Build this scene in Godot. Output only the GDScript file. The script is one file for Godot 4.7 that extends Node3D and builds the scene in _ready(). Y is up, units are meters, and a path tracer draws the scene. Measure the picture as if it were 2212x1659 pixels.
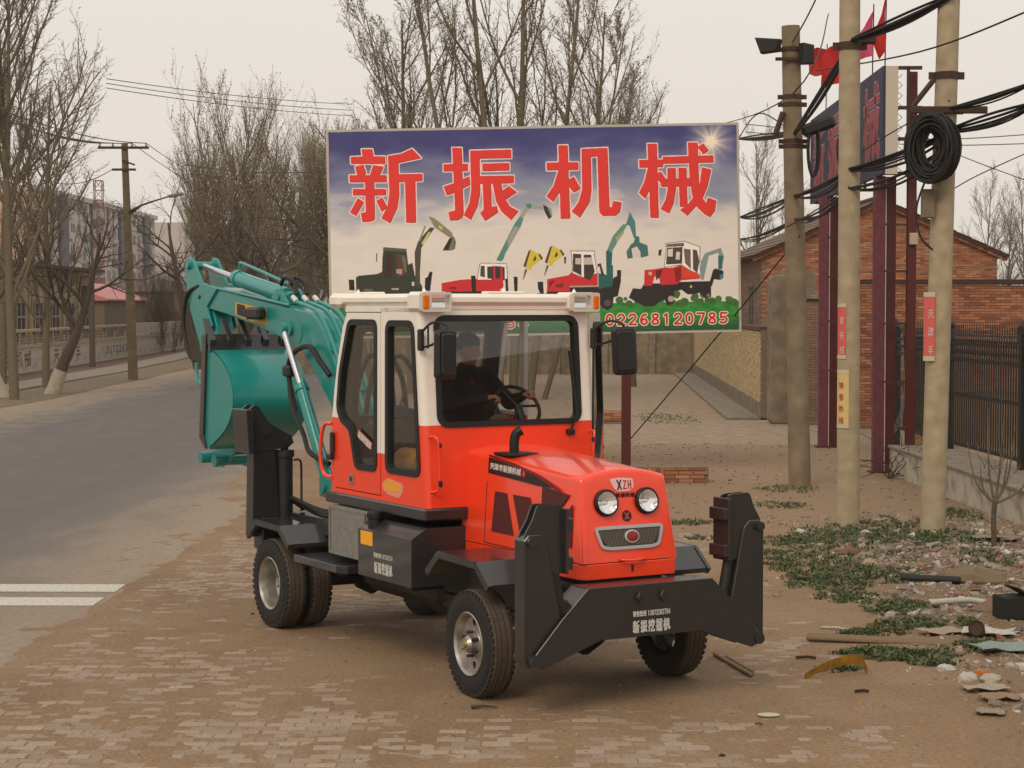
extends Node3D
# A wheeled excavator parked on a dusty brick apron beside a country road, hazy overcast afternoon.

var M := {}          # materials
var noise := FastNoiseLite.new()
var rng := RandomNumberGenerator.new()
var taken := {}

func _ready():
	# ---------------------------------------------------------------- camera, sky, light
	var cam := Camera3D.new()
	cam.name = "camera"
	cam.position = Vector3(0, 2.87, 0)
	cam.rotation.x = -atan(164.5 / 4200.0)
	cam.fov = rad_to_deg(2.0 * atan(829.5 / 4200.0))
	cam.near = 0.1
	cam.far = 6000.0
	add_child(cam)
	cam.current = true
	var env := Environment.new()
	env.background_mode = Environment.BG_SKY
	var skm := ProceduralSkyMaterial.new()
	skm.sky_top_color = Color(0.94, 0.925, 0.905)
	skm.sky_horizon_color = Color(0.885, 0.852, 0.812)
	skm.sky_curve = 0.32
	skm.ground_bottom_color = Color(0.36, 0.31, 0.27)
	skm.ground_horizon_color = Color(0.80, 0.765, 0.74)
	skm.sun_angle_max = 4.0
	skm.sky_energy_multiplier = 1.0
	var sk := Sky.new()
	sk.sky_material = skm
	env.sky = sk
	env.background_energy_multiplier = 1.0
	env.tonemap_mode = Environment.TONE_MAPPER_LINEAR
	env.tonemap_exposure = 1.06
	env.fog_enabled = true
	env.fog_density = 0.0004
	env.fog_light_color = Color(0.90, 0.86, 0.83)
	env.sdfgi_enabled = true
	env.ssao_enabled = true
	env.ssil_enabled = true
	var we := WorldEnvironment.new()
	we.name = "world_environment"
	we.environment = env
	add_child(we)
	var sun := DirectionalLight3D.new()
	sun.name = "sun"
	sun.light_energy = 0.5
	sun.light_color = Color(1.0, 0.94, 0.86)
	sun.light_angular_distance = 28.0
	sun.shadow_enabled = true
	sun.rotation = Vector3(deg_to_rad(-43), deg_to_rad(-20), 0)
	add_child(sun)

	noise.seed = 11
	noise.frequency = 1.0
	rng.seed = 4242
	make_materials()
	build_ground()
	build_right_side()
	build_left_side()
	build_billboard()
	build_blue_sign()
	build_poles()
	build_trees()
	build_excavator()
	build_driver()
	build_small_things()

# ------------------------------------------------------------------ geometry collector
class G:
	var v := PackedVector3Array()
	var n := PackedVector3Array()
	var uv := PackedVector2Array()
	var c := PackedColorArray()
	var ix := PackedInt32Array()
	var col := Color.WHITE
	func add(p: Vector3, q: Vector3, t := Vector2.ZERO) -> int:
		v.append(p); n.append(q); uv.append(t); c.append(col)
		return v.size() - 1
	# corners run counter-clockwise seen from outside
	func tri(a: Vector3, b: Vector3, d: Vector3, ua := Vector2.ZERO, ub := Vector2.ZERO, ud := Vector2.ZERO):
		var q := (b - a).cross(d - a)
		if q.length_squared() < 1e-16: return
		q = q.normalized()
		var i := add(a, q, ua); add(b, q, ub); add(d, q, ud)
		ix.append(i); ix.append(i + 2); ix.append(i + 1)
	func quad(a: Vector3, b: Vector3, d: Vector3, e: Vector3, ua := Vector2(0, 1), ub := Vector2(1, 1), ud := Vector2(1, 0), ue := Vector2(0, 0)):
		var q := (d - a).cross(e - b)
		if q.length_squared() < 1e-16: return
		q = q.normalized()
		var i := add(a, q, ua); add(b, q, ub); add(d, q, ud); add(e, q, ue)
		ix.append_array(PackedInt32Array([i, i + 2, i + 1, i, i + 3, i + 2]))
	func box(o: Vector3, s: Vector3, b := Basis()):
		cbox(o, s, 0.0, b)
	# box with chamfered edges
	func cbox(o: Vector3, s: Vector3, ch: float, b := Basis()):
		var h := s * 0.5
		var k := minf(ch, minf(h.x, minf(h.y, h.z)) * 0.8)
		var ax := [b.x, b.y, b.z]
		var hh := [h.x, h.y, h.z]
		for i in 3:
			for sg in [-1.0, 1.0]:
				var j := (i + 1) % 3
				var l := (i + 2) % 3
				var w: Vector3 = o + ax[i] * hh[i] * sg
				var p: Vector3 = ax[j] * (hh[j] - k)
				var r: Vector3 = ax[l] * (hh[l] - k)
				if sg > 0: quad(w - p - r, w + p - r, w + p + r, w - p + r)
				else: quad(w - p - r, w - p + r, w + p + r, w + p - r)
		if k <= 0.0: return
		for i in 3:
			var j := (i + 1) % 3
			var l := (i + 2) % 3
			var e: Vector3 = ax[i] * (hh[i] - k)
			for sj in [-1.0, 1.0]:
				for sl in [-1.0, 1.0]:
					var p1: Vector3 = o + ax[j] * hh[j] * sj + ax[l] * (hh[l] - k) * sl
					var p2: Vector3 = o + ax[j] * (hh[j] - k) * sj + ax[l] * hh[l] * sl
					out_quad(p1 - e, p1 + e, p2 + e, p2 - e, ax[j] * sj + ax[l] * sl)
		for sx in [-1.0, 1.0]:
			for sy in [-1.0, 1.0]:
				for sz in [-1.0, 1.0]:
					var a: Vector3 = o + b.x * h.x * sx + b.y * (h.y - k) * sy + b.z * (h.z - k) * sz
					var d: Vector3 = o + b.x * (h.x - k) * sx + b.y * h.y * sy + b.z * (h.z - k) * sz
					var e2: Vector3 = o + b.x * (h.x - k) * sx + b.y * (h.y - k) * sy + b.z * h.z * sz
					if sx * sy * sz > 0: tri(a, d, e2)
					else: tri(a, e2, d)
	func out_quad(a: Vector3, b: Vector3, d: Vector3, e: Vector3, outw: Vector3):
		if (d - a).cross(e - b).dot(outw) >= 0.0: quad(a, b, d, e)
		else: quad(a, e, d, b)
	# polygon in the x, y of t, thickened from z = 0 to z = d; optional chamfer
	func extr(pts, t: Transform3D, d: float, ch := 0.0, uvs := false):
		var pl := PackedVector2Array(pts)
		if area(pl) < 0.0: pl.reverse()
		var inn := inset(pl, ch) if ch > 0.0 else pl
		var tr := Geometry2D.triangulate_polygon(inn)
		var m := pl.size()
		for k in range(0, tr.size(), 3):
			var a := inn[tr[k]]; var b := inn[tr[k + 1]]; var e := inn[tr[k + 2]]
			if (b - a).cross(e - a) < 0.0:
				var w := b; b = e; e = w
			tri(t * Vector3(a.x, a.y, d), t * Vector3(b.x, b.y, d), t * Vector3(e.x, e.y, d), a, b, e)
			tri(t * Vector3(a.x, a.y, 0), t * Vector3(e.x, e.y, 0), t * Vector3(b.x, b.y, 0), a, e, b)
		for k in m:
			var a := pl[k]; var b := pl[(k + 1) % m]
			quad(t * Vector3(a.x, a.y, ch), t * Vector3(b.x, b.y, ch), t * Vector3(b.x, b.y, d - ch), t * Vector3(a.x, a.y, d - ch), a, b, b, a)
			if ch > 0.0:
				var ai := inn[k]; var bi := inn[(k + 1) % m]
				quad(t * Vector3(a.x, a.y, d - ch), t * Vector3(b.x, b.y, d - ch), t * Vector3(bi.x, bi.y, d), t * Vector3(ai.x, ai.y, d), a, b, bi, ai)
				quad(t * Vector3(b.x, b.y, ch), t * Vector3(a.x, a.y, ch), t * Vector3(ai.x, ai.y, 0), t * Vector3(bi.x, bi.y, 0), b, a, ai, bi)
	static func area(p: PackedVector2Array) -> float:
		var s := 0.0
		for i in p.size(): s += p[i].cross(p[(i + 1) % p.size()])
		return s * 0.5
	static func inset(p: PackedVector2Array, k: float) -> PackedVector2Array:
		var o := PackedVector2Array()
		var m := p.size()
		for i in m:
			var e1 := (p[i] - p[(i + m - 1) % m]).normalized()
			var e2 := (p[(i + 1) % m] - p[i]).normalized()
			var n1 := Vector2(-e1.y, e1.x); var n2 := Vector2(-e2.y, e2.x)
			var w := n1 + n2
			var q := w.length_squared()
			o.append(p[i] + (w * (2.0 * k / q) if q > 0.3 else n1 * k))
		return o
	# tube along a path; r is one radius or one for each point
	func tube(path, r, sides := 8, caps := true):
		var m: int = path.size()
		if m < 2: return
		var up := Vector3.UP
		var d0: Vector3 = (path[1] - path[0]).normalized()
		if absf(d0.dot(up)) > 0.9: up = Vector3.RIGHT
		var x := d0.cross(up).normalized()
		var first := v.size()
		for i in m:
			var d: Vector3 = (path[mini(i + 1, m - 1)] - path[maxi(i - 1, 0)]).normalized()
			x = (x - d * x.dot(d)).normalized()
			var y := d.cross(x)
			var rr: float = r[i] if r is Array or r is PackedFloat32Array else r
			for s in sides:
				var a := TAU * s / sides
				var q := x * cos(a) + y * sin(a)
				add(path[i] + q * rr, q, Vector2(float(s) / sides, float(i)))
		for i in m - 1:
			for s in sides:
				var a := first + i * sides + s
				var b := first + i * sides + (s + 1) % sides
				ix.append_array(PackedInt32Array([a, a + sides, b, b, a + sides, b + sides]))
		if caps:
			for e in [0, m - 1]:
				var d: Vector3 = (path[0] - path[1]).normalized() if e == 0 else (path[m - 1] - path[m - 2]).normalized()
				var ce := add(path[e], d)
				var st := v.size()
				for s in sides: add(v[first + e * sides + s], d)
				for s in sides:
					if e == 0: ix.append_array(PackedInt32Array([ce, st + s, st + (s + 1) % sides]))
					else: ix.append_array(PackedInt32Array([ce, st + (s + 1) % sides, st + s]))
	# profile of (radius, height) turned about the y axis of t; sharp = faceted along the profile
	func lathe(prof, t: Transform3D, seg := 24, sharp := true):
		for k in prof.size() - 1:
			var p: Vector2 = prof[k]; var q: Vector2 = prof[k + 1]
			var e := (q - p)
			if e.length() < 1e-6: continue
			var nn := Vector2(e.y, -e.x).normalized()
			var n0 := nn; var n1 := nn
			if not sharp:
				if k > 0: n0 = (nn + Vector2((p - prof[k - 1]).y, -(p - prof[k - 1]).x).normalized()).normalized()
				if k < prof.size() - 2: n1 = (nn + Vector2((prof[k + 2] - q).y, -(prof[k + 2] - q).x).normalized()).normalized()
			var st := v.size()
			for s in seg + 1:
				var a := TAU * s / seg
				var cs := cos(a); var sn := sin(a)
				add(t * Vector3(cs * p.x, p.y, sn * p.x), (t.basis * Vector3(cs * n0.x, n0.y, sn * n0.x)).normalized(), Vector2(float(s) / seg, 0))
				add(t * Vector3(cs * q.x, q.y, sn * q.x), (t.basis * Vector3(cs * n1.x, n1.y, sn * n1.x)).normalized(), Vector2(float(s) / seg, 1))
			for s in seg:
				var a := st + s * 2
				ix.append_array(PackedInt32Array([a, a + 2, a + 1, a + 2, a + 3, a + 1]))
	# plate with a hole, both outlines star-shaped from the hole's middle; uv = the plate's own x, y
	func plate(outer, inner, t: Transform3D, d: float):
		var o := PackedVector2Array(outer); var w := PackedVector2Array(inner)
		if area(o) < 0.0: o.reverse()
		if area(w) < 0.0: w.reverse()
		var ce := Vector2.ZERO
		for p in w: ce += p
		ce /= w.size()
		var angs := []
		for p in o: angs.append((p - ce).angle())
		for p in w: angs.append((p - ce).angle())
		angs.sort()
		var po := []; var pw := []
		var last := -99.0
		for a in angs:
			if a - last < 1e-4: continue
			last = a
			po.append(hit(o, ce, a)); pw.append(hit(w, ce, a))
		var m := po.size()
		for k in m:
			var a: Vector2 = po[k]; var b: Vector2 = po[(k + 1) % m]
			var e: Vector2 = pw[k]; var f: Vector2 = pw[(k + 1) % m]
			quad(t * Vector3(a.x, a.y, d), t * Vector3(b.x, b.y, d), t * Vector3(f.x, f.y, d), t * Vector3(e.x, e.y, d), a, b, f, e)
			quad(t * Vector3(a.x, a.y, 0), t * Vector3(e.x, e.y, 0), t * Vector3(f.x, f.y, 0), t * Vector3(b.x, b.y, 0), a, e, f, b)
			quad(t * Vector3(a.x, a.y, 0), t * Vector3(b.x, b.y, 0), t * Vector3(b.x, b.y, d), t * Vector3(a.x, a.y, d), a, b, b, a)
			quad(t * Vector3(f.x, f.y, 0), t * Vector3(e.x, e.y, 0), t * Vector3(e.x, e.y, d), t * Vector3(f.x, f.y, d), f, e, e, f)
	static func hit(p: PackedVector2Array, ce: Vector2, a: float) -> Vector2:
		var d := Vector2(cos(a), sin(a))
		var best := 1e9
		for i in p.size():
			var q := p[i] - ce; var e := p[(i + 1) % p.size()] - p[i]
			var den := d.cross(e)
			if absf(den) < 1e-9: continue
			var s := q.cross(e) / den
			var u := q.cross(d) / den
			if s > 1e-6 and u > -1e-5 and u < 1.00001 and s < best: best = s
		return ce + d * best
	func mesh() -> ArrayMesh:
		var a := []
		a.resize(Mesh.ARRAY_MAX)
		a[Mesh.ARRAY_VERTEX] = v
		a[Mesh.ARRAY_NORMAL] = n
		a[Mesh.ARRAY_TEX_UV] = uv
		a[Mesh.ARRAY_COLOR] = c
		a[Mesh.ARRAY_INDEX] = ix
		var m := ArrayMesh.new()
		m.add_surface_from_arrays(Mesh.PRIMITIVE_TRIANGLES, a)
		return m

# ------------------------------------------------------------------ nodes
func numbered(called: String) -> String:
	var k: int = taken.get(called, -1) + 1
	taken[called] = k
	return called if k == 0 else "%s_%03d" % [called, k]

func tag(o: Node, label: String, category: String, group := "", kind := ""):
	if label: o.set_meta("label", label)
	if category: o.set_meta("category", category)
	if group: o.set_meta("group", group)
	if kind: o.set_meta("kind", kind)

func thing(called: String, label: String, category: String, at := Vector3.ZERO, turn := 0.0, group := "") -> Node3D:
	var o := Node3D.new()
	o.name = numbered(called)
	add_child(o)
	o.position = at
	o.rotation.y = turn
	tag(o, label, category, group)
	return o

func inst(mesh: Mesh, called: String, m: Material, parent: Node = null) -> MeshInstance3D:
	var o := MeshInstance3D.new()
	o.name = numbered(called) if parent == null else called
	o.mesh = mesh
	o.material_override = m
	if parent == null: add_child(o)
	else: parent.add_child(o, true)
	return o

func part(g: G, called: String, m: Material, parent: Node = null) -> MeshInstance3D:
	return inst(g.mesh(), called, m, parent)

func struct(g: G, called: String, m: Material) -> MeshInstance3D:
	var o := part(g, called, m)
	o.set_meta("kind", "structure")
	return o

# frame with its own x, y, z axes
func fr(o: Vector3, x: Vector3, y: Vector3) -> Transform3D:
	var xx := x.normalized(); var z := xx.cross(y).normalized()
	return Transform3D(Basis(xx, z.cross(xx), z), o)

# frame whose y axis points along d
func along(o: Vector3, d: Vector3) -> Transform3D:
	var y := d.normalized()
	var h := Vector3.UP if absf(y.y) < 0.95 else Vector3.RIGHT
	var x := y.cross(h).normalized()
	return Transform3D(Basis(x, y, x.cross(y)), o)

func rrect(x0: float, y0: float, x1: float, y1: float, r: float, k := 5) -> Array:
	var o := []
	for q in [[x1 - r, y0 + r, -PI / 2], [x1 - r, y1 - r, 0.0], [x0 + r, y1 - r, PI / 2], [x0 + r, y0 + r, PI]]:
		for i in k + 1:
			var a: float = q[2] + PI / 2 * i / k
			o.append(Vector2(q[0] + r * cos(a), q[1] + r * sin(a)))
	return o

# rounds the corners of any polygon
func rounded(p: Array, r: float, k := 4) -> Array:
	var o := []
	var m := p.size()
	for i in m:
		var a: Vector2 = p[(i + m - 1) % m]; var b: Vector2 = p[i]; var c: Vector2 = p[(i + 1) % m]
		var q := minf(r, minf((a - b).length(), (c - b).length()) * 0.45)
		var s := b + (a - b).normalized() * q; var e := b + (c - b).normalized() * q
		for j in k + 1:
			var t := float(j) / k
			o.append(s.lerp(b, t).lerp(b.lerp(e, t), t))
	return o

func curve(pts: Array, k := 6) -> Array:
	var o := []
	for i in pts.size() - 1:
		var a: Vector3 = pts[maxi(i - 1, 0)]; var b: Vector3 = pts[i]; var c: Vector3 = pts[i + 1]; var d: Vector3 = pts[mini(i + 2, pts.size() - 1)]
		for j in k: o.append(b.cubic_interpolate(c, a, d, float(j) / k))
	o.append(pts[-1])
	return o

func sag(a: Vector3, b: Vector3, s: float, k := 12) -> Array:
	var o := []
	for i in k + 1:
		var t := float(i) / k
		o.append(a.lerp(b, t) - Vector3(0, s * 4.0 * t * (1.0 - t), 0))
	return o

# ------------------------------------------------------------------ materials
func lin(r: float, g: float, b: float) -> Color:
	return Color(r, g, b).linear_to_srgb()

func ntex(freq: float, seed_: int, lo: Color, hi: Color, size := 512, oct := 5, mid = null, kind := FastNoiseLite.TYPE_SIMPLEX_SMOOTH, gain := 0.5) -> NoiseTexture2D:
	var f := FastNoiseLite.new()
	f.noise_type = kind
	f.frequency = freq
	f.seed = seed_
	f.fractal_octaves = oct
	f.fractal_gain = gain
	var t := NoiseTexture2D.new()
	t.width = size; t.height = size
	t.seamless = true
	t.noise = f
	var gr := Gradient.new()
	gr.set_color(0, lo); gr.set_color(1, hi)
	if mid != null: gr.add_point(0.5, mid)
	t.color_ramp = gr
	return t

func mat(c: Color, rough := 0.8, metal := 0.0) -> StandardMaterial3D:
	var m := StandardMaterial3D.new()
	m.albedo_color = c
	m.roughness = rough
	m.metallic = metal
	return m

func texmat(tex: Texture2D, scale: float, rough := 0.9, relief: Texture2D = null, depth := 0.0) -> StandardMaterial3D:
	var m := mat(Color.WHITE, rough)
	m.albedo_texture = tex
	m.uv1_triplanar = true
	m.uv1_world_triplanar = true
	m.uv1_scale = Vector3.ONE * scale
	if relief:
		m.heightmap_enabled = true
		m.heightmap_texture = relief
		m.heightmap_scale = depth
	return m

func paint(c: Color, rough := 0.35, dust := 0.25, coat := 0.0) -> StandardMaterial3D:
	# machine paint with a thin uneven coat of road dust
	var lo := c
	var hi := c.lerp(Color(0.52, 0.44, 0.36), dust)
	var m := mat(Color.WHITE, rough)
	m.albedo_texture = ntex(0.012, 7, hi, lo, 512, 6, lo.lerp(hi, 0.25))
	m.uv1_triplanar = true
	m.uv1_scale = Vector3.ONE * 0.7
	if coat > 0.0:
		m.clearcoat_enabled = true
		m.clearcoat = coat
		m.clearcoat_roughness = 0.08
	return m

func make_materials():
	var grain := ntex(0.06, 21, Color(0.35, 0.35, 0.35), Color(0.7, 0.7, 0.7), 512, 6)
	M.grain = grain
	M.orange = paint(Color(0.95, 0.25, 0.10), 0.30, 0.04, 0.6)
	M.white = paint(Color(0.93, 0.905, 0.86), 0.38, 0.08, 0.3)
	M.dark = paint(Color(0.155, 0.155, 0.16), 0.34, 0.05, 0.5)
	M.dark2 = paint(Color(0.11, 0.105, 0.10), 0.6, 0.15)
	M.teal = paint(Color(0.05, 0.52, 0.50), 0.36, 0.05, 0.35)
	M.steel = texmat(ntex(0.02, 3, Color(0.50, 0.49, 0.47), Color(0.63, 0.62, 0.60), 512, 5), 1.2, 0.42)
	M.steel.metallic = 0.55
	M.chrome = mat(Color(0.80, 0.81, 0.83), 0.28, 0.9)
	M.bowl = mat(Color(0.95, 0.95, 0.95), 0.10, 1.0)
	M.rubber = texmat(ntex(0.03, 5, Color(0.36, 0.30, 0.25), Color(0.13, 0.125, 0.12), 512, 5, Color(0.15, 0.14, 0.135)), 1.0, 0.85)
	M.seal = mat(Color(0.055, 0.053, 0.05), 0.55)
	M.plastic = mat(Color(0.10, 0.10, 0.105), 0.5)
	M.hose = mat(Color(0.075, 0.072, 0.07), 0.6)
	M.interior = mat(Color(0.16, 0.155, 0.15), 0.75)
	M.glass = mat(Color(0.10, 0.12, 0.12, 0.10), 0.0)
	M.glass.transparency = BaseMaterial3D.TRANSPARENCY_ALPHA
	M.tint = mat(Color(0.05, 0.055, 0.05, 0.30), 0.0)
	M.tint.transparency = BaseMaterial3D.TRANSPARENCY_ALPHA
	M.lens = mat(Color(0.96, 0.97, 0.97, 0.06), 0.02)
	M.lens.transparency = BaseMaterial3D.TRANSPARENCY_ALPHA
	M.amber = mat(Color(0.93, 0.45, 0.05), 0.18)
	M.amber.backlight_enabled = true
	M.amber.backlight = Color(0.5, 0.25, 0.03)
	M.yellow = mat(Color(0.93, 0.66, 0.06), 0.5)
	M.pumpyellow = mat(Color(0.72, 0.52, 0.10), 0.5)
	M.tinred = mat(Color(0.30, 0.055, 0.045), 0.55)
	M.wire = mat(Color(0.09, 0.085, 0.085), 0.7)
	M.thinwire = mat(Color(0.30, 0.29, 0.285), 0.7)
	M.rust = texmat(ntex(0.03, 9, Color(0.28, 0.15, 0.09), Color(0.22, 0.18, 0.15), 256), 1.5, 0.8)
	M.concrete = texmat(ntex(0.010, 31, Color(0.57, 0.51, 0.41), Color(0.71, 0.65, 0.55), 512, 6), 0.6, 0.92, grain, 0.25)
	M.concrete2 = texmat(ntex(0.010, 33, Color(0.42, 0.38, 0.33), Color(0.57, 0.53, 0.47), 512, 6), 0.6, 0.92, grain, 0.25)
	M.plaster = texmat(ntex(0.008, 41, Color(0.40, 0.35, 0.29), Color(0.56, 0.50, 0.42), 512, 6), 0.35, 0.95, grain, 0.3)
	M.whitewall = texmat(ntex(0.009, 43, Color(0.52, 0.47, 0.40), Color(0.74, 0.71, 0.65), 512, 6, Color(0.69, 0.66, 0.60)), 0.5, 0.95, grain, 0.3)
	M.mortar = texmat(ntex(0.05, 45, Color(0.40, 0.34, 0.28), Color(0.52, 0.46, 0.39), 256), 1.0, 0.95)
	M.brick = vmat(0.92)
	M.brick.albedo_texture = ntex(0.07, 61, Color(0.72, 0.72, 0.72), Color(1, 1, 1), 256, 5)
	M.brick.uv1_triplanar = true
	M.brick.uv1_world_triplanar = true
	M.brick.uv1_scale = Vector3.ONE * 2.3
	M.leafv = vmat(0.7)
	M.leafv.backlight_enabled = true
	M.leafv.backlight = Color(0.3, 0.3, 0.15)
	M.bark = texmat(ntex(0.05, 51, Color(0.27, 0.23, 0.19), Color(0.40, 0.35, 0.29), 256, 5), 0.9, 0.95)
	M.barkpale = texmat(ntex(0.05, 53, Color(0.36, 0.325, 0.26), Color(0.47, 0.43, 0.34), 256, 5), 0.9, 0.95)
	M.limewash = texmat(ntex(0.04, 55, Color(0.62, 0.57, 0.49), Color(0.80, 0.77, 0.71), 256, 5), 0.9, 0.95)
	M.twig = mat(Color(0.40, 0.35, 0.275), 0.95)
	M.tyre = vmat(0.8)
	M.tyre.albedo_texture = ntex(0.04, 63, Color(0.70, 0.70, 0.70), Color(1, 1, 1), 256, 5)
	M.tyre.uv1_triplanar = true
	M.tyre.uv1_scale = Vector3.ONE * 3.0
	M.twigpale = mat(Color(0.46, 0.41, 0.32), 0.95)
	M.twigdark = mat(Color(0.27, 0.23, 0.19), 0.95)

func vmat(rough: float) -> StandardMaterial3D:
	var m := mat(Color.WHITE, rough)
	m.vertex_color_use_as_albedo = true
	return m

# ------------------------------------------------------------------ ground
func nz(x: float, z: float, f: float, s := 0.0) -> float:
	return noise.get_noise_2d(x * f + s, z * f - s * 1.7)

func road_near(z: float) -> float:      # x of the road edge beside the apron
	var t := -z
	if t < 36.0: return -4.58 + 0.031 * t
	return -3.46 - 0.0011 * (t - 36.0) * (t - 36.0) * (0.5 if t < 70.0 else 1.0) * 0.5

func road_far(z: float) -> float:
	var t := -z
	if t < 60.0: return -13.3 - 0.015 * t
	return -14.2 - 0.0011 * (t - 60.0) * (t - 60.0) * 0.5

# height of the loose dirt over the brick tops (y = 0)
func dirt(x: float, z: float) -> float:
	var e := x - road_near(z)
	var n := 0.60 * nz(x, z, 0.30) + 0.42 * nz(x, z, 0.95, 7.0) + 0.24 * nz(x, z, 3.1, 3.0) + 0.10 * nz(x, z, 9.0, 5.0)
	var bias := 0.28
	bias += 0.55 * smoothstep(2.3, 3.3, x + 0.25 * nz(x, z, 1.2, 2.0))                          # bare soil past the bricks
	bias += 0.30 * exp(-pow((x - 0.2) / 1.7, 2.0) - pow((z + 15.2) / 2.0, 2.0))                # drifted dirt under the machine
	bias -= 0.30 * smoothstep(-13.9, -12.6, z + 0.5 * nz(x, z, 0.8, 4.0)) * (1.0 - smoothstep(2.0, 3.2, x))
	bias -= 0.16 * (1.0 - smoothstep(-2.6, -0.8, x)) * smoothstep(-32.0, -22.0, z)
	bias += 0.30 * smoothstep(-24.0, -31.0, z)
	var h := 0.011 * (n + bias)
	if x > 2.6:
		var k := smoothstep(2.6, 5.0, x) * smoothstep(-30.0, -22.0, z)
		h += k * (0.05 + 0.10 * maxf(0.0, nz(x, z, 0.55, 9.0)) + 0.035 * nz(x, z, 2.2, 8.0))
	h -= 0.022 * (1.0 - smoothstep(-0.10, 0.16, e + 0.12 * nz(x, z, 2.0, 6.0)))
	h -= 0.10 * smoothstep(-39.0, -43.5, z) + 0.10 * smoothstep(-11.4, -10.6, z) + 0.12 * smoothstep(11.5, 12.8, x)
	return h

func gh(x: float, z: float) -> float:
	if z < -43.0 or z > -10.6 or x > 12.5: return -0.05
	return maxf(dirt(x, z), -0.05)

func build_ground():
	var fine := ntex(0.045, 71, Color(0.43, 0.35, 0.262), Color(0.60, 0.50, 0.395), 1024, 7, Color(0.53, 0.435, 0.332), FastNoiseLite.TYPE_SIMPLEX_SMOOTH, 0.62)
	var soil := texmat(fine, 0.42, 0.96, M.grain, 0.6)
	soil.vertex_color_use_as_albedo = true
	M.soil = soil
	var far := texmat(ntex(0.02, 73, Color(0.44, 0.375, 0.30), Color(0.63, 0.56, 0.475), 1024, 7, Color(0.55, 0.475, 0.395), FastNoiseLite.TYPE_SIMPLEX_SMOOTH, 0.6), 0.11, 0.97)
	M.farsoil = far
	var g := G.new()
	g.quad(Vector3(-3000, -0.05, 300), Vector3(3000, -0.05, 300), Vector3(3000, -0.05, -4000), Vector3(-3000, -0.05, -4000))
	struct(g, "ground", far)
	# road
	g = G.new()
	var prev := []
	var zs := []
	var z := 20.0
	while z > -420.0:
		zs.append(z); z -= 4.0
	for q in zs:
		var cur := []
		for i in 7:
			var t := i / 6.0
			var x := lerpf(road_near(q) + 0.06, road_far(q), t)
			cur.append(Vector3(x, -0.012 - 0.05 * pow(2.0 * t - 1.0, 2.0) * 0.12, q))
		if prev:
			for i in 6:
				g.quad(cur[i + 1], prev[i + 1], prev[i], cur[i], Vector2((i + 1) / 6.0, -q / 24.0), Vector2((i + 1) / 6.0, -(q + 4.0) / 24.0), Vector2(i / 6.0, -(q + 4.0) / 24.0), Vector2(i / 6.0, -q / 24.0))
		prev = cur
	for i in g.n.size(): g.n[i] = Vector3.UP
	var im := Image.create(512, 1024, false, Image.FORMAT_RGB8)
	var fn := FastNoiseLite.new(); fn.seed = 5; fn.frequency = 0.012; fn.fractal_octaves = 5
	var f2 := FastNoiseLite.new(); f2.seed = 6; f2.frequency = 0.18; f2.fractal_octaves = 3
	for y in 1024:
		var w := absf(y / 1024.0 * 2.0 - 1.0)   # blends the two ends so that the strip repeats without a seam
		for x in 512:
			var u := x / 511.0
			var a := lerpf(fn.get_noise_2d(x * 2.2, y * 0.8), fn.get_noise_2d(x * 2.2, (y - 1024) * 0.8), y / 1024.0)
			var b := f2.get_noise_2d(x, y)
			var edge := maxf(smoothstep(0.30, 0.02, u + a * 0.12), smoothstep(0.72, 0.97, u + a * 0.10) * 0.85)
			var lane := 0.5 + 0.5 * cos((u - 0.40) * TAU * 2.0)
			var d := clampf(edge * 0.85 + a * 0.20 + 0.10 - lane * 0.05, 0.0, 1.0)
			im.set_pixel(x, y, Color(0.345, 0.328, 0.318).lerp(Color(0.56, 0.495, 0.42), d) * (1.0 + b * 0.10))
	var rm := mat(Color.WHITE, 0.88)
	rm.albedo_texture = ImageTexture.create_from_image(im)
	struct(g, "road", rm)
	# two painted bars across the lane
	var wp := texmat(ntex(0.05, 77, Color(0.56, 0.53, 0.47), Color(0.80, 0.79, 0.75), 512, 6, Color(0.76, 0.745, 0.70)), 0.9, 0.9)
	for b in [[-20.20, -19.66], [-19.28, -18.74]]:
		g = G.new()
		var x1 := road_near(b[0]) + 0.06
		for i in 12:
			var xa := -9.4 + (x1 - 0.14 + 9.4) * i / 12.0
			var xb := -9.4 + (x1 - 0.14 + 9.4) * (i + 1) / 12.0
			g.quad(Vector3(xa, ry(xa, b[1]), b[1]), Vector3(xb, ry(xb, b[1]), b[1]), Vector3(xb, ry(xb, b[0]), b[0]), Vector3(xa, ry(xa, b[0]), b[0]))
		struct(g, "road_marking", wp)
	# loose dirt over the apron and the verge
	g = G.new()
	var x0 := -4.7; var z0 := -43.8
	var cs := 0.085
	var nx := int((12.9 - x0) / cs); var nzc := int((-10.5 - z0) / cs)
	for j in nzc + 1:
		for i in nx + 1:
			var x := x0 + i * cs; var zz := z0 + j * cs
			var h := dirt(x, zz)
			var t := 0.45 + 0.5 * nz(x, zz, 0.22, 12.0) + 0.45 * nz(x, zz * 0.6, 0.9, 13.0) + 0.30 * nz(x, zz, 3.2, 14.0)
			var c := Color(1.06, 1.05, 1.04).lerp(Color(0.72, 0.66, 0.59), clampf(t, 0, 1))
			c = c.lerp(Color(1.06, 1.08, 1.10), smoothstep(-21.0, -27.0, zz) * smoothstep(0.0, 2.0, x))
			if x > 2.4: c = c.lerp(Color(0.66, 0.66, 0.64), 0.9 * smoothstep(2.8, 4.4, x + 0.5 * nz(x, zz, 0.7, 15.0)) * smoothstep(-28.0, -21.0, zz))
			g.v.append(Vector3(x, h, zz)); g.uv.append(Vector2.ZERO); g.c.append(c); g.n.append(Vector3.UP)
	var w2 := nx + 1
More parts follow.
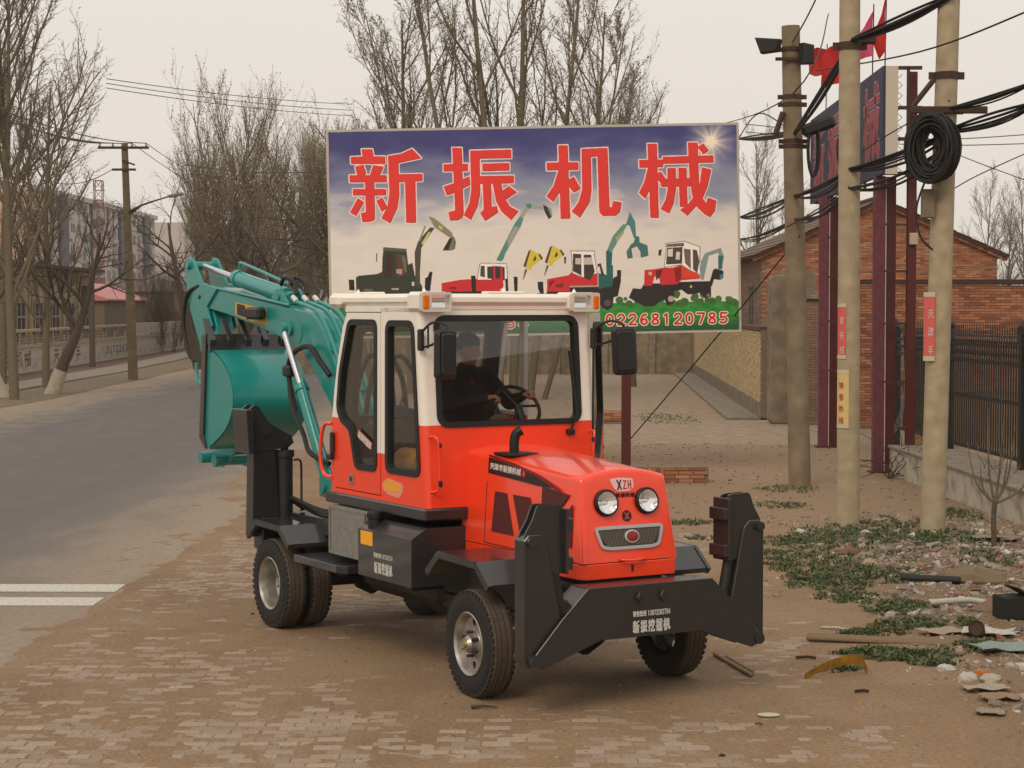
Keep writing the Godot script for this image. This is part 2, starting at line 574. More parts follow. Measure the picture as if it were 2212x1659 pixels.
	for j in nzc + 1:
		for i in nx + 1:
			var k := j * w2 + i
			var hx := g.v[k + (1 if i < nx else 0)].y - g.v[k - (1 if i > 0 else 0)].y
			var hz := g.v[k + (w2 if j < nzc else 0)].y - g.v[k - (w2 if j > 0 else 0)].y
			g.n[k] = Vector3(-hx, 2.0 * cs, -hz).normalized()
			if i < nx and j < nzc: g.ix.append_array(PackedInt32Array([k, k + 1, k + w2, k + 1, k + w2 + 1, k + w2]))
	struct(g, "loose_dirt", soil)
	build_paving()

func ry(x: float, z: float) -> float:
	var t := (x - road_near(z) - 0.06) / (road_far(z) - road_near(z) - 0.06)
	return -0.012 - 0.05 * pow(2.0 * t - 1.0, 2.0) * 0.12 + 0.004

func brick_tone(k: int) -> Color:
	var t := [Color(0.34, 0.245, 0.175), Color(0.385, 0.285, 0.205), Color(0.33, 0.235, 0.165), Color(0.42, 0.315, 0.23), Color(0.36, 0.265, 0.195), Color(0.45, 0.34, 0.255)]
	return t[k % 6]

func paver(g: G, o: Vector3, w: float, d: float, k: float, tilt: Vector2):
	var h := 0.05
	var e := Vector3(w * 0.5, 0, d * 0.5)
	var ch := 0.007
	var p := []
	for s in [[-1, 1], [1, 1], [1, -1], [-1, -1]]:
		var q := Vector3(e.x * s[0], 0, e.z * s[1])
		q.y = k + tilt.x * q.x + tilt.y * q.z
		p.append(q)
	var tp := []
	for q in p: tp.append(o + Vector3(q.x - ch * signf(q.x), q.y, q.z - ch * signf(q.z)))
	g.quad(tp[0], tp[1], tp[2], tp[3])
	for i in 4:
		var a: Vector3 = p[i]; var b: Vector3 = p[(i + 1) % 4]
		var am := o + a - Vector3(0, ch * 0.7, 0); var bm := o + b - Vector3(0, ch * 0.7, 0)
		g.quad(am, bm, tp[(i + 1) % 4], tp[i])
		g.quad(am - Vector3(0, h, 0), bm - Vector3(0, h, 0), bm, am)

func build_paving():
	var root := Node3D.new()
	root.name = "brick_paving"
	add_child(root)
	root.set_meta("kind", "structure")
	var gb := G.new()
	for k in 10:
		var za := -10.8 - k * 2.0; var zb := za - 2.0
		gb.quad(Vector3(road_near(za) + 0.10, -0.007, za), Vector3(3.6, -0.007, za), Vector3(3.6, -0.007, zb), Vector3(road_near(zb) + 0.10, -0.007, zb))
	var jm := texmat(ntex(0.05, 79, Color(0.37, 0.30, 0.23), Color(0.50, 0.415, 0.325), 256), 1.0, 0.97)
	part(gb, "joint_bed", jm, root)
	# shared bricks, a few tones and tilts
	var shared := []
	for k in 24:
		var g := G.new()
		g.col = brick_tone(k).lerp(Color(0.40, 0.305, 0.225), rng.randf() * 0.6) * rng.randf_range(0.92, 1.08)
		paver(g, Vector3.ZERO, 0.192, 0.113, rng.randf_range(-0.005, 0.0045), Vector2(rng.randf_range(-0.02, 0.02), rng.randf_range(-0.025, 0.025)))
		shared.append(g.mesh())
	var rest := G.new()
	var made := 0
	var row := 0
	var z := -11.75
	while z > -30.8:
		var off := 0.1 if row % 2 else 0.0
		var wob := 0.012 * nz(0, z, 0.7)
		var x := -4.5 + off + wob
		while x < 3.45:
			var e := x - 0.1 - road_near(z)
			var bare := dirt(x, z) < 0.006 or dirt(x + 0.07, z) < 0.006 or dirt(x - 0.07, z) < 0.006
			if e > 0.16 and bare and not (x > 2.9 + 0.3 * nz(x, z, 1.5)):
				var seen := absf(x) < -z * 0.2633
				var o := Vector3(x + rng.randf_range(-0.002, 0.002), 0, z + rng.randf_range(-0.002, 0.002))
				if made < 300 and seen:
					var b := inst(shared[rng.randi() % 24], "brick", M.brick, root)
					b.position = o
					made += 1
				elif z > -27.0:
					rest.col = brick_tone(rng.randi() % 6).lerp(Color(0.40, 0.305, 0.225), rng.randf() * 0.6) * rng.randf_range(0.92, 1.08)
					paver(rest, o, 0.192, 0.113, rng.randf_range(-0.005, 0.0045), Vector2(rng.randf_range(-0.02, 0.02), rng.randf_range(-0.025, 0.025)))
			x += 0.2
		z -= 0.12
		row += 1
	var r := part(rest, "bricks", M.brick, root)
	r.set_meta("kind", "stuff")

# ------------------------------------------------------------------ lettering and print
const GL := {
	"新": [[25,5,25,15],[5,18,48,18],[15,25,20,38],[38,25,33,38],[3,42,50,42],[6,58,48,58],[27,42,27,95],[24,62,5,85],[30,65,46,82],[92,8,60,18],[60,18,60,55,52,95],[60,42,97,42],[82,42,82,97]],
	"振": [[18,5,18,92,8,88],[3,25,35,25],[3,60,35,50],[45,12,95,12],[45,12,45,60,36,95],[55,28,90,28],[45,45,97,45],[58,45,58,90,72,80],[70,45,78,70,97,92],[92,55,78,65]],
	"机": [[22,5,22,95],[3,28,45,28],[22,32,5,65],[24,40,42,58],[55,12,55,60,42,95],[55,12,82,12,82,85,97,85,97,72]],
	"械": [[18,5,18,95],[2,28,36,28],[18,32,3,62],[20,40,34,55],[38,25,98,25],[76,5,80,60,96,92,98,78],[86,8,95,16],[38,55,72,55],[48,38,48,70,40,92],[62,38,62,92],[94,40,82,70,62,95]],
	"挖": [[18,5,18,92,8,88],[3,25,35,25],[3,60,35,50],[66,3,66,14],[42,28,42,16,95,16,92,28],[58,26,46,42],[76,26,92,42],[45,50,85,50,50,85,52,92,95,92,95,80]],
	"掘": [[18,5,18,92,8,88],[3,25,35,25],[3,60,35,50],[45,10,92,10,92,30,45,30],[45,10,45,60,36,95],[70,36,70,95],[54,42,54,62,88,62,88,42],[50,70,50,95,92,95,92,70]],
	"手": [[80,8,20,18],[15,38,85,38],[5,62,95,62],[50,15,50,92,38,88]],
	"销": [[20,5,5,30],[12,25,38,25],[8,45,36,45],[22,25,22,90,36,80],[70,5,70,28],[50,10,58,25],[92,10,84,25],[50,32,50,95],[50,32,92,32,92,92,84,90],[50,52,92,52],[50,70,92,70]],
	"售": [[28,5,8,35],[20,22,20,55],[20,15,92,15],[24,28,85,28],[24,40,85,40],[20,54,95,54],[56,15,56,54],[25,66,25,95],[25,66,78,66,78,95],[25,92,78,92]],
	"热": [[20,5,20,60,10,55],[3,22,38,22],[3,45,38,38],[45,22,82,22,82,55,96,55],[62,5,60,35,42,60],[48,35,62,48],[12,75,6,92],[34,76,38,92],[60,76,66,92],[84,75,94,92]],
	"线": [[25,5,8,32,30,32,6,58,38,52],[4,88,40,72],[48,30,95,22],[46,52,97,44],[64,5,74,75,96,95,97,80],[82,5,92,14],[92,58,50,92]],
	"天": [[12,18,88,18],[5,45,95,45],[50,18,48,50,8,94],[50,45,92,94]],
	"津": [[10,8,20,18],[5,35,16,44],[5,92,20,62],[34,18,88,18,88,48,34,48],[28,33,97,33],[34,62,90,62],[26,78,97,78],[60,5,60,97]],
	"市": [[50,3,50,16],[8,20,92,20],[22,38,22,80],[22,38,80,38,80,78,70,76],[50,20,50,97]],
	"0": [[38,6,62,6,78,26,78,74,62,94,38,94,22,74,22,26,38,6]], "1": [[30,20,52,6,52,96]], "2": [[20,25,35,6,65,6,80,25,75,45,20,94,84,94]],
	"3": [[20,12,50,6,75,15,75,35,50,47,78,60,78,82,50,94,18,86]], "4": [[65,96,65,6,15,70,88,70]], "5": [[80,6,28,6,24,45,60,40,80,58,78,80,55,94,20,88]],
	"6": [[72,8,45,12,25,45,22,75,45,94,65,92,80,75,70,52,45,50,24,65]], "7": [[18,6,82,6,45,96]], "8": [[50,47,26,32,28,12,50,6,72,12,74,32,50,47,22,68,26,88,50,94,74,88,78,68,50,47]],
	"X": [[15,4,85,96],[85,4,15,96]], "Z": [[18,6,82,6,18,94,84,94]], "H": [[20,4,20,96],[80,4,80,96],[20,50,80,50]], " ": [],
}

# lettering as thin raised strokes in the x, y plane of t; at is the lower left corner
func letters(g: G, s: String, t: Transform3D, at: Vector2, w: float, h: float, step: float, bold: float, lift := 0.002):
	for k in s.length():
		var o := at + Vector2(step * k, 0)
		for st in GL.get(s[k], []):
			for i in range(0, st.size() - 2, 2):
				var a := o + Vector2(st[i] / 100.0 * w, (1.0 - st[i + 1] / 100.0) * h)
				var b := o + Vector2(st[i + 2] / 100.0 * w, (1.0 - st[i + 3] / 100.0) * h)
				var d := (b - a).normalized() * bold * 0.5
				var q := Vector2(-d.y, d.x)
				a -= d * 0.6; b += d * 0.6
				g.quad(t * v3(a - q, lift), t * v3(b - q, lift), t * v3(b + q, lift), t * v3(a + q, lift))

func v3(p: Vector2, z: float) -> Vector3:
	return Vector3(p.x, p.y, z)

func fill(im: Image, pts, c: Color):
	var p := PackedVector2Array(pts)
	var y0 := 1e9; var y1 := -1e9
	for q in p:
		y0 = minf(y0, q.y); y1 = maxf(y1, q.y)
	for y in range(maxi(0, int(ceil(y0 - 0.5))), mini(im.get_height() - 1, int(floor(y1 - 0.5))) + 1):
		var xs := []
		var yy := y + 0.5
		for i in p.size():
			var a := p[i]; var b := p[(i + 1) % p.size()]
			if (a.y <= yy) != (b.y <= yy): xs.append(a.x + (yy - a.y) / (b.y - a.y) * (b.x - a.x))
		xs.sort()
		for i in range(0, xs.size() - 1, 2):
			var xa := int(round(xs[i])); var xb := int(round(xs[i + 1]))
			if xb > xa: im.fill_rect(Rect2i(xa, y, xb - xa, 1), c)

func dab(im: Image, p: Vector2, r: float, c: Color):
	var q := []
	for i in 12: q.append(p + Vector2(cos(TAU * i / 12), sin(TAU * i / 12)) * r)
	fill(im, q, c)

func line(im: Image, pts, w: float, c: Color):
	for i in pts.size() - 1:
		var a: Vector2 = pts[i]; var b: Vector2 = pts[i + 1]
		if (b - a).length() < 0.01: continue
		var d := (b - a).normalized() * w * 0.5
		var q := Vector2(-d.y, d.x)
		fill(im, [a - q, b - q, b + q, a + q], c)
	for p in pts: dab(im, p, w * 0.5, c)

func outline(im: Image, pts, w: float, c: Color):
	var q := Array(pts)
	q.append(pts[0])
	line(im, q, w, c)

func script_text(im: Image, s: String, at: Vector2, w: float, h: float, step: float, bold: float, c: Color):
	for k in s.length():
		for st in GL.get(s[k], []):
			var q := []
			for i in range(0, st.size(), 2): q.append(at + Vector2(step * k + st[i] / 100.0 * w, st[i + 1] / 100.0 * h))
			line(im, q, bold, c)

# the four large characters, traced as outlines; each is a list of polygons
func big_chars() -> Array:
	var xin := [[240,130,362,130,375,215,510,215,510,300,112,300,112,222,250,215],[160,335,255,312,285,410,260,440,185,440],[372,318,490,335,440,440,330,440],[92,435,522,435,522,515,92,515],[128,598,512,598,512,668,128,668],[270,435,378,435,378,940,355,968,300,980,232,982,215,880,275,870],[185,705,252,748,155,910,88,872],[400,735,470,700,525,810,458,862],
		[548,210,700,185,830,125,932,232,665,290,665,425,940,420,940,500,858,505,858,990,745,990,740,510,668,515,668,660,640,820,555,998,455,940,530,800,555,640]]
	var zhen := [[1300,115,1408,115,1415,880,1400,930,1350,960,1258,965,1240,870,1320,850],[1195,308,1475,300,1475,385,1195,388],[1190,568,1310,530,1490,450,1500,545,1310,640,1225,670],
		[1508,148,1985,135,1985,232,1615,240,1615,445,2010,438,2010,525,1615,535,1615,640,1580,800,1500,960,1420,905,1490,760,1515,600],[1650,300,1960,292,1960,378,1650,385],[1648,530,1742,530,1745,810,1805,795,1820,870,1665,970,1612,880,1655,840],[1765,530,1862,530,1878,630,1910,720,1960,800,2060,855,1970,960,1860,860,1800,740],[1880,615,1955,562,2045,630,1910,722]]
	var ji := [[255,122,360,122,375,980,268,980],[115,325,480,320,480,408,115,415],[250,420,360,420,290,620,182,785,105,722,190,600],[360,530,430,488,505,625,422,675,365,600],
		[525,165,825,152,838,845,870,850,885,775,980,790,960,900,910,945,760,948,722,905,710,250,630,255,632,640,610,780,490,968,400,900,480,790,525,640]]
	var xie := [[1298,105,1405,105,1412,970,1318,970],[1198,295,1475,290,1475,375,1198,382],[1300,380,1405,400,1310,640,1258,750,1188,680,1250,560],[1405,450,1450,432,1530,560,1525,608,1470,590,1410,530],[1475,258,2062,240,2062,322,1475,335],
		[1770,90,1880,90,1885,330,1890,560,1930,740,1975,800,1995,735,2090,770,2070,890,2015,962,1950,930,1860,840,1810,700,1785,500],[1930,380,2035,405,1990,600,1920,760,1750,945,1668,882,1760,815,1850,700,1905,560],[1880,145,1950,100,2010,180,1945,225],[1440,515,1790,508,1790,600,1450,605],[1525,390,1618,388,1618,640,1590,800,1535,918,1440,870,1500,760,1525,640],[1655,385,1745,385,1752,840,1665,840]]
	return [[xin, 1090.0, 440.0], [zhen, 1090.0, 440.0], [ji, 1710.0, 430.0], [xie, 1710.0, 430.0]]

const PS := 1.5      # pixels of the print for each unit of the traced sheet
func sp(x: float, y: float) -> Vector2:
	return Vector2(x - 1050.0, y - 421.0 + 0.0181 * (x - 1050.0)) * PS
func trp(a: Array, ox: float, oy: float, k: float) -> Array:
	var o := []
	for i in range(0, a.size(), 2): o.append(sp(ox + a[i] * k, oy + a[i + 1] * k))
	return o

func billboard_print() -> Image:
	var W := int(1294 * PS); var H := int(652 * PS)
	var im := Image.create(W, H, false, Image.FORMAT_RGB8)
	var f := FastNoiseLite.new(); f.seed = 3; f.frequency = 0.004; f.fractal_octaves = 5
	var deep := Color(0.24, 0.24, 0.48); var pale := Color(0.91, 0.875, 0.845); var mid := Color(0.56, 0.58, 0.68)
	var bc := sp(2262, 450)      # printed sunburst
	for y in H:
		var t := float(y) / H
		for x in range(0, W, 2):
			var u := float(x) / W
			var n := f.get_noise_2d(x * 0.55, y * 1.5)
			var s := t * 1.95 + 0.10 - 0.18 * smoothstep(0.45, 1.0, u) * t - 0.10 * (1.0 - u) + n * 0.20
			var c := deep.lerp(mid, smoothstep(0.08, 0.62, s)).lerp(pale, smoothstep(0.55, 1.0, s))
			if n > 0.15 and t > 0.3: c = c.lerp(Color(0.86, 0.82, 0.78), 0.25)
			if t > 0.86: c = Color(0.12, 0.48, 0.17).lerp(Color(0.24, 0.60, 0.23), clampf(0.5 + f.get_noise_2d(x * 4.0, y * 9.0), 0, 1)).lerp(Color(0.07, 0.33, 0.19), smoothstep(0.92, 1.0, t))
			var bd := Vector2(x, y) - bc
			if bd.length_squared() < 32000.0:
				var ray := 0.55 + 0.45 * cos(bd.angle() * 9.0) * cos(bd.angle() * 4.0 + 1.0)
				c = c.lerp(Color(1.0, 0.95, 0.86), clampf(exp(-bd.length() / (34.0 + 34.0 * ray)) * 1.5, 0.0, 1.0) * smoothstep(178.0, 90.0, bd.length()))
			im.set_pixel(x, y, c)
			if x + 1 < W: im.set_pixel(x + 1, y, c)
	# hedge on the print's horizon
	for i in 170:
		var q := Vector2(rng.randf() * W, H * rng.randf_range(0.82, 0.87))
		dab(im, q, rng.randf_range(6, 19), Color(0.18, 0.40, 0.15).lerp(Color(0.30, 0.46, 0.20), rng.randf()))
	for i in 700:
		var q := Vector2(rng.randf() * W, H * rng.randf_range(0.865, 1.0))
		line(im, [q, q + Vector2(rng.randf_range(5, 30), rng.randf_range(-2, 2))], 2.0, Color(0.12, 0.45, 0.17).lerp(Color(0.30, 0.60, 0.22), rng.randf() * (1.0 if q.y < H * 0.93 else 0.4)))
	print_machines(im)
	# characters: pale edge, dark shade of the print on the lower right, red body
	for ch in big_chars():
		for p in ch[0]: outline(im, trp(p, ch[1], ch[2], 0.27125), 14.0 * PS * 0.62, Color(0.97, 0.84, 0.82))
		for p in ch[0]: fill(im, trp(p, ch[1] + 0.9, ch[2] + 0.9, 0.27125), Color(0.40, 0.12, 0.08))
		for p in ch[0]: fill(im, trp(p, ch[1] - 0.6, ch[2] - 0.6, 0.27125), Color(0.90, 0.20, 0.17))
	for pas in [[18.0, Color(0.97, 0.90, 0.82)], [10.0, Color(0.80, 0.17, 0.13)]]:
		script_text(im, "02268120785", sp(1916, 1002), 34 * PS, 36 * PS, 36.2 * PS, pas[0], pas[1])
		script_text(im, "手机", sp(1090, 1022), 46 * PS, 38 * PS, 58 * PS, pas[0], pas[1])
		script_text(im, "13072282754", sp(1240, 1018), 34 * PS, 36 * PS, 40.0 * PS, pas[0], pas[1])
	return im

func print_machines(im: Image):
	var k := 0.22604
	var P := func(a, c): fill(im, trp(a, 1060, 640, 0.22604), c)
	var ol := Color(0.20, 0.22, 0.17); var blk := Color(0.13, 0.11, 0.09); var olg := Color(0.56, 0.54, 0.42)
	P.call([200,1110,275,1110,280,1260,205,1260], blk)
	P.call([300,1080,340,1055,600,1030,670,1000,680,800,700,660,1020,690,1040,900,1100,870,1130,1050,1230,1200,1230,1480,430,1480,300,1260], ol)
	P.call([695,650,1025,675,1015,715,690,700], Color(0.36, 0.36, 0.29))
	P.call([735,730,830,740,810,1080,700,1090,715,840], Color(0.22, 0.15, 0.12)); P.call([880,745,1000,760,1010,1040,880,1080], Color(0.34, 0.25, 0.21)); P.call([870,960,955,960,950,1040,870,1020], Color(0.80, 0.58, 0.52))
	P.call([945,760,1010,800,1020,1000,985,1000], Color(0.44, 0.42, 0.33))
	P.call([1135,720,1190,560,1360,370,1420,380,1230,660,1205,980,1200,1230,1140,1200], Color(0.30, 0.28, 0.20)); P.call([1230,600,1340,430,1365,440,1260,620], Color(0.80, 0.80, 0.52)); P.call([1195,560,1280,350,1305,350,1210,580], olg)
	P.call([1340,215,1420,240,1660,440,1680,500,1620,510,1420,370], olg); P.call([1480,340,1530,370,1530,410,1480,380], Color(0.80, 0.80, 0.45))
	P.call([1640,510,1690,500,1720,580,1700,680,1640,700,1525,700,1560,640], Color(0.47, 0.46, 0.36)); P.call([1625,530,1670,510,1610,690,1530,690], Color(0.16, 0.13, 0.10))
	P.call([1275,1090,1310,1070,1340,1000,1380,1000,1340,1270,1265,1270], blk)
	P.call([400,1240,520,1240,560,1290,420,1290], Color(0.42, 0.41, 0.30)); P.call([800,1230,900,1230,900,1255,800,1255], Color(0.72, 0.71, 0.60)); P.call([1085,1140,1120,1140,1120,1200,1085,1200], Color(0.83, 0.82, 0.78))
	P.call([595,735,608,735,600,860,588,850], blk)
	# second
	var red := Color(0.82, 0.16, 0.18)
	P.call([1505,1160,1780,1110,2000,1100,2330,1110,2330,1280,1505,1280], red); P.call([1505,1280,2350,1270,2350,1500,1620,1500], Color(0.14, 0.11, 0.10)); P.call([1920,1055,1985,1055,1990,1290,1930,1280], blk); P.call([1610,1215,1715,1215,1700,1245,1610,1240], Color(0.5, 0.08, 0.09))
	P.call([2040,896,2070,870,2430,880,2440,1110,2000,1115], Color(0.52, 0.44, 0.42)); P.call([2050,900,2075,880,2420,890,2430,1110,2010,1110], Color(0.97, 0.95, 0.93)); P.call([2060,915,2115,915,2115,1080,2050,1060], Color(0.30, 0.26, 0.25)); P.call([2150,925,2260,925,2260,1110,2150,1090], Color(0.24, 0.21, 0.20)); P.call([2300,930,2395,930,2395,1120,2290,1120], Color(0.24, 0.20, 0.19))
	var Q := func(a, c): fill(im, trp(a, 1560, 640, 0.21704), c)
	Q.call([5,950,155,940,165,1140,170,1290,5,1290], red); Q.call([0,960,25,960,25,1160,0,1170], Color(0.26, 0.22, 0.21)); Q.call([50,960,130,960,130,1130,55,1150], Color(0.22, 0.19, 0.18)); Q.call([0,915,160,930,155,960,0,955], Color(0.97, 0.95, 0.93))
	Q.call([70,870,345,340,430,220,480,250,440,370,200,780,180,850,140,890], Color(0.33, 0.56, 0.53)); Q.call([240,570,350,370,420,390,250,680], Color(0.64, 0.64, 0.58))
	Q.call([430,215,515,70,570,110,470,250], Color(0.62, 0.66, 0.61)); Q.call([510,45,600,35,610,80,580,115,540,100], Color(0.32, 0.53, 0.50)); Q.call([600,50,760,75,780,125,600,110], Color(0.62, 0.65, 0.60)); Q.call([770,55,885,110,905,220,850,270,785,140], Color(0.19, 0.17, 0.15)); Q.call([830,80,885,110,905,220,880,220], Color(0.50, 0.62, 0.59))
	Q.call([195,1140,235,1140,240,1350,205,1350], blk); Q.call([320,1115,380,1115,370,1390,330,1390], blk)
	for d in [[0, 0], [315, -58]]:
		Q.call([580 + d[0],710 + d[1],735 + d[0],800 + d[1],750 + d[0],850 + d[1],600 + d[0],960 + d[1],570 + d[0],1020 + d[1],500 + d[0],985 + d[1]], Color(0.86, 0.77, 0.27)); Q.call([545 + d[0],735 + d[1],580 + d[0],712 + d[1],500 + d[0],975 + d[1],465 + d[0],960 + d[1]], Color(0.36, 0.20, 0.10))
		Q.call([640 + d[0],800 + d[1],660 + d[0],850 + d[1],625 + d[0],890 + d[1],610 + d[0],870 + d[1]], Color(0.30, 0.20, 0.10)); Q.call([700 + d[0],765 + d[1],755 + d[0],840 + d[1],735 + d[0],870 + d[1],690 + d[0],790 + d[1]], Color(0.30, 0.21, 0.12)); Q.call([490 + d[0],1000 + d[1],525 + d[0],1010 + d[1],460 + d[0],1165 + d[1],455 + d[0],1150 + d[1]], Color(0.42, 0.36, 0.33))
	Q.call([670,1190,750,1185,760,1390,720,1390,675,1290], blk); Q.call([805,1330,1150,1270,1560,1260,1840,1100,1840,1390,1780,1420,1760,1560,1690,1610,1600,1560,1520,1400,800,1400], Color(0.15, 0.11, 0.11))
	Q.call([810,1150,1130,1090,1170,1045,1310,1090,1550,1060,1550,1250,1140,1260,1140,1335,805,1330], red); Q.call([1150,728,1525,728,1512,778,1550,1068,1340,1130,1180,1068,1170,778], Color(0.52, 0.44, 0.42)); Q.call([1160,740,1515,740,1500,770,1540,1060,1340,1120,1190,1060,1180,770], Color(0.97, 0.95, 0.93)); Q.call([1195,775,1315,780,1315,1100,1190,1030], Color(0.26, 0.21, 0.19)); Q.call([1230,840,1310,840,1310,930,1225,930], Color(0.80, 0.75, 0.71)); Q.call([1350,790,1460,790,1510,1040,1440,1170,1350,1130], Color(0.27, 0.20, 0.18)); Q.call([1355,830,1465,830,1490,935,1355,935], Color(0.80, 0.75, 0.71))
	Q.call([840,1180,930,1165,870,1240,840,1280], Color(0.50, 0.09, 0.10)); Q.call([930,1230,1050,1210,1045,1270,930,1270], Color(0.52, 0.10, 0.10)); Q.call([1145,1245,1550,1240,1550,1265,1145,1270], Color(0.70, 0.62, 0.60))
	dab(im, sp(1560 + 1690 * 0.217, 640 + 1500 * 0.217), 17.0, Color(0.34, 0.30, 0.30))
	Q.call([1560,1060,1680,1090,1680,740,1780,640,1760,930,1785,1240,1560,1300], Color(0.13, 0.38, 0.38)); Q.call([1065,820,1095,820,1085,925,1065,915], blk); Q.call([1550,930,1600,915,1640,1070,1670,1085,1610,1100,1580,950,1560,980], blk)
	var R := func(a, c): fill(im, trp(a, 1940, 640, 0.25316), c)
	R.call([-40,600,30,440,160,290,210,300,60,560,0,660], Color(0.40, 0.58, 0.54)); R.call([60,460,150,380,170,400,80,520], Color(0.64, 0.66, 0.50)); R.call([200,280,245,135,310,260,320,460,290,470,240,310,180,300], Color(0.30, 0.52, 0.50)); R.call([310,440,360,450,360,520,460,560,470,690,380,715,330,570,260,600,275,715,210,730,195,640,250,550,290,520], Color(0.26, 0.45, 0.43)); R.call([280,600,330,575,370,640,370,715,280,715], Color(0.88, 0.835, 0.795))
	R.call([-10,800,25,810,20,1100,-10,1100], Color(0.13, 0.40, 0.40)); R.call([40,960,75,950,75,870,125,870,120,1010,80,1200,0,1220,0,1080], blk)
	R.call([215,1220,270,1100,370,1110,420,1030,560,1040,860,1020,1250,1010,1250,1210,1180,1230,1110,1160,960,1180,880,1120,790,1140,780,1290,700,1325,660,1230,530,1330,410,1330], Color(0.15, 0.11, 0.12)); R.call([420,870,540,860,660,840,780,840,880,800,1120,940,1110,980,880,1000,820,1050,620,1060,590,930,540,960,510,1070,410,1070], red); R.call([880,800,1110,940,1110,965,885,970], Color(0.90, 0.24, 0.14)); R.call([560,880,650,860,610,960,560,1000], Color(0.40, 0.09, 0.10)); R.call([790,850,880,830,880,980,810,1030], Color(0.55, 0.07, 0.10))
	R.call([680,532,922,500,1125,574,1120,800,1130,930,1010,890,875,808,662,838,692,592], Color(0.52, 0.44, 0.42)); R.call([690,540,920,510,1115,580,1110,800,1120,920,1010,880,880,800,670,830,700,590], Color(0.97, 0.95, 0.93)); R.call([705,590,900,580,890,790,690,800], Color(0.30, 0.24, 0.23)); R.call([715,610,780,600,775,700,710,700], Color(0.88, 0.835, 0.795)); R.call([820,640,870,640,860,740,810,740], Color(0.88, 0.835, 0.795)); R.call([915,600,1000,610,1000,860,930,780], Color(0.45, 0.38, 0.36)); R.call([1030,610,1080,620,1110,760,1080,910,1030,860], Color(0.35, 0.27, 0.26)); R.call([700,545,920,525,920,570,700,580], Color(0.45, 0.36, 0.34)); R.call([600,620,640,605,625,690,595,685], blk)
	R.call([1130,760,1180,660,1380,590,1420,700,1390,850,1350,840,1350,650,1230,690,1160,990,1120,990], Color(0.52, 0.60, 0.60)); R.call([1345,690,1405,690,1395,860,1345,860], Color(0.17, 0.42, 0.45)); R.call([1280,870,1310,850,1410,880,1410,960,1370,995,1290,985,1260,1080,1230,1040], Color(0.14, 0.12, 0.12)); R.call([1360,930,1410,920,1400,980,1365,990], Color(0.22, 0.50, 0.56))
	dab(im, sp(1940 + 745 * 0.253, 640 + 1235 * 0.253), 15.0, Color(0.72, 0.66, 0.60)); dab(im, sp(1940 + 1215 * 0.253, 640 + 1190 * 0.253), 9.0, Color(0.5, 0.45, 0.42)); dab(im, sp(1940 + 490 * 0.253, 640 + 915 * 0.253), 9.0, Color(0.85, 0.72, 0.6)); dab(im, sp(1940 + 1000 * 0.253, 640 + 1080 * 0.253), 6.0, Color(0.82, 0.78, 0.40))

# ------------------------------------------------------------------ the large printed billboard
# points of the world from the photograph's own frame (2212 x 1659) at a chosen distance; used only to read sizes off
func at(px: float, py: float, dist: float) -> Vector3:
	var p := atan(164.5 / 4200.0)
	var d := Vector3((px - 1106.0) / 4200.0, -(py - 829.5) / 4200.0, -1.0).rotated(Vector3.RIGHT, -p)
	return Vector3(0, 2.87, 0) + d * (dist / -d.z)

func build_billboard():
	var z := -32.9
	var tl := at(713, 286, -z); var trr := at(1588, 270, -z); var br := at(1596, 712, -z); var bl := at(719, 727, -z)
	var root := thing("billboard", "large printed billboard with four red characters and excavators on it", "billboard", Vector3((bl.x + br.x) * 0.5, 0, z))
	var off := root.position
	var X := (trr - tl).normalized()
	var Y := (tl - bl).normalized()
	var t := fr(bl - off, X, Y)
	var w := (br - bl).length(); var h := (tl - bl).length()
	var g := G.new()
	# the sheet, slightly slack between its ties
	var nx := 40; var ny := 20
	for j in ny:
		for i in nx:
			var p := []
			for q in [[i, j], [i + 1, j], [i + 1, j + 1], [i, j + 1]]:
				var u := float(q[0]) / nx; var v := float(q[1]) / ny
				var wav := 0.010 * sin(u * 31.0 + v * 5.0) * sin(v * PI) + 0.008 * nz(u * w, v * h, 1.1, 3.0) + 0.012 * sin(u * 60.0 - v * 22.0) * smoothstep(0.75, 1.0, v) * smoothstep(0.3, 0.05, u)
				p.append([t * Vector3(u * w, v * h, 0.035 + wav), Vector2(u, 1.0 - v)])
			g.quad(p[0][0], p[1][0], p[2][0], p[3][0], p[0][1], p[1][1], p[2][1], p[3][1])
	var bm := mat(Color.WHITE, 0.55)
	bm.albedo_texture = ImageTexture.create_from_image(billboard_print())
	part(smooth(g, 30), "printed_sheet", bm, root)
	g = G.new()
	for q in [[Vector2(w * 0.5, h + 0.02), Vector2(w + 0.08, 0.045)], [Vector2(w * 0.5, -0.02), Vector2(w + 0.08, 0.045)]]: g.box(t * Vector3(q[0].x, q[0].y, 0.0), Vector3(q[1].x, q[1].y, 0.05), t.basis)
	for x in [-0.02, w + 0.02]: g.box(t * Vector3(x, h * 0.5, 0.0), Vector3(0.045, h, 0.05), t.basis)
	for i in range(1, 6): g.box(t * Vector3(w * i / 6.0, h * 0.5, -0.02), Vector3(0.04, h - 0.06, 0.04), t.basis)
	part(g, "frame", mat(Color(0.72, 0.69, 0.64), 0.6), root)
	for px in [762.0, 1353.0]:
		g = G.new()
		var b := at(px, 1030, -z)
		g.cbox(Vector3(b.x - off.x, 2.9, -0.12), Vector3(0.155, 5.9, 0.155), 0.012)
		part(g, "post", M.tinred, root)
	for px in [762.0, 1353.0]:
		g = G.new()
		var b := at(px, 1030, -z)
		g.box(Vector3(b.x - off.x, 0.02, -0.12), Vector3(0.34, 0.10, 0.34))
		part(g, "base_plate", M.tinred, root)

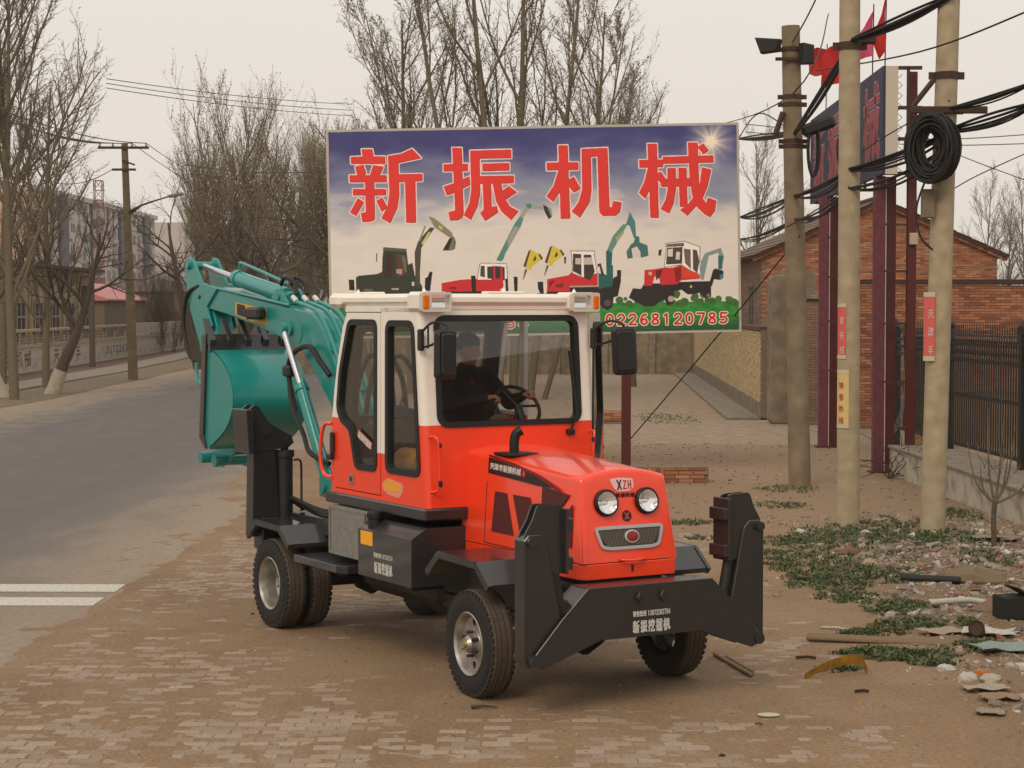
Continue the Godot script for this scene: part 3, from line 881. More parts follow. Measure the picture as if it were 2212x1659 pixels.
func smooth(g: G, deg: float) -> G:
	var ct := cos(deg_to_rad(deg))
	var at_ := {}
	for i in g.v.size():
		var k := Vector3i((g.v[i] * 2000.0).round())
		if not at_.has(k): at_[k] = []
		at_[k].append(i)
	var old := g.n.duplicate()
	for k in at_:
		for i in at_[k]:
			var s := Vector3.ZERO
			var seen := []
			for j in at_[k]:
				if old[i].dot(old[j]) >= ct:
					var dup := false
					for q in seen:
						if q.dot(old[j]) > 0.9999: dup = true
					if not dup:
						seen.append(old[j]); s += old[j]
			if s.length() > 0.01: g.n[i] = s.normalized()
	return g

# ------------------------------------------------------------------ blue roadside sign, seen nearly edge on, with flags
func build_blue_sign():
	var a := at(1912, 376, 33.0); var b := at(1755, 421, 42.6)
	var hgt := 1.82
	var root := thing("roadside_sign", "blue signboard with red characters on tall red posts, seen edge on", "sign", Vector3(a.x, 0, a.z))
	var off := root.position
	var dirv := (Vector3(a.x, 0, a.z) - Vector3(b.x, 0, b.z))
	var w := dirv.length()
	var X := dirv.normalized()
	var base := Vector3(b.x, a.y, b.z) - off
	var t := fr(base, X, Vector3.UP)            # z of t points towards the road
	var g := G.new()
	g.extr([Vector2(0, 0), Vector2(w, 0), Vector2(w, hgt), Vector2(0, hgt)], t, 0.05)
	part(g, "panel", texmat(ntex(0.02, 81, Color(0.10, 0.11, 0.22), Color(0.17, 0.18, 0.30), 256), 0.7, 0.6), root)
	for pas in 2:
		var k := 0
		for ch in big_chars():
			g = G.new()
			var x0: float = [88, 1190, 105, 1188][k]; 
			for p in ch[0]:
				var q := []
				for i in range(0, p.size(), 2): q.append(Vector2(0.55 + k * 2.32 + (p[i] - x0) / 850.0 * 1.75, 0.22 + (1000.0 - p[i + 1]) / 880.0 * 1.36))
				if pas == 0:
					for i in q.size():
						var e1: Vector2 = q[i]; var e2: Vector2 = q[(i + 1) % q.size()]
						var d := (e2 - e1).normalized() * 0.022
						var nn := Vector2(-d.y, d.x)
						g.quad(t * v3(e1 - nn - d, 0.053), t * v3(e2 - nn + d, 0.053), t * v3(e2 + nn + d, 0.053), t * v3(e1 + nn - d, 0.053))
				else: g.extr(q, Transform3D(t.basis, t * Vector3(0, 0, 0.054)), 0.006)
			k += 1
			part(g, "character" if pas else "character_edge", mat(Color(0.60, 0.27, 0.29) if pas else Color(0.74, 0.68, 0.72), 0.7), root)
	# white edge strip at the near end and the lattice behind
	g = G.new()
	g.box(t * Vector3(w - 0.02, hgt * 0.5, -0.10), Vector3(0.035, hgt, 0.22), t.basis)
	part(g, "edge_strip", mat(Color(0.74, 0.70, 0.64), 0.7), root)
	for x in [0.25, w * 0.5, w - 0.12]:
		g = G.new()
		for y in [0.02, hgt * 0.33, hgt * 0.62, hgt - 0.02]: g.box(t * Vector3(x, y, -0.32), Vector3(0.05, 0.06, 0.62), t.basis)
		g.box(t * Vector3(x, hgt * 0.5, -0.40), Vector3(0.05, hgt, 0.05), t.basis)
		part(g, "bracket", M.rust, root)
	for y in [0.05, hgt * 0.5, hgt - 0.05]:
		g = G.new()
		g.box(t * Vector3(w * 0.5, y, -0.06), Vector3(w - 0.1, 0.05, 0.06), t.basis)
		part(g, "rail", M.rust, root)
	# wire mesh at the near end
	g = G.new()
	for i in 9:
		var y := hgt * (i + 0.3) / 10.0
		for s in [-1.0, 1.0]: g.tube([t * Vector3(w - 0.12, y, -0.20 + 0.10 * s), t * Vector3(w - 0.12, y + 0.18, -0.20 - 0.10 * s)], 0.005, 4)
	part(g, "end_mesh", M.rust, root)
	# posts: broad purplish face to the road, dark red behind
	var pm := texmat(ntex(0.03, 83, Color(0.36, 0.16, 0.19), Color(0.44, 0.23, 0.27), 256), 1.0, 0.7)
	for q in [[at(1895, 1022, 33.7), -33.7], [at(1777, 967, 39.9), -39.9]]:
		var p := Vector3(q[0].x, 0, q[1]) - off
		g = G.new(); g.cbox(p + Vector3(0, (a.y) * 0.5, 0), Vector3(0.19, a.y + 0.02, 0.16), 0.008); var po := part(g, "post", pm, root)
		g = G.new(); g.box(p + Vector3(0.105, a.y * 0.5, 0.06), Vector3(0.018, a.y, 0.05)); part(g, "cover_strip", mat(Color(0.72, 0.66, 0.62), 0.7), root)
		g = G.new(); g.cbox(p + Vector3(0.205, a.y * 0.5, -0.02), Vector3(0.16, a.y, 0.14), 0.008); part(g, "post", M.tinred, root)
		g = G.new(); g.box(p + Vector3(0.10, 0.01, 0), Vector3(0.50, 0.06, 0.34)); part(g, "base_plate", M.tinred, root)
	for q in [[1967.0, 33.4], [1836.0, 39.6]]:
		var p := at(q[0], 700, q[1])
		var top := a.y + hgt * 0.97
		g = G.new(); g.cbox(Vector3(p.x - off.x, top * 0.5, -q[1] - off.z), Vector3(0.15, top, 0.15), 0.008); part(g, "post", M.tinred, root)
		for y in [1.6, 2.6, 3.5, 4.3]:
			g = G.new(); g.box(Vector3(p.x - off.x - 0.27, y, -q[1] - off.z), Vector3(0.40, 0.035, 0.035)); part(g, "brace", M.rust, root)
	# a meter box on the back post
	g = G.new(); var mb := at(1973, 516, 33.3)
	g.cbox(mb - off + Vector3(0, 0, 0.02), Vector3(0.14, 0.20, 0.09), 0.01); part(g, "switch_box", mat(Color(0.68, 0.62, 0.50), 0.6), root)
	# flags
	var red := mat(Color(0.70, 0.09, 0.08), 0.75); red.backlight_enabled = true; red.backlight = Color(0.55, 0.05, 0.04)
	var pink := mat(Color(0.76, 0.30, 0.42), 0.75); pink.backlight_enabled = true; pink.backlight = Color(0.55, 0.18, 0.25)
	var list := [
		[1.00, 1.22, [[0.0, 0.0], [-0.06, -0.35], [-0.19, -0.62], [-0.20, -0.85], [-0.10, -1.11], [0.0, -0.95]], red, "small drooping red flag nearest the end of blue sign"],
		[0.86, 1.14, [[0.0, 0.0], [-0.16, -0.30], [-0.34, -0.52], [-0.34, -0.90], [-0.12, -0.82], [0.0, -0.80]], pink, "faded pink flag above the middle of blue sign"],
		[0.69, 1.45, [[0.0, 0.0], [-0.06, -0.5], [-0.12, -0.9], [-0.08, -1.28], [0.0, -1.0]], red, "narrow red flag beside the pink flag"],
		[0.43, 1.12, [[0.0, 0.0], [-0.20, -0.06], [-0.33, -0.22], [-0.36, -0.86], [-0.12, -0.80], [0.0, -0.78]], red, "bright red flag flying behind the concrete pole"],
		[0.23, 1.26, [[0.0, 0.0], [-0.22, 0.04], [-0.36, -0.06], [-0.35, -0.50], [-0.22, -0.56], [0.0, -0.50]], red, "broad red flag at the far end of blue sign"],
	]
	for f in list:
		var p := off + t * Vector3(w * f[0] - 0.08, hgt, 0.0)
		var fl := thing("flag", f[4], "flag", p, 0.0, "flags on the blue sign")
		g = G.new(); g.tube([Vector3(0, -0.25, -0.03), Vector3(0.02, f[1] + 0.12, -0.03)], 0.012, 6); part(g, "pole", M.rust, fl)
		var o := []
		for q in f[2]: o.append(Vector2(q[0], q[1] + f[1]))
		part(cloth(rounded(o, 0.03, 2)), "cloth", f[3], fl)

# hanging cloth with folds, 4 mm thick
func cloth(o: Array) -> G:
	var g := G.new()
	var pl := PackedVector2Array(o)
	if G.area(pl) < 0: pl.reverse()
	var x0 := 1e9; var x1 := -1e9; var y0 := 1e9; var y1 := -1e9
	for p in pl:
		x0 = minf(x0, p.x); x1 = maxf(x1, p.x); y0 = minf(y0, p.y); y1 = maxf(y1, p.y)
	var n := 14
	for i in n:
		for j in n:
			var cell := PackedVector2Array([Vector2(lerpf(x0, x1, i / float(n)), lerpf(y0, y1, j / float(n))), Vector2(lerpf(x0, x1, (i + 1) / float(n)), lerpf(y0, y1, j / float(n))), Vector2(lerpf(x0, x1, (i + 1) / float(n)), lerpf(y0, y1, (j + 1) / float(n))), Vector2(lerpf(x0, x1, i / float(n)), lerpf(y0, y1, (j + 1) / float(n)))])
			for c in Geometry2D.intersect_polygons(cell, pl):
				if G.area(c) < 0: c.reverse()
				for k in range(1, c.size() - 1):
					for s in [0.002, -0.002]:
						var q := []
						for e in [c[0], c[k], c[k + 1]]: q.append(Vector3(e.x, e.y, s + 0.07 * sin(e.x * 11.0 + e.y * 3.0) * smoothstep(0.0, -0.3, e.x) + 0.05 * sin(e.y * 6.0 + e.x * 7.0)))
						if s > 0: g.tri(q[0], q[1], q[2])
						else: g.tri(q[0], q[2], q[1])
	return smooth(g, 50)

# ------------------------------------------------------------------ the wheeled excavator
# own axes: x to its left side (right in the photograph), y up, z forward; the front axle stands over the origin
const EX_AT := Vector3(0.498, 0, -14.685)
const EX_TURN := 30.3
var ex: Node3D

func zf(y: float) -> float:          # front plane of the cab at height y
	return -0.955 - 0.078 * (y - 1.3)

func mirror(p: Array) -> Array:
	var o := []
	for q in p: o.append(Vector2(-q.x, q.y))
	return o

func xp(g: G, called: String, m: Material, parent: Node = null) -> MeshInstance3D:
	return part(g, called, m, ex if parent == null else parent)

func build_excavator():
	ex = thing("wheeled_excavator", "orange, white and teal wheeled excavator parked on the brick apron", "excavator", EX_AT, deg_to_rad(EX_TURN))
	chassis()
	wheels()
	cab()
	hood()
	front_beam()
	side_boxes()
	rear_outriggers()
	boom()

func chassis():
	var g := G.new()
	for x in [-0.34, 0.34]: g.cbox(Vector3(x, 0.69, -1.72), Vector3(0.12, 0.22, 5.0), 0.01)
	for z in [-4.0, -2.9, -1.9, -0.9, 0.2, 0.72]: g.box(Vector3(0, 0.68, z), Vector3(0.66, 0.16, 0.10))
	xp(g, "chassis", M.dark2)
	g = G.new()
	g.cbox(Vector3(0, 0.78, -0.10), Vector3(0.66, 0.34, 1.55), 0.03)
	g.cbox(Vector3(0.0, 0.52, -0.5), Vector3(0.34, 0.30, 0.8), 0.06)
	g.tube([Vector3(0, 0.50, -0.9), Vector3(0, 0.46, -3.3)], 0.05, 10)
	xp(g, "engine", M.dark2)
	g = G.new()
	g.cbox(Vector3(0.05, 0.62, -2.15), Vector3(0.95, 0.42, 1.5), 0.08)
	g.cbox(Vector3(-0.1, 0.50, -1.5), Vector3(0.55, 0.30, 0.8), 0.10)
	xp(g, "gearbox", M.dark2)
	g = G.new()
	g.lathe([Vector2(0, 0.0), Vector2(0.52, 0.0), Vector2(0.56, 0.10), Vector2(0.56, 0.28), Vector2(0.50, 0.34), Vector2(0, 0.34)], Transform3D(Basis(), Vector3(0, 0.86, -1.85)), 28)
	xp(g, "turntable", M.dark2)
	for z in [0.0, -3.66]:
		g = G.new()
		g.tube([Vector3(-0.80, 0.40, z), Vector3(0.80, 0.40, z)], 0.065, 12)
		g.lathe([Vector2(0, -0.17), Vector2(0.12, -0.14), Vector2(0.19, 0.0), Vector2(0.12, 0.14), Vector2(0, 0.17)], Transform3D(Basis(Vector3(0, 0, 1), PI / 2), Vector3(0.05, 0.42, z)), 16, false)
		for x in [-0.42, 0.42]:
			g.box(Vector3(x, 0.50, z), Vector3(0.08, 0.05, 0.9)); g.box(Vector3(x, 0.55, z), Vector3(0.08, 0.04, 0.6))
		xp(g, "axle", M.dark2)
	# rear deck
	g = G.new()
	g.cbox(Vector3(0, 0.92, -3.42), Vector3(1.20, 0.14, 1.50), 0.01)
	g.cbox(Vector3(0, 0.80, -4.12), Vector3(1.75, 0.30, 0.20), 0.015)
	xp(g, "rear_deck", M.dark)
	# mudguards
	for s in [-1.0, 1.0]:
		for pr in [[[Vector2(-0.60, 0.885), Vector2(-0.405, 1.045), Vector2(0.163, 1.027), Vector2(0.345, 0.875)], 0.50], [[Vector2(-4.125, 0.805), Vector2(-3.92, 0.955), Vector2(-3.40, 0.945), Vector2(-3.19, 0.80)], 0.50]]:
			g = G.new()
			var p: Array = pr[0]
			var o := p.duplicate()
			for i in range(p.size() - 1, -1, -1): o.append(p[i] - Vector2(0, 0.035))
			g.extr(o, Transform3D(Basis(Vector3(0, 0, 1), Vector3.UP, Vector3(-1, 0, 0)), Vector3(-0.48 if s < 0 else 0.98, 0, 0)), pr[1])
			# turned down outer lip
			for i in p.size() - 1:
				var a := Vector3(0.97 * s, p[i].y - 0.025, p[i].x); var b := Vector3(0.97 * s, p[i + 1].y - 0.025, p[i + 1].x)
				g.box((a + b) * 0.5, Vector3(0.03, 0.055, (b - a).length()), Basis(Vector3.RIGHT, (b - a).normalized().cross(Vector3.RIGHT).normalized(), (b - a).normalized()))
			xp(g, "mudguard", M.dark)
	# steering cylinder and brackets seen between the wheel and the frame
	g = G.new()
	g.tube([Vector3(-0.75, 0.92, -0.35), Vector3(-0.45, 0.86, -0.55)], 0.03, 8)
	g.tube([Vector3(-0.72, 0.44, 0.16), Vector3(0.70, 0.44, 0.16)], 0.025, 8)
	for x in [-0.55, 0.55]: g.tube([Vector3(x, 0.80, 0.12), Vector3(x, 0.42, 0.06)], 0.035, 8)
	xp(g, "steering_linkage", M.dark2)

func tyre_mesh() -> ArrayMesh:
	var g := G.new()
	var w := 0.105
	var prof := [Vector2(0.225, -w * 0.72), Vector2(0.245, -w * 0.92), Vector2(0.29, -w), Vector2(0.335, -w * 0.99), Vector2(0.368, -w * 0.90), Vector2(0.390, -w * 0.78)]
	var grooves := [-0.066, -0.058, -0.026, -0.018, 0.018, 0.026, 0.058, 0.066]
	for i in grooves.size():
		var up: bool = i % 2 == 1
		prof.append(Vector2(0.400 if not up else 0.389, grooves[i] - (0.0 if not up else 0.002)))
		prof.append(Vector2(0.389 if not up else 0.400, grooves[i] + (0.002 if not up else 0.0)))
	prof.append_array([Vector2(0.390, w * 0.78), Vector2(0.368, w * 0.90), Vector2(0.335, w * 0.99), Vector2(0.29, w), Vector2(0.245, w * 0.92), Vector2(0.225, w * 0.72), Vector2(0.225, -w * 0.72)])
	g.lathe(prof, Transform3D(Basis(Vector3(0, 0, 1), PI / 2), Vector3.ZERO), 48)
	for i in g.v.size():
		g.c[i] = Color(0.105, 0.078, 0.056) if Vector2(g.v[i].y, g.v[i].z).length() > 0.3875 else Color(0.016, 0.0155, 0.015)
	g.col = Color(0.03, 0.026, 0.022)
	# shoulder blocks
	for i in 46:
		var a := TAU * i / 46.0
		for s in [-1.0, 1.0]:
			var b := Basis(Vector3.RIGHT, a)
			g.box(b * Vector3(0, 0.379, 0) + Vector3(s * 0.086, 0, 0), Vector3(0.022, 0.026, 0.032), b)
	return g.mesh()

func ring_prof(t: Transform3D, g: G, prof: Array, seg := 36): g.lathe(prof, t, seg)

# wheel disc facing -x; dish > 0 puts the centre outwards
func rim_mesh(inward: bool) -> ArrayMesh:
	var g := G.new()
	var t := Transform3D(Basis(Vector3(0, 0, 1), PI / 2), Vector3.ZERO)     # its y axis is -x: outwards
	if not inward:
		# front wheel: flat disc near the outside with hand holes
		g.lathe([Vector2(0.205, -0.06), Vector2(0.222, 0.075), Vector2(0.238, 0.098), Vector2(0.232, 0.103), Vector2(0.215, 0.085), Vector2(0.205, 0.05), Vector2(0.200, 0.035)], t, 40)
		var ring := []
		for i in 40: ring.append(Vector2(cos(TAU * i / 40), sin(TAU * i / 40)) * 0.202)
		var tt := fr(Vector3(-0.04, 0, 0), Vector3(0, 0, 1), Vector3.UP)
		# sectors with a round hole each
		for k in 8:
			var a0 := TAU * (k - 0.5) / 8.0; var a1 := TAU * (k + 0.5) / 8.0
			var o := []
			for j in 7: o.append(Vector2.from_angle(lerpf(a0, a1, j / 6.0)) * 0.202)
			for j in 7: o.append(Vector2.from_angle(lerpf(a1, a0, j / 6.0)) * 0.11)
			var c := Vector2.from_angle(TAU * k / 8.0) * 0.158
			var h := []
			var ax := Vector2.from_angle(TAU * k / 8.0); var ay := Vector2(-ax.y, ax.x)
			for j in 16: h.append(c + ax * cos(TAU * j / 16) * 0.030 + ay * sin(TAU * j / 16) * 0.026)
			if k % 2 == 0: g.plate(o, h, tt, 0.008)
			else: g.extr(o, tt, 0.008)
		g.lathe([Vector2(0.112, 0.040), Vector2(0.105, 0.056), Vector2(0.07, 0.060), Vector2(0.066, 0.10), Vector2(0.048, 0.125), Vector2(0.0, 0.125)], t, 28)
	else:
		# dual rear wheel: deep dish
		g.lathe([Vector2(0.238, 0.098), Vector2(0.232, 0.103), Vector2(0.216, 0.085), Vector2(0.205, 0.04), Vector2(0.200, -0.05), Vector2(0.17, -0.075), Vector2(0.10, -0.078), Vector2(0.09, -0.03), Vector2(0.06, -0.01), Vector2(0.0, -0.01)], t, 40)
	return g.mesh()

func wheels():
	var tm := tyre_mesh()
	var rims := [rim_mesh(false), rim_mesh(true)]
	var g := G.new()
	var rimm := texmat(ntex(0.02, 87, Color(0.52, 0.50, 0.47), Color(0.76, 0.75, 0.73), 256, 5), 2.0, 0.35)
	rimm.metallic = 0.75
	for q in [[-0.85, 0.0, 0], [0.85, 0.0, 0], [-0.86, -3.66, 1], [0.86, -3.66, 1], [-0.615, -3.66, 1], [0.615, -3.66, 1]]:
		var wn := Node3D.new()
		wn.name = "wheel"
		ex.add_child(wn, true)
		wn.position = Vector3(q[0], 0.40, q[1])
		wn.rotation = Vector3(0, PI if q[0] > 0 else 0.0, 0)
		if q[2] == 0: wn.rotation.y += deg_to_rad(-2.5)
		inst(tm, "tyre", M.tyre, wn)
		inst(rims[q[2]], "rim", rimm, wn)
		g = G.new()
		var x: float = -0.062 if q[2] == 0 else 0.060
		for k in 6:
			var p := Vector2.from_angle(TAU * (k + 0.5) / 6.0) * 0.088
			g = G.new()
			g.tube([Vector3(x + 0.01, p.y, p.x), Vector3(x - 0.045, p.y, p.x)], 0.013, 6)
			inst(g.mesh(), "wheel_nut", M.rust if q[2] == 0 else M.dark2, wn)
		if q[2] == 0:
			g = G.new()
			g.tube([Vector3(-0.12, 0, 0), Vector3(-0.145, 0, 0)], 0.028, 10)
			inst(g.mesh(), "hub_cap", mat(Color(0.74, 0.66, 0.40), 0.35, 0.7), wn)

func side_paint() -> StandardMaterial3D:
	# two-tone paint of the cab's side, drawn over z and y
	var im := Image.create(256, 512, false, Image.FORMAT_RGB8)
	im.fill(Color(0.93, 0.905, 0.86))
	var orange := Color(0.95, 0.25, 0.10)
	var P := func(z, y): return Vector2((z + 2.9) / 2.2 * 256.0, (1.0 - (y - 1.2) / 1.9) * 512.0)
	fill(im, [P.call(-2.9, 1.94), P.call(-2.0, 1.94), P.call(-2.0, 1.685), P.call(-1.60, 1.685), P.call(-1.35, 1.70), P.call(-1.35, 1.95), P.call(-0.6, 1.95), P.call(-0.6, 1.2), P.call(-2.9, 1.2)], orange)
	var m := mat(Color.WHITE, 0.33)
	m.albedo_texture = ImageTexture.create_from_image(im)
	m.uv1_scale = Vector3(1 / 2.2, -1 / 1.9, 1)
	m.uv1_offset = Vector3(2.9 / 2.2, 1.0 + 1.2 / 1.9, 0)
	m.clearcoat_enabled = true; m.clearcoat = 0.5; m.clearcoat_roughness = 0.08
	return m

func seal_and_pane(parent: Node, win: Array, t: Transform3D, d: float, wid := 0.036):
	var p := PackedVector2Array(win)
	if G.area(p) < 0: p.reverse()
	var g := G.new()
	g.plate(G.inset(p, -0.014), G.inset(p, wid), t.translated_local(Vector3(0, 0, -0.012)), d + 0.022)
	xp(g, "rubber_seal", M.seal, parent)
	g = G.new()
	g.extr(G.inset(p, wid - 0.012), t.translated_local(Vector3(0, 0, d * 0.4)), 0.005)
	xp(g, "window_pane", M.glass, parent)

func cab():
	var sm := side_paint()
	var g := G.new()
	# floor frame
	g.cbox(Vector3(0, 1.252, -1.865), Vector3(1.62, 0.092, 1.85), 0.012)
	xp(g, "cab_base", M.dark)
	var r := 0.05
	var doorwin := rounded([Vector2(-2.345, 2.762), Vector2(-1.825, 2.762), Vector2(-1.835, 1.54), Vector2(-2.22, 1.535), Vector2(-2.33, 1.86), Vector2(-2.50, 1.915), Vector2(-2.575, 2.02), Vector2(-2.52, 2.33)], 0.07)
	var frontwin := rounded([Vector2(-1.64, 2.758), Vector2(-1.175, 2.758), Vector2(-1.06, 1.55), Vector2(-1.65, 1.548)], 0.085)
	var tL := fr(Vector3(-0.75, 0, 0), Vector3(0, 0, 1), Vector3.UP)
	# left (photograph) door
	g = G.new()
	g.plate([Vector2(-2.695, 1.345), Vector2(-1.768, 1.345), Vector2(-1.755, 2.83), Vector2(-2.385, 2.83), Vector2(-2.47, 2.70), Vector2(-2.57, 2.42), Vector2(-2.64, 2.15), Vector2(-2.68, 1.94)], doorwin, tL, 0.04)
	var door := xp(g, "door", sm)
	seal_and_pane(door, doorwin, tL, 0.04)
	g = G.new()
	g.tube(curve([Vector3(-0.79, 1.88, -2.69), Vector3(-0.815, 1.865, -2.79), Vector3(-0.83, 1.72, -2.83), Vector3(-0.83, 1.55, -2.83), Vector3(-0.815, 1.44, -2.79), Vector3(-0.79, 1.42, -2.69)]), 0.017, 8)
	xp(g, "grab_rail", M.orange, door)
	g = G.new()
	g.cbox(Vector3(-0.81, 1.72, -2.645), Vector3(0.03, 0.19, 0.055), 0.012); g.cbox(Vector3(-0.82, 1.60, -2.67), Vector3(0.05, 0.05, 0.09), 0.012)
	xp(g, "door_handle", M.plastic, door)
	g = G.new()
	g.cbox(Vector3(-0.794, 1.435, -2.30), Vector3(0.010, 0.085, 0.085), 0.004)
	xp(g, "latch_plate", M.steel, door)
	g = G.new()
	g.cbox(Vector3(-0.796, 1.437, -2.30), Vector3(0.012, 0.04, 0.045), 0.004)
	xp(g, "key_recess", M.dark2, door)
	# warning strip stuck inside the door glass
	g = G.new()
	var o2 := Vector3(-0.786, 1.80, -2.18)
	var td := Transform3D(Basis(Vector3(0, -0.36, 0.93).normalized(), Vector3(0, 0.93, 0.36).normalized(), Vector3(-1, 0, 0)), o2)
	g.extr([Vector2(-0.03, 0.0), Vector2(0.27, 0.0), Vector2(0.27, 0.06), Vector2(-0.03, 0.06)], td, 0.002)
	xp(g, "red_strip", mat(Color(0.62, 0.10, 0.08), 0.6), door)
	g = G.new()
	letters(g, "新振挖掘机", td, Vector2(0.0, -0.005), 0.048, 0.060, 0.052, 0.011, 0.004)
	xp(g, "lettering", mat(Color(0.86, 0.84, 0.80), 0.6), door)
	# stickers below the front side window
	g = G.new()
	var tS := fr(Vector3(-0.7905, 0, 0), Vector3(0, 0, 1), Vector3.UP)
	g.extr(rounded([Vector2(-1.72, 1.455), Vector2(-1.62, 1.495), Vector2(-1.36, 1.465), Vector2(-1.35, 1.40), Vector2(-1.42, 1.345), Vector2(-1.62, 1.36), Vector2(-1.72, 1.40)], 0.03), tS, 0.002)
	var stk := xp(g, "sticker", mat(Color(0.88, 0.55, 0.48), 0.5))
	g = G.new()
	g.extr(rounded([Vector2(-1.70, 1.45), Vector2(-1.61, 1.48), Vector2(-1.40, 1.455), Vector2(-1.40, 1.405), Vector2(-1.60, 1.385), Vector2(-1.69, 1.405)], 0.02), tS, 0.004)
	xp(g, "sticker_print", mat(Color(0.90, 0.62, 0.18), 0.5), stk)
	# sill under the door and the panel ahead of it
	for s in [-1.0, 1.0]:
		g = G.new()
		var t := tL if s < 0 else Transform3D(Basis(Vector3(0, 0, 1), Vector3.UP, Vector3(-1, 0, 0)), Vector3(0.79, 0, 0))
		var fe := func(y): return zf(y) - r
		if s < 0:
			g.extr([Vector2(-2.70, 1.30), Vector2(-1.752, 1.30), Vector2(-1.752, 1.337), Vector2(-2.70, 1.337)], t, 0.04)
			g.plate([Vector2(-1.750, 1.30), Vector2(fe.call(1.30), 1.30), Vector2(fe.call(2.87), 2.87), Vector2(-1.742, 2.87)], frontwin, t, 0.04)
		else:
			g.extr([Vector2(-2.70, 1.30), Vector2(fe.call(1.3), 1.30), Vector2(fe.call(1.36), 1.36), Vector2(-2.70, 1.36)], t, 0.04)
			g.plate([Vector2(-2.70, 1.362), Vector2(-2.08, 1.362), Vector2(-2.06, 2.87), Vector2(-2.40, 2.87), Vector2(-2.64, 2.15)], rounded([Vector2(-2.58, 1.97), Vector2(-2.16, 1.97), Vector2(-2.14, 2.76), Vector2(-2.40, 2.76)], 0.06), t, 0.04)
		var sp_ := xp(g, "side_panel", sm)
		if s < 0: seal_and_pane(sp_, frontwin, tL, 0.04)
		g = G.new()
		# header over the door
		g.box(Vector3(0.77 * s, 2.862, -1.76), Vector3(0.04, 0.05, 1.30))
		xp(g, "door_header", M.white)
	# corner posts at the front, round
	for s in [-1.0, 1.0]:
		for half in 2:
			g = G.new()
			var y0: float = [1.30, 1.948][half]; var y1: float = [1.948, 2.88][half]
			for k in 6:
				var q := []
				for e in [[k, y0], [k + 1, y0], [k + 1, y1], [k, y1]]:
					var a: float = PI / 2 * e[0] / 6.0
					q.append(Vector3(s * (0.79 - r + r * cos(a)), e[1], zf(e[1]) - r + r * sin(a)))
				if s > 0: g.quad(q[1], q[0], q[3], q[2])
				else: g.quad(q[0], q[1], q[2], q[3])
			# closed at the back
			g.box(Vector3(s * 0.755, (y0 + y1) * 0.5, (zf(y0) + zf(y1)) * 0.5 - 0.075), Vector3(0.05, y1 - y0, 0.03), Basis(Vector3.RIGHT, -0.078))
			xp(smooth(g, 40), "corner_post", M.orange if half == 0 else M.white)
	# front wall: orange below, white frame round the windscreen above
	var tF := Transform3D(Basis(Vector3.RIGHT, Vector3(0, 1, -0.078).normalized(), Vector3(0, 0.078, 1).normalized()), Vector3(0, 1.3, zf(1.3) - 0.04))
	g = G.new()
	g.extr([Vector2(-0.74, 0.0), Vector2(0.74, 0.0), Vector2(0.74, 0.648), Vector2(-0.74, 0.648)], tF, 0.04)
	xp(g, "front_wall", M.orange)
	var ws := rrect(-0.655, 0.640, 0.655, 1.500, 0.085)
	g = G.new()
	g.plate([Vector2(-0.74, 0.648), Vector2(0.74, 0.648), Vector2(0.74, 1.585), Vector2(-0.74, 1.585)], rrect(-0.655, 0.652, 0.655, 1.500, 0.08), tF, 0.04)
	var fw := xp(g, "windscreen_frame", M.white)
	seal_and_pane(fw, ws, tF, 0.042, 0.032)
	# wiper
	g = G.new()
	g.tube([tF * Vector3(0.55, 0.57, 0.06), tF * Vector3(0.60, 0.70, 0.085), tF * Vector3(0.56, 1.22, 0.082)], 0.010, 6)
	g.box(tF * Vector3(0.575, 0.99, 0.078), Vector3(0.016, 0.46, 0.02), tF.basis * Basis(Vector3(0, 0, 1), 0.08))
	g.cbox(tF * Vector3(0.55, 0.56, 0.055), Vector3(0.07, 0.05, 0.05), 0.01)
	xp(g, "wiper", M.seal)
	# rear wall with its window
	var rw := rounded([Vector2(-0.64, 1.95), Vector2(0.64, 1.95), Vector2(0.60, 2.70), Vector2(-0.60, 2.70)], 0.08)
	g = G.new()
	var tR := Transform3D(Basis(Vector3(-1, 0, 0), Vector3(0, 1, 0.16).normalized(), Vector3(0, 0.16, -1).normalized()), Vector3(0, 1.30, -2.68))
	var rw2 := rrect(-0.64, 0.62, 0.64, 1.42, 0.08)
	g.plate([Vector2(-0.75, 0.0), Vector2(0.75, 0.0), Vector2(0.75, 1.56), Vector2(-0.75, 1.56)], rw2, tR, 0.03)
	var rwp := xp(g, "rear_wall", M.interior)
	seal_and_pane(rwp, rw2, tR, 0.03)
	# roof
	g = G.new()
	g.cbox(Vector3(0, 2.935, -1.83), Vector3(1.60, 0.095, 1.58), 0.03)
	g.cbox(Vector3(0, 2.875, -1.80), Vector3(1.50, 0.05, 1.46), 0.008)
	var roof := xp(g, "roof", M.white)
	g = G.new()
	g.cbox(Vector3(0, 2.990, -1.13), Vector3(0.34, 0.025, 0.12), 0.008)
	g.cbox(Vector3(-0.62, 2.990, -2.30), Vector3(0.10, 0.025, 0.40), 0.008)
	for q in [Vector3(-0.70, 3.0, -2.35), Vector3(-0.70, 3.0, -1.16), Vector3(0.0, 3.01, -1.12), Vector3(0.68, 3.0, -1.14)]: g.lathe([Vector2(0.022, -0.02), Vector2(0.018, 0.0), Vector2(0.0, 0.03)], Transform3D(Basis(), q), 10)
	xp(g, "roof_bosses", M.white, roof)
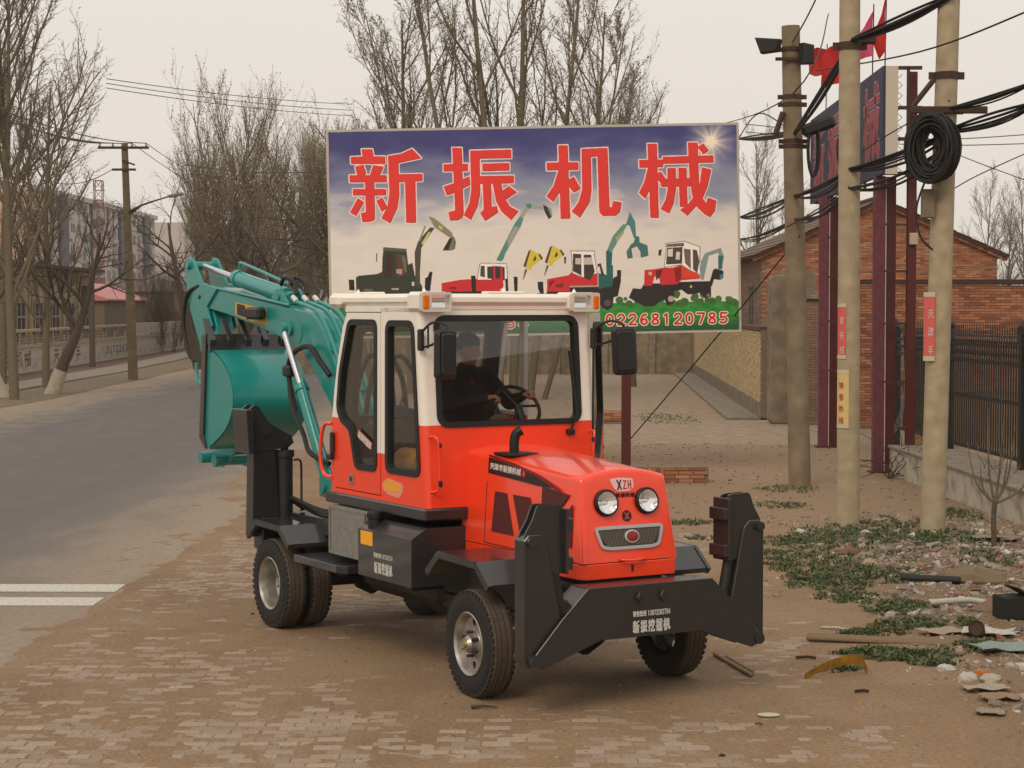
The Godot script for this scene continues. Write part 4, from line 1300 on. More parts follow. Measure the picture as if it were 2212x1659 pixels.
	for s in [-1.0, 1.0]:
		g = G.new()
		g.cbox(Vector3(s * 0.73, 2.93, -2.56), Vector3(0.22, 0.125, 0.20), 0.035)
		xp(g, "roof_corner", M.white, roof)
		# front lamps
		g = G.new()
		g.cbox(Vector3(s * 0.685, 2.918, -1.13), Vector3(0.265, 0.158, 0.24), 0.028)
		var lampn := xp(g, "roof_lamp", M.white)
		g = G.new()
		g.plate(rrect(-0.132, -0.078, 0.132, 0.078, 0.02), rrect(-0.045, -0.054, 0.115, 0.056, 0.012) if s < 0 else rrect(-0.115, -0.054, 0.045, 0.056, 0.012), Transform3D(Basis(), Vector3(s * 0.69, 2.916, -1.012)), 0.046)
		xp(g, "lamp_bezel", mat(Color(0.80, 0.77, 0.73), 0.45), lampn)
		g = G.new()
		# reflector trough, open to the front
		var cx: float = s * 0.69 - s * 0.035
		for k in 8:
			var y0 := -0.055 + 0.112 * k / 8.0; var y1 := -0.055 + 0.112 * (k + 1) / 8.0
			var d0 := 0.022 - 0.038 * sqrt(maxf(0.0, 1.0 - pow(y0 / 0.060, 2.0))); var d1 := 0.022 - 0.038 * sqrt(maxf(0.0, 1.0 - pow(y1 / 0.060, 2.0)))
			g.quad(Vector3(cx - 0.080, 2.917 + y0, -0.99 + d0), Vector3(cx + 0.080, 2.917 + y0, -0.99 + d0), Vector3(cx + 0.080, 2.917 + y1, -0.99 + d1), Vector3(cx - 0.080, 2.917 + y1, -0.99 + d1))
		xp(smooth(g, 60), "reflector", M.bowl, lampn)
		g = G.new()
		g.extr(rrect(cx - 0.079, -0.054, cx + 0.079, 0.056, 0.010), Transform3D(Basis(), Vector3(0, 2.916, -0.970)), 0.004)
		xp(g, "lamp_glass", M.lens, lampn)
		g = G.new()
		g.cbox(Vector3(s * 0.785, 2.916, -0.972), Vector3(0.062, 0.118, 0.03), 0.012)
		xp(g, "indicator", M.amber, lampn)
	# right-hand door standing open
	var ph := deg_to_rad(39.0)
	var tO := Transform3D(Basis(Vector3(-sin(ph), 0, cos(ph)), Vector3.UP, Vector3(-cos(ph), 0, -sin(ph))), Vector3(0.80, 0, -1.06))
	var ow := rounded([Vector2(-0.62, 2.74), Vector2(-0.10, 2.74), Vector2(-0.04, 1.60), Vector2(-0.55, 1.60), Vector2(-0.84, 1.95)], 0.07)
	g = G.new()
	g.plate([Vector2(-0.96, 1.345), Vector2(0.0, 1.345), Vector2(-0.06, 2.83), Vector2(-0.66, 2.83), Vector2(-0.80, 2.50), Vector2(-0.90, 2.20), Vector2(-0.95, 1.90)], ow, tO, 0.035)
	var om := sm.duplicate()
	om.uv1_offset = Vector3(2.9 / 2.2 - 1.0, 1.0 + 1.2 / 1.9, 0)
	var od := xp(g, "open_door", om)
	seal_and_pane(od, ow, tO, 0.035)
	g = G.new()
	for y in [1.66, 1.58]: g.cbox(tO * Vector3(-0.965, y, 0.017), Vector3(0.03, 0.035, 0.05), 0.006, tO.basis)
	xp(g, "striker", M.orange, od)
	# grab rails on the front corners
	for s in [-1.0, 1.0]:
		g = G.new()
		g.tube(curve([Vector3(s * 0.745, 1.86, -0.99), Vector3(s * 0.735, 1.865, -0.92), Vector3(s * 0.72, 1.82, -0.895), Vector3(s * 0.71, 1.66, -0.89), Vector3(s * 0.71, 1.48, -0.89), Vector3(s * 0.72, 1.44, -0.92), Vector3(s * 0.745, 1.43, -0.97)], 4), 0.011, 8)
		xp(g, "grab_rail", M.orange)
		g = G.new()
		g.cbox(Vector3(s * 0.705, 1.50, -0.885), Vector3(0.03, 0.05, 0.03), 0.005); g.cbox(Vector3(s * 0.705, 1.80, -0.885), Vector3(0.02, 0.04, 0.02), 0.004)
		xp(g, "rail_clamp", M.plastic)
	# mirrors
	for s in [-1.0, 1.0]:
		var c: Vector3 = Vector3(-0.725, 2.51, -0.80) if s < 0 else Vector3(0.94, 2.52, -0.80)
		var mb := Basis(Vector3.UP, deg_to_rad(-14.0 * s)) * Basis(Vector3(0, 0, 1), 0.05 if s > 0 else -0.01)
		g = G.new()
		g.extr(rrect(-0.105, -0.195, 0.105, 0.195, 0.045), Transform3D(mb, c), 0.055, 0.018)
		g.extr(rrect(-0.075, -0.165, 0.075, 0.165, 0.03), Transform3D(mb, c + mb.z * 0.05), 0.022, 0.010)
		var mi := xp(g, "mirror", M.plastic)
		g = G.new()
		g.extr(rrect(-0.095, -0.185, 0.095, 0.185, 0.03), Transform3D(mb, c - mb.z * 0.004), 0.003)
		xp(g, "mirror_glass", M.chrome, mi)
		g = G.new()
		var e0 := Vector3(s * 0.79, 2.70, -1.03)
		g.tube(curve([e0 - Vector3(0, 0.02, 0), e0.lerp(c + Vector3(0, 0.22, 0), 0.5) + Vector3(0, 0.04, 0), c + Vector3(-s * 0.03, 0.225, 0.02), c + Vector3(0, 0.17, 0.02)], 5), 0.010, 6)
		g.tube(curve([e0 - Vector3(0, 0.14, 0), e0.lerp(c, 0.5) + Vector3(0, -0.02, 0.0), c + Vector3(0, 0.14, 0.02)], 5), 0.010, 6)
		g.tube([e0.lerp(c + Vector3(0, 0.2, 0), 0.3) + Vector3(0, 0.02, 0), e0.lerp(c, 0.3) + Vector3(0, -0.09, 0)], 0.008, 6)
		g.cbox(e0 - Vector3(-s * 0.01, 0.08, 0), Vector3(0.04, 0.17, 0.06), 0.01)
		xp(g, "mirror_arm", M.plastic)
	# inside
	g = G.new()
	g.cbox(Vector3(0.02, 1.72, -1.75), Vector3(0.50, 0.14, 0.50), 0.05)
	g.cbox(Vector3(0.02, 2.05, -2.02), Vector3(0.50, 0.62, 0.14), 0.05, Basis(Vector3.RIGHT, -0.12))
	g.cbox(Vector3(0.02, 1.48, -1.78), Vector3(0.40, 0.36, 0.40), 0.03)
	xp(g, "seat", M.interior)
	g = G.new()
	g.cbox(Vector3(0, 1.62, -1.13), Vector3(1.40, 0.62, 0.22), 0.04)
	g.box(Vector3(0, 1.31, -1.85), Vector3(1.48, 0.02, 1.60))
	g.cbox(Vector3(0.50, 1.60, -1.9), Vector3(0.34, 0.5, 1.0), 0.04)
	xp(g, "dashboard", M.interior)
	g = G.new()
	var sw := Transform3D(Basis(Vector3.RIGHT, deg_to_rad(52)), Vector3(0.27, 2.06, -1.36))
	var ringp := []
	for i in 25: ringp.append(sw * Vector3(cos(TAU * i / 24) * 0.20, 0, sin(TAU * i / 24) * 0.20))
	g.tube(ringp, 0.016, 8, false)
	for i in 3: g.tube([sw * Vector3.ZERO, sw * Vector3(cos(TAU * i / 3) * 0.20, 0, sin(TAU * i / 3) * 0.20)], 0.012, 6)
	g.tube([sw * Vector3.ZERO, Vector3(0.27, 1.80, -1.18)], 0.035, 8)
	xp(g, "steering_wheel", M.seal)
	# yellow filter unit, lever and rear hose arcs seen through the side glass
	g = G.new()
	g.lathe([Vector2(0, -0.16), Vector2(0.10, -0.16), Vector2(0.11, -0.14), Vector2(0.11, 0.10), Vector2(0.075, 0.16), Vector2(0, 0.16)], Transform3D(Basis(Vector3.RIGHT, PI / 2), Vector3(-0.45, 1.60, -1.85)), 24)
	g.box(Vector3(-0.53, 1.58, -1.87), Vector3(0.06, 0.08, 0.10))
	xp(g, "yellow_motor", M.pumpyellow)
	g = G.new()
	g.tube(curve([Vector3(-0.30, 1.55, -2.42), Vector3(-0.30, 1.95, -2.40), Vector3(-0.30, 2.14, -2.29)]), 0.009, 6)
	g.lathe([Vector2(0, -0.02), Vector2(0.02, 0), Vector2(0.024, 0.03), Vector2(0, 0.06)], Transform3D(Basis(), Vector3(-0.30, 2.14, -2.29)), 10, false)
	xp(g, "lever", mat(Color(0.35, 0.20, 0.17), 0.5))
	g = G.new()
	g.cbox(Vector3(-0.25, 1.72, -2.45), Vector3(0.60, 0.40, 0.30), 0.05)
	xp(g, "rear_console", M.interior)
	g = G.new()
	for q in [[-0.10, 0.12], [0.02, 0.16], [0.16, 0.10]]:
		g.tube(curve([Vector3(q[0] - 0.42, 1.2, -2.95), Vector3(q[0] - 0.36, 2.05, -2.92), Vector3(q[0] - 0.20, 2.38 + q[1] * 0.6, -2.95), Vector3(q[0] + 0.02, 2.25, -3.0), Vector3(q[0] + 0.10, 1.75, -3.05)], 6), 0.024, 8)
	xp(g, "boom_hoses", M.hose)

# ------------------------------------------------------------------ bonnet
func hood_section(wb: float, wt: float, he: float, crown: float, y0: float) -> Array:
	var o := [Vector2(-wb, y0)]
	var rr := 0.036
	for k in 6:
		var a := PI - PI / 2 * k / 5.0
		o.append(Vector2(-wt + rr + rr * cos(a), he - rr + rr * sin(a)))
	for k in range(1, 8):
		var t := k / 8.0
		o.append(Vector2(lerpf(-wt + rr, wt - rr, t), he + crown * (1.0 - pow(2.0 * t - 1.0, 2.0))))
	for k in 6:
		var a := PI / 2 - PI / 2 * k / 5.0
		o.append(Vector2(wt - rr + rr * cos(a), he - rr + rr * sin(a)))
	o.append(Vector2(wb, y0))
	return o

func loft(g: G, secs: Array, close_front := true):
	for i in secs.size() - 1:
		var a: Array = secs[i]; var b: Array = secs[i + 1]
		for k in a.size() - 1: g.out_quad(a[k], a[k + 1], b[k + 1], b[k], (a[k] + a[k + 1]) * 0.5 - Vector3(0, 1.2, ((a[k] + a[k + 1]) * 0.5).z))
	if close_front:
		var f: Array = secs[-1]
		var c := Vector3.ZERO
		for p in f: c += p
		c /= f.size()
		for k in f.size(): g.tri(c, f[(k + 1) % f.size()], f[k])

func hood():
	var ftilt := 0.176
	var zfront := func(y): return 0.75 - ftilt * (y - 0.92)
	var mk := func(wb, wt, he, cr, y0, zb, tilt, ins):
		var o := []
		for p in hood_section(wb - ins, wt - ins, he - ins, cr, y0): o.append(Vector3(p.x, p.y, zb - tilt * (p.y - 0.92)))
		return o
	var g := G.new()
	var secs := []
	secs.append(mk.call(0.441, 0.406, 1.750, 0.03, 1.036, -1.03, 0.0, 0.0))
	secs.append(mk.call(0.432, 0.395, 1.705, 0.04, 1.036, -0.3, 0.03, 0.0))
	secs.append(mk.call(0.424, 0.385, 1.672, 0.05, 1.036, 0.25, 0.09, 0.0))
	secs.append(mk.call(0.420, 0.378, 1.655, 0.05, 1.036, 0.55, 0.15, 0.0))
	for k in 6:
		var a := PI / 2 * k / 5.0
		secs.append(mk.call(0.418, 0.374, 1.650, 0.05, 1.036, 0.75 - 0.034 + 0.034 * sin(a), ftilt, 0.034 * (1.0 - cos(a))))
	loft(g, secs)
	var hd := xp(smooth(g, 38), "bonnet", M.orange)
	# lower band
	g = G.new()
	var band := [Vector2(-0.443, -0.955), Vector2(-0.424, 0.66), Vector2(-0.38, 0.735), Vector2(0.38, 0.735), Vector2(0.424, 0.66), Vector2(0.443, -0.955)]
	g.extr(band, Transform3D(Basis(Vector3.RIGHT, Vector3(0, 0, 1), Vector3(0, -1, 0)), Vector3(0, 1.029, 0)), 0.112, 0.004)
	xp(g, "bonnet_skirt", M.orange)
	# side grilles: dark maroon panels
	var maroon := mat(Color(0.30, 0.075, 0.065), 0.6)
	for s in [-1.0, 1.0]:
		var t := Transform3D(Basis(Vector3(0.012, 0, 1).normalized(), Vector3(0.056, 1, 0).normalized(), Vector3(-1, 0.056, 0.012).normalized()), Vector3(-0.4345, 0.92, 0))
		if s > 0: t = Transform3D(Basis(Vector3(0.012, 0, -1).normalized(), Vector3(-0.056, 1, 0).normalized(), Vector3(1, 0.056, 0.012).normalized()), Vector3(0.4345, 0.92, 0))
		for q in [[-0.538, 1.459, -0.36, 1.457, -0.233, 1.143, -0.564, 1.148], [-0.271, 1.455, -0.024, 1.451, 0.097, 1.151, -0.135, 1.150], [0.144, 1.548, 0.517, 1.515, 0.20, 1.21, 0.144, 1.21], [0.563, 1.452, 0.580, 1.136, 0.25, 1.136]]:
			g = G.new()
			var o := []
			for i in range(0, q.size(), 2): o.append(Vector2(q[i] * (1.0 if s < 0 else -1.0), q[i + 1] - 0.92))
			g.extr(o, t, 0.004)
			xp(g, "side_grille", maroon, hd)
		if s < 0:
			# black flash with lettering
			var fl := [[[-0.655, 1.715, -0.30, 1.672, 0.02, 1.622, 0.30, 1.548, 0.10, 1.548, -0.655, 1.592], mat(Color(0.06, 0.05, 0.05), 0.4), 0.004, "flash"], [[-0.655, 1.738, -0.25, 1.690, 0.10, 1.628, 0.36, 1.555, 0.43, 1.520, 0.40, 1.50, 0.36, 1.530, 0.06, 1.613, -0.655, 1.722], mat(Color(0.45, 0.05, 0.06), 0.4), 0.003, "flash_edge"]]
			for q in fl:
				g = G.new()
				var o := []
				for i in range(0, q[0].size(), 2): o.append(Vector2(q[0][i], q[0][i + 1] - 0.92))
				g.extr(o, t, q[2])
				xp(g, q[3], q[1], hd)
			g = G.new()
			var tl := Transform3D(t.basis * Basis(Vector3(0, 0, 1), -0.045), t * Vector3(-0.625, 0.705, 0))
			letters(g, "天津市新振机械", tl, Vector2(0, 0), 0.060, 0.052, 0.066, 0.010, 0.006)
			xp(g, "lettering", mat(Color(0.85, 0.82, 0.80), 0.6), hd)
			g = G.new()
			for k in 16: dabg(g, tl, Vector2(0.50, 0.020), 0.024, k)
			xp(g, "round_mark", mat(Color(0.78, 0.20, 0.17), 0.5), hd)
			# shut line of the engine cover
			g = G.new()
			for q in [[-0.668, 1.526, -0.668, 1.053], [-0.668, 1.053, 0.62, 1.040]]:
				var a := t * Vector3(q[0], q[1] - 0.92, 0.001); var b := t * Vector3(q[2], q[3] - 0.92, 0.001)
				g.tube([a, b], 0.0035, 5)
			xp(g, "shut_line", M.seal, hd)
	# face
	var FB := Basis(Vector3.RIGHT, Vector3(0, 1, -ftilt).normalized(), Vector3(0, ftilt, 1).normalized())
	var F := func(x, y): return Vector3(x, y, zfront.call(y)) 
	for s in [-1.0, 1.0]:
		var c: Vector3 = F.call(s * 0.177 - 0.002, 1.458)
		var t := Transform3D(FB * Basis(Vector3.RIGHT, PI / 2), c)       # y of t points out of the face
		g = G.new()
		g.lathe([Vector2(0.099, -0.01), Vector2(0.098, 0.030), Vector2(0.090, 0.040), Vector2(0.082, 0.036), Vector2(0.080, 0.028)], t, 36)
		var hl := xp(smooth(g, 35), "headlight", M.seal)
		g = G.new()
		var pr := []
		for k in 9:
			var rr := 0.081 * (8 - k) / 8.0
			pr.append(Vector2(maxf(rr, 0.0005), 0.003 + 0.030 * pow(rr / 0.081, 2.0)))
		g.lathe(pr, t, 36, false)
		xp(g, "reflector", M.bowl, hl)
		g = G.new()
		g.lathe([Vector2(0.010, 0.003), Vector2(0.012, 0.014), Vector2(0.008, 0.022), Vector2(0.0005, 0.024)], t, 12)
		xp(g, "bulb", mat(Color(0.8, 0.8, 0.78), 0.2), hl)
		g = G.new()
		pr = []
		for k in 6:
			var rr := 0.080 * (1.0 - k / 5.0)
			pr.append(Vector2(maxf(rr, 0.0005), 0.034 + 0.010 * (1.0 - pow(rr / 0.080, 2.0))))
		g.lathe(pr, t, 36, false)
		xp(g, "lens", M.lens, hl)
	# radiator grille
	var tg := Transform3D(FB, F.call(0.0, 1.2))
	var go := rounded([Vector2(-0.308, 0.092), Vector2(0.308, 0.092), Vector2(0.255, -0.068), Vector2(0.18, -0.082), Vector2(-0.18, -0.082), Vector2(-0.255, -0.068)], 0.05)
	g = G.new()
	g.plate(go, G.inset(PackedVector2Array(go) if G.area(PackedVector2Array(go)) > 0 else rev(go), 0.024), tg, 0.018)
	var gr := xp(g, "grille", mat(Color(0.80, 0.80, 0.80), 0.25, 0.85))
	g = G.new()
	g.extr(G.inset(PackedVector2Array(go) if G.area(PackedVector2Array(go)) > 0 else rev(go), 0.022), tg, 0.003)
	xp(g, "grille_back", M.seal, gr)
	g = G.new()
	for i in 44:
		var x := -0.265 + 0.53 * i / 43.0
		var yl := -0.052 if absf(x) < 0.20 else lerpf(-0.052, 0.05, (absf(x) - 0.20) / 0.075)
		g.box(tg * Vector3(x, (yl + 0.070) * 0.5, 0.007), Vector3(0.0065, 0.070 - yl, 0.008), FB)
	xp(g, "grille_bars", mat(Color(0.46, 0.44, 0.38), 0.35, 0.5), gr)
	g = G.new()
	g.lathe([Vector2(0.066, 0.0), Vector2(0.064, 0.012), Vector2(0.056, 0.016), Vector2(0.0005, 0.013)], Transform3D(FB * Basis(Vector3.RIGHT, PI / 2) * Basis.from_scale(Vector3(1, 1, 0.76)), tg * Vector3(0.015, 0.008, 0.010)), 28)
	xp(g, "grille_badge", M.chrome, gr)
	g = G.new()
	g.lathe([Vector2(0.054, 0.0), Vector2(0.050, 0.006), Vector2(0.0005, 0.010)], Transform3D(FB * Basis(Vector3.RIGHT, PI / 2) * Basis.from_scale(Vector3(1, 1, 0.74)), tg * Vector3(0.015, 0.008, 0.023)), 28)
	xp(g, "badge_enamel", mat(Color(0.52, 0.15, 0.13), 0.25), gr)
	# round mark with an X
	g = G.new()
	var tb := Transform3D(FB, F.call(-0.004, 1.357))
	for k in 24: dabg(g, tb, Vector2.ZERO, 0.042, k, 24, 0.003)
	var bd := xp(g, "round_badge", mat(Color(0.26, 0.03, 0.03), 0.5), hd)
	g = G.new()
	letters(g, "X", tb, Vector2(-0.022, -0.024), 0.044, 0.048, 0.05, 0.009, 0.005)
	xp(g, "lettering", mat(Color(0.72, 0.34, 0.30), 0.6), bd)
	# shield with three letters
	var tsb := Transform3D(FB, F.call(-0.022, 1.575) + FB.z * 0.002)
	g = G.new()
	var shp := rounded([Vector2(-0.105, 0.052), Vector2(-0.02, 0.060), Vector2(0.098, 0.050), Vector2(0.100, -0.018), Vector2(0.06, -0.040), Vector2(-0.04, -0.042), Vector2(-0.075, -0.015)], 0.015)
	g.extr(shp, tsb, 0.003)
	var shd := xp(g, "shield", mat(Color(0.90, 0.72, 0.71), 0.5), hd)
	g = G.new(); letters(g, "X", tsb, Vector2(-0.048, -0.030), 0.046, 0.074, 0.05, 0.012, 0.0045); xp(g, "letter", mat(Color(0.07, 0.05, 0.08), 0.5), shd)
	g = G.new(); letters(g, "ZH", tsb, Vector2(0.004, -0.026), 0.036, 0.064, 0.042, 0.010, 0.0045); xp(g, "letter", mat(Color(0.70, 0.17, 0.16), 0.5), shd)
	g = G.new(); letters(g, "新振机械", Transform3D(FB, F.call(-0.082, 1.492)), Vector2.ZERO, 0.036, 0.032, 0.042, 0.007, 0.003); xp(g, "lettering", mat(Color(0.24, 0.03, 0.03), 0.5), hd)
	# handle and lock
	g = G.new()
	g.tube(curve([F.call(-0.095, 1.052), F.call(-0.09, 1.05) + Vector3(0, 0, 0.03), F.call(0.0, 1.044) + Vector3(0, 0, 0.04), F.call(0.09, 1.05) + Vector3(0, 0, 0.03), F.call(0.095, 1.052)], 5), 0.011, 8)
	xp(g, "bonnet_handle", M.orange, hd)
	g = G.new()
	g.box(Vector3(0.005, 0.985, 0.737), Vector3(0.014, 0.05, 0.010))
	xp(g, "lock_slot", M.seal, hd)
	# exhaust stub on a black flange
	g = G.new()
	g.cbox(Vector3(-0.235, 1.742, -0.52), Vector3(0.26, 0.02, 0.26), 0.005)
	g.tube(curve([Vector3(-0.24, 1.74, -0.54), Vector3(-0.24, 1.84, -0.54), Vector3(-0.225, 1.90, -0.53), Vector3(-0.19, 1.925, -0.51)], 5), 0.038, 12)
	xp(g, "exhaust_pipe", M.seal)

func rev(a: Array) -> PackedVector2Array:
	var p := PackedVector2Array(a)
	p.reverse()
	return p

func dabg(g: G, t: Transform3D, c: Vector2, r: float, k: int, n := 16, lift := 0.006):
	g.tri(t * v3(c, lift), t * v3(c + Vector2.from_angle(TAU * k / n) * r, lift), t * v3(c + Vector2.from_angle(TAU * (k + 1) / n) * r, lift))

# ------------------------------------------------------------------ front beam and its outriggers
func front_beam():
	var g := G.new()
	var plate := [Vector2(-0.535, 0.903), Vector2(0.535, 0.903), Vector2(0.75, 0.70), Vector2(0.965, 0.47), Vector2(0.975, 0.42), Vector2(0.955, 0.385), Vector2(0.90, 0.365), Vector2(0.43, 0.528), Vector2(-0.43, 0.528), Vector2(-0.90, 0.365), Vector2(-0.955, 0.385), Vector2(-0.975, 0.42), Vector2(-0.965, 0.47), Vector2(-0.75, 0.70)]
	g.extr(plate, Transform3D(Basis(), Vector3(0, 0, 0.968)), 0.022, 0.003)
	var fb := xp(g, "beam_plate", M.dark)
	g = G.new()
	g.extr(plate, Transform3D(Basis(), Vector3(0, 0, 0.765)), 0.022, 0.003)
	xp(g, "beam_plate", M.dark)
	g = G.new()
	g.box(Vector3(0, 0.895, 0.877), Vector3(1.06, 0.016, 0.181))
	g.box(Vector3(0, 0.86, 0.55), Vector3(0.80, 0.04, 0.42))
	for s in [-1.0, 1.0]:
		var a := Vector3(s * 0.532, 0.893, 0.877); var b := Vector3(s * 0.70, 0.734, 0.877)
		var d := (b - a).normalized()
		g.box((a + b) * 0.5, Vector3((b - a).length(), 0.014, 0.181), Basis(d, Vector3(0, 0, 1).cross(d).normalized(), Vector3(0, 0, 1)))
	g.box(Vector3(0, 0.55, 0.877), Vector3(0.84, 0.016, 0.181))
	xp(g, "beam_box", M.dark)
	# towing eye
	g = G.new()
	for x in [-0.10, 0.10]:
		g = G.new()
		g.tube(curve([Vector3(x, 0.845, 0.990), Vector3(x - 0.025, 0.83, 1.012), Vector3(x - 0.03, 0.80, 1.014), Vector3(x, 0.775, 0.990)], 4), 0.009, 6)
		xp(g, "towing_eye", M.dark, fb)
	g = G.new()
	var tt := Transform3D(Basis(), Vector3(0, 0, 0.9905))
	letters(g, "销售热线", tt, Vector2(-0.160, 0.672), 0.026, 0.042, 0.029, 0.006)
	letters(g, "13072282754", tt, Vector2(-0.034, 0.674), 0.018, 0.038, 0.0178, 0.006)
	letters(g, "新振挖掘机", tt, Vector2(-0.160, 0.555), 0.054, 0.092, 0.066, 0.011)
	xp(g, "lettering", mat(Color(0.80, 0.80, 0.78), 0.7), fb)
	for s in [-1.0, 1.0]:
		var leg := [Vector2(-1.035, 0.44), Vector2(-1.035, 1.26), Vector2(-1.00, 1.30), Vector2(-0.90, 1.30), Vector2(-0.85, 1.25), Vector2(-0.725, 0.66), Vector2(-0.80, 0.50), Vector2(-0.93, 0.375), Vector2(-1.0, 0.375)]
		g = G.new()
		g.extr(leg if s < 0 else mirror(leg), Transform3D(Basis(), Vector3(0, 0, 0.815)), 0.135, 0.006)
		var lg := xp(g, "outrigger_leg", M.dark)
		for y in [[-0.965, 0.425], [-0.985, 1.255]]:
			g = G.new()
			g.tube([Vector3(-y[0] * s, y[1], 0.755 if y[1] < 1 else 0.79), Vector3(-y[0] * s, y[1], 1.005 if y[1] < 1 else 0.985)], 0.042 if y[1] < 1 else 0.034, 14)
			xp(g, "pivot_pin", M.dark, lg)
		g = G.new()
		var pad := rounded([Vector2(-0.955, 1.40), Vector2(-0.915, 1.508), Vector2(-0.725, 1.500), Vector2(-0.69, 1.42), Vector2(-0.69, 1.03), Vector2(-0.76, 1.005), Vector2(-0.84, 1.06), Vector2(-0.925, 1.22), Vector2(-1.02, 1.22), Vector2(-1.02, 1.30)], 0.03, 3)
		for z in [0.838, 0.915]: g.extr(pad if s < 0 else mirror(pad), Transform3D(Basis(), Vector3(0, 0, z)), 0.016)
		var pt := xp(g, "outrigger_foot", M.dark, lg)
		g = G.new()
		g.cbox(Vector3(s * 0.70, 1.245, 0.883), Vector3(0.022, 0.46, 0.20), 0.006)
		for y in [1.36, 1.09]: g.cbox(Vector3(s * 0.675, y, 0.883), Vector3(0.045, 0.09, 0.20), 0.006)
		xp(g, "foot_plate", M.dark, lg)
		g = G.new()
		g.tube([Vector3(s * 0.78, 1.12, 0.885), Vector3(s * 0.70, 0.72, 0.885)], 0.04, 12)
		g.tube([Vector3(s * 0.70, 0.80, 0.885), Vector3(s * 0.62, 0.60, 0.885)], 0.055, 12)
		xp(g, "outrigger_cylinder", M.dark2, lg)

func side_boxes():
	var g := G.new()
	# fuel tank
	var prof := [Vector2(0.30, 0.69), Vector2(0.92, 0.69), Vector2(0.92, 1.067), Vector2(0.79, 1.15), Vector2(0.30, 1.15)]
	for s in [-1.0, 1.0]:
		g = G.new()
		var o := []
		for p in prof: o.append(Vector2(p.x * s, p.y))
		g.extr(o, Transform3D(Basis(), Vector3(0, 0, -1.915)), 0.95, 0.004)
		var tank := xp(g, "fuel_tank" if s < 0 else "tool_box", M.dark)
		if s > 0: continue
		g = G.new()
		g.lathe([Vector2(0.058, -0.05), Vector2(0.058, 0.06), Vector2(0.070, 0.065), Vector2(0.070, 0.105), Vector2(0.055, 0.12), Vector2(0.0005, 0.12)], Transform3D(Basis(), Vector3(-0.85, 1.10, -1.74)), 18)
		xp(g, "filler_cap", M.seal, tank)
		g = G.new()
		g.box(Vector3(-0.9215, 1.002, -1.752), Vector3(0.003, 0.112, 0.215))
		xp(g, "yellow_label", M.yellow, tank)
		g = G.new()
		var t := fr(Vector3(-0.9205, 0, 0), Vector3(0, 0, 1), Vector3.UP)
		letters(g, "销售热线", t, Vector2(-1.62, 0.862), 0.030, 0.040, 0.034, 0.006)
		letters(g, "13072282754", t, Vector2(-1.48, 0.864), 0.018, 0.036, 0.0178, 0.005)
		letters(g, "新振挖掘机", t, Vector2(-1.61, 0.735), 0.056, 0.095, 0.066, 0.011)
		xp(g, "lettering", mat(Color(0.80, 0.80, 0.78), 0.7), tank)
		g = G.new()
		g.cbox(Vector3(-0.72, 0.665, -1.75), Vector3(0.20, 0.05, 0.10), 0.01); g.cbox(Vector3(-0.70, 0.665, -1.15), Vector3(0.30, 0.05, 0.10), 0.01)
		xp(g, "tank_strap", M.dark2, tank)
	# bare steel box
	g = G.new()
	g.cbox(Vector3(-0.62, 0.99, -2.27), Vector3(0.46, 0.41, 0.70), 0.015)
	var sb := xp(g, "steel_box", M.steel)
	g = G.new()
	g.plate(rrect(-0.35, 0.785, 0.35, 1.195, 0.012, 2), rrect(-0.325, 0.81, 0.325, 1.170, 0.012, 2), fr(Vector3(-0.851, 0, -2.27), Vector3(0, 0, 1), Vector3.UP), 0.006)
	xp(g, "box_rim", M.steel, sb)
	# step
	g = G.new()
	g.extr([Vector2(-3.06, 0.0), Vector2(-2.20, 0.0), Vector2(-2.10, 0.06), Vector2(-2.10, 0.35), Vector2(-3.06, 0.35)], Transform3D(Basis(Vector3(0, 0, 1), Vector3.RIGHT, Vector3.UP), Vector3(-0.985, 0.665, 0)), 0.065, 0.004)
	xp(g, "step", M.dark)

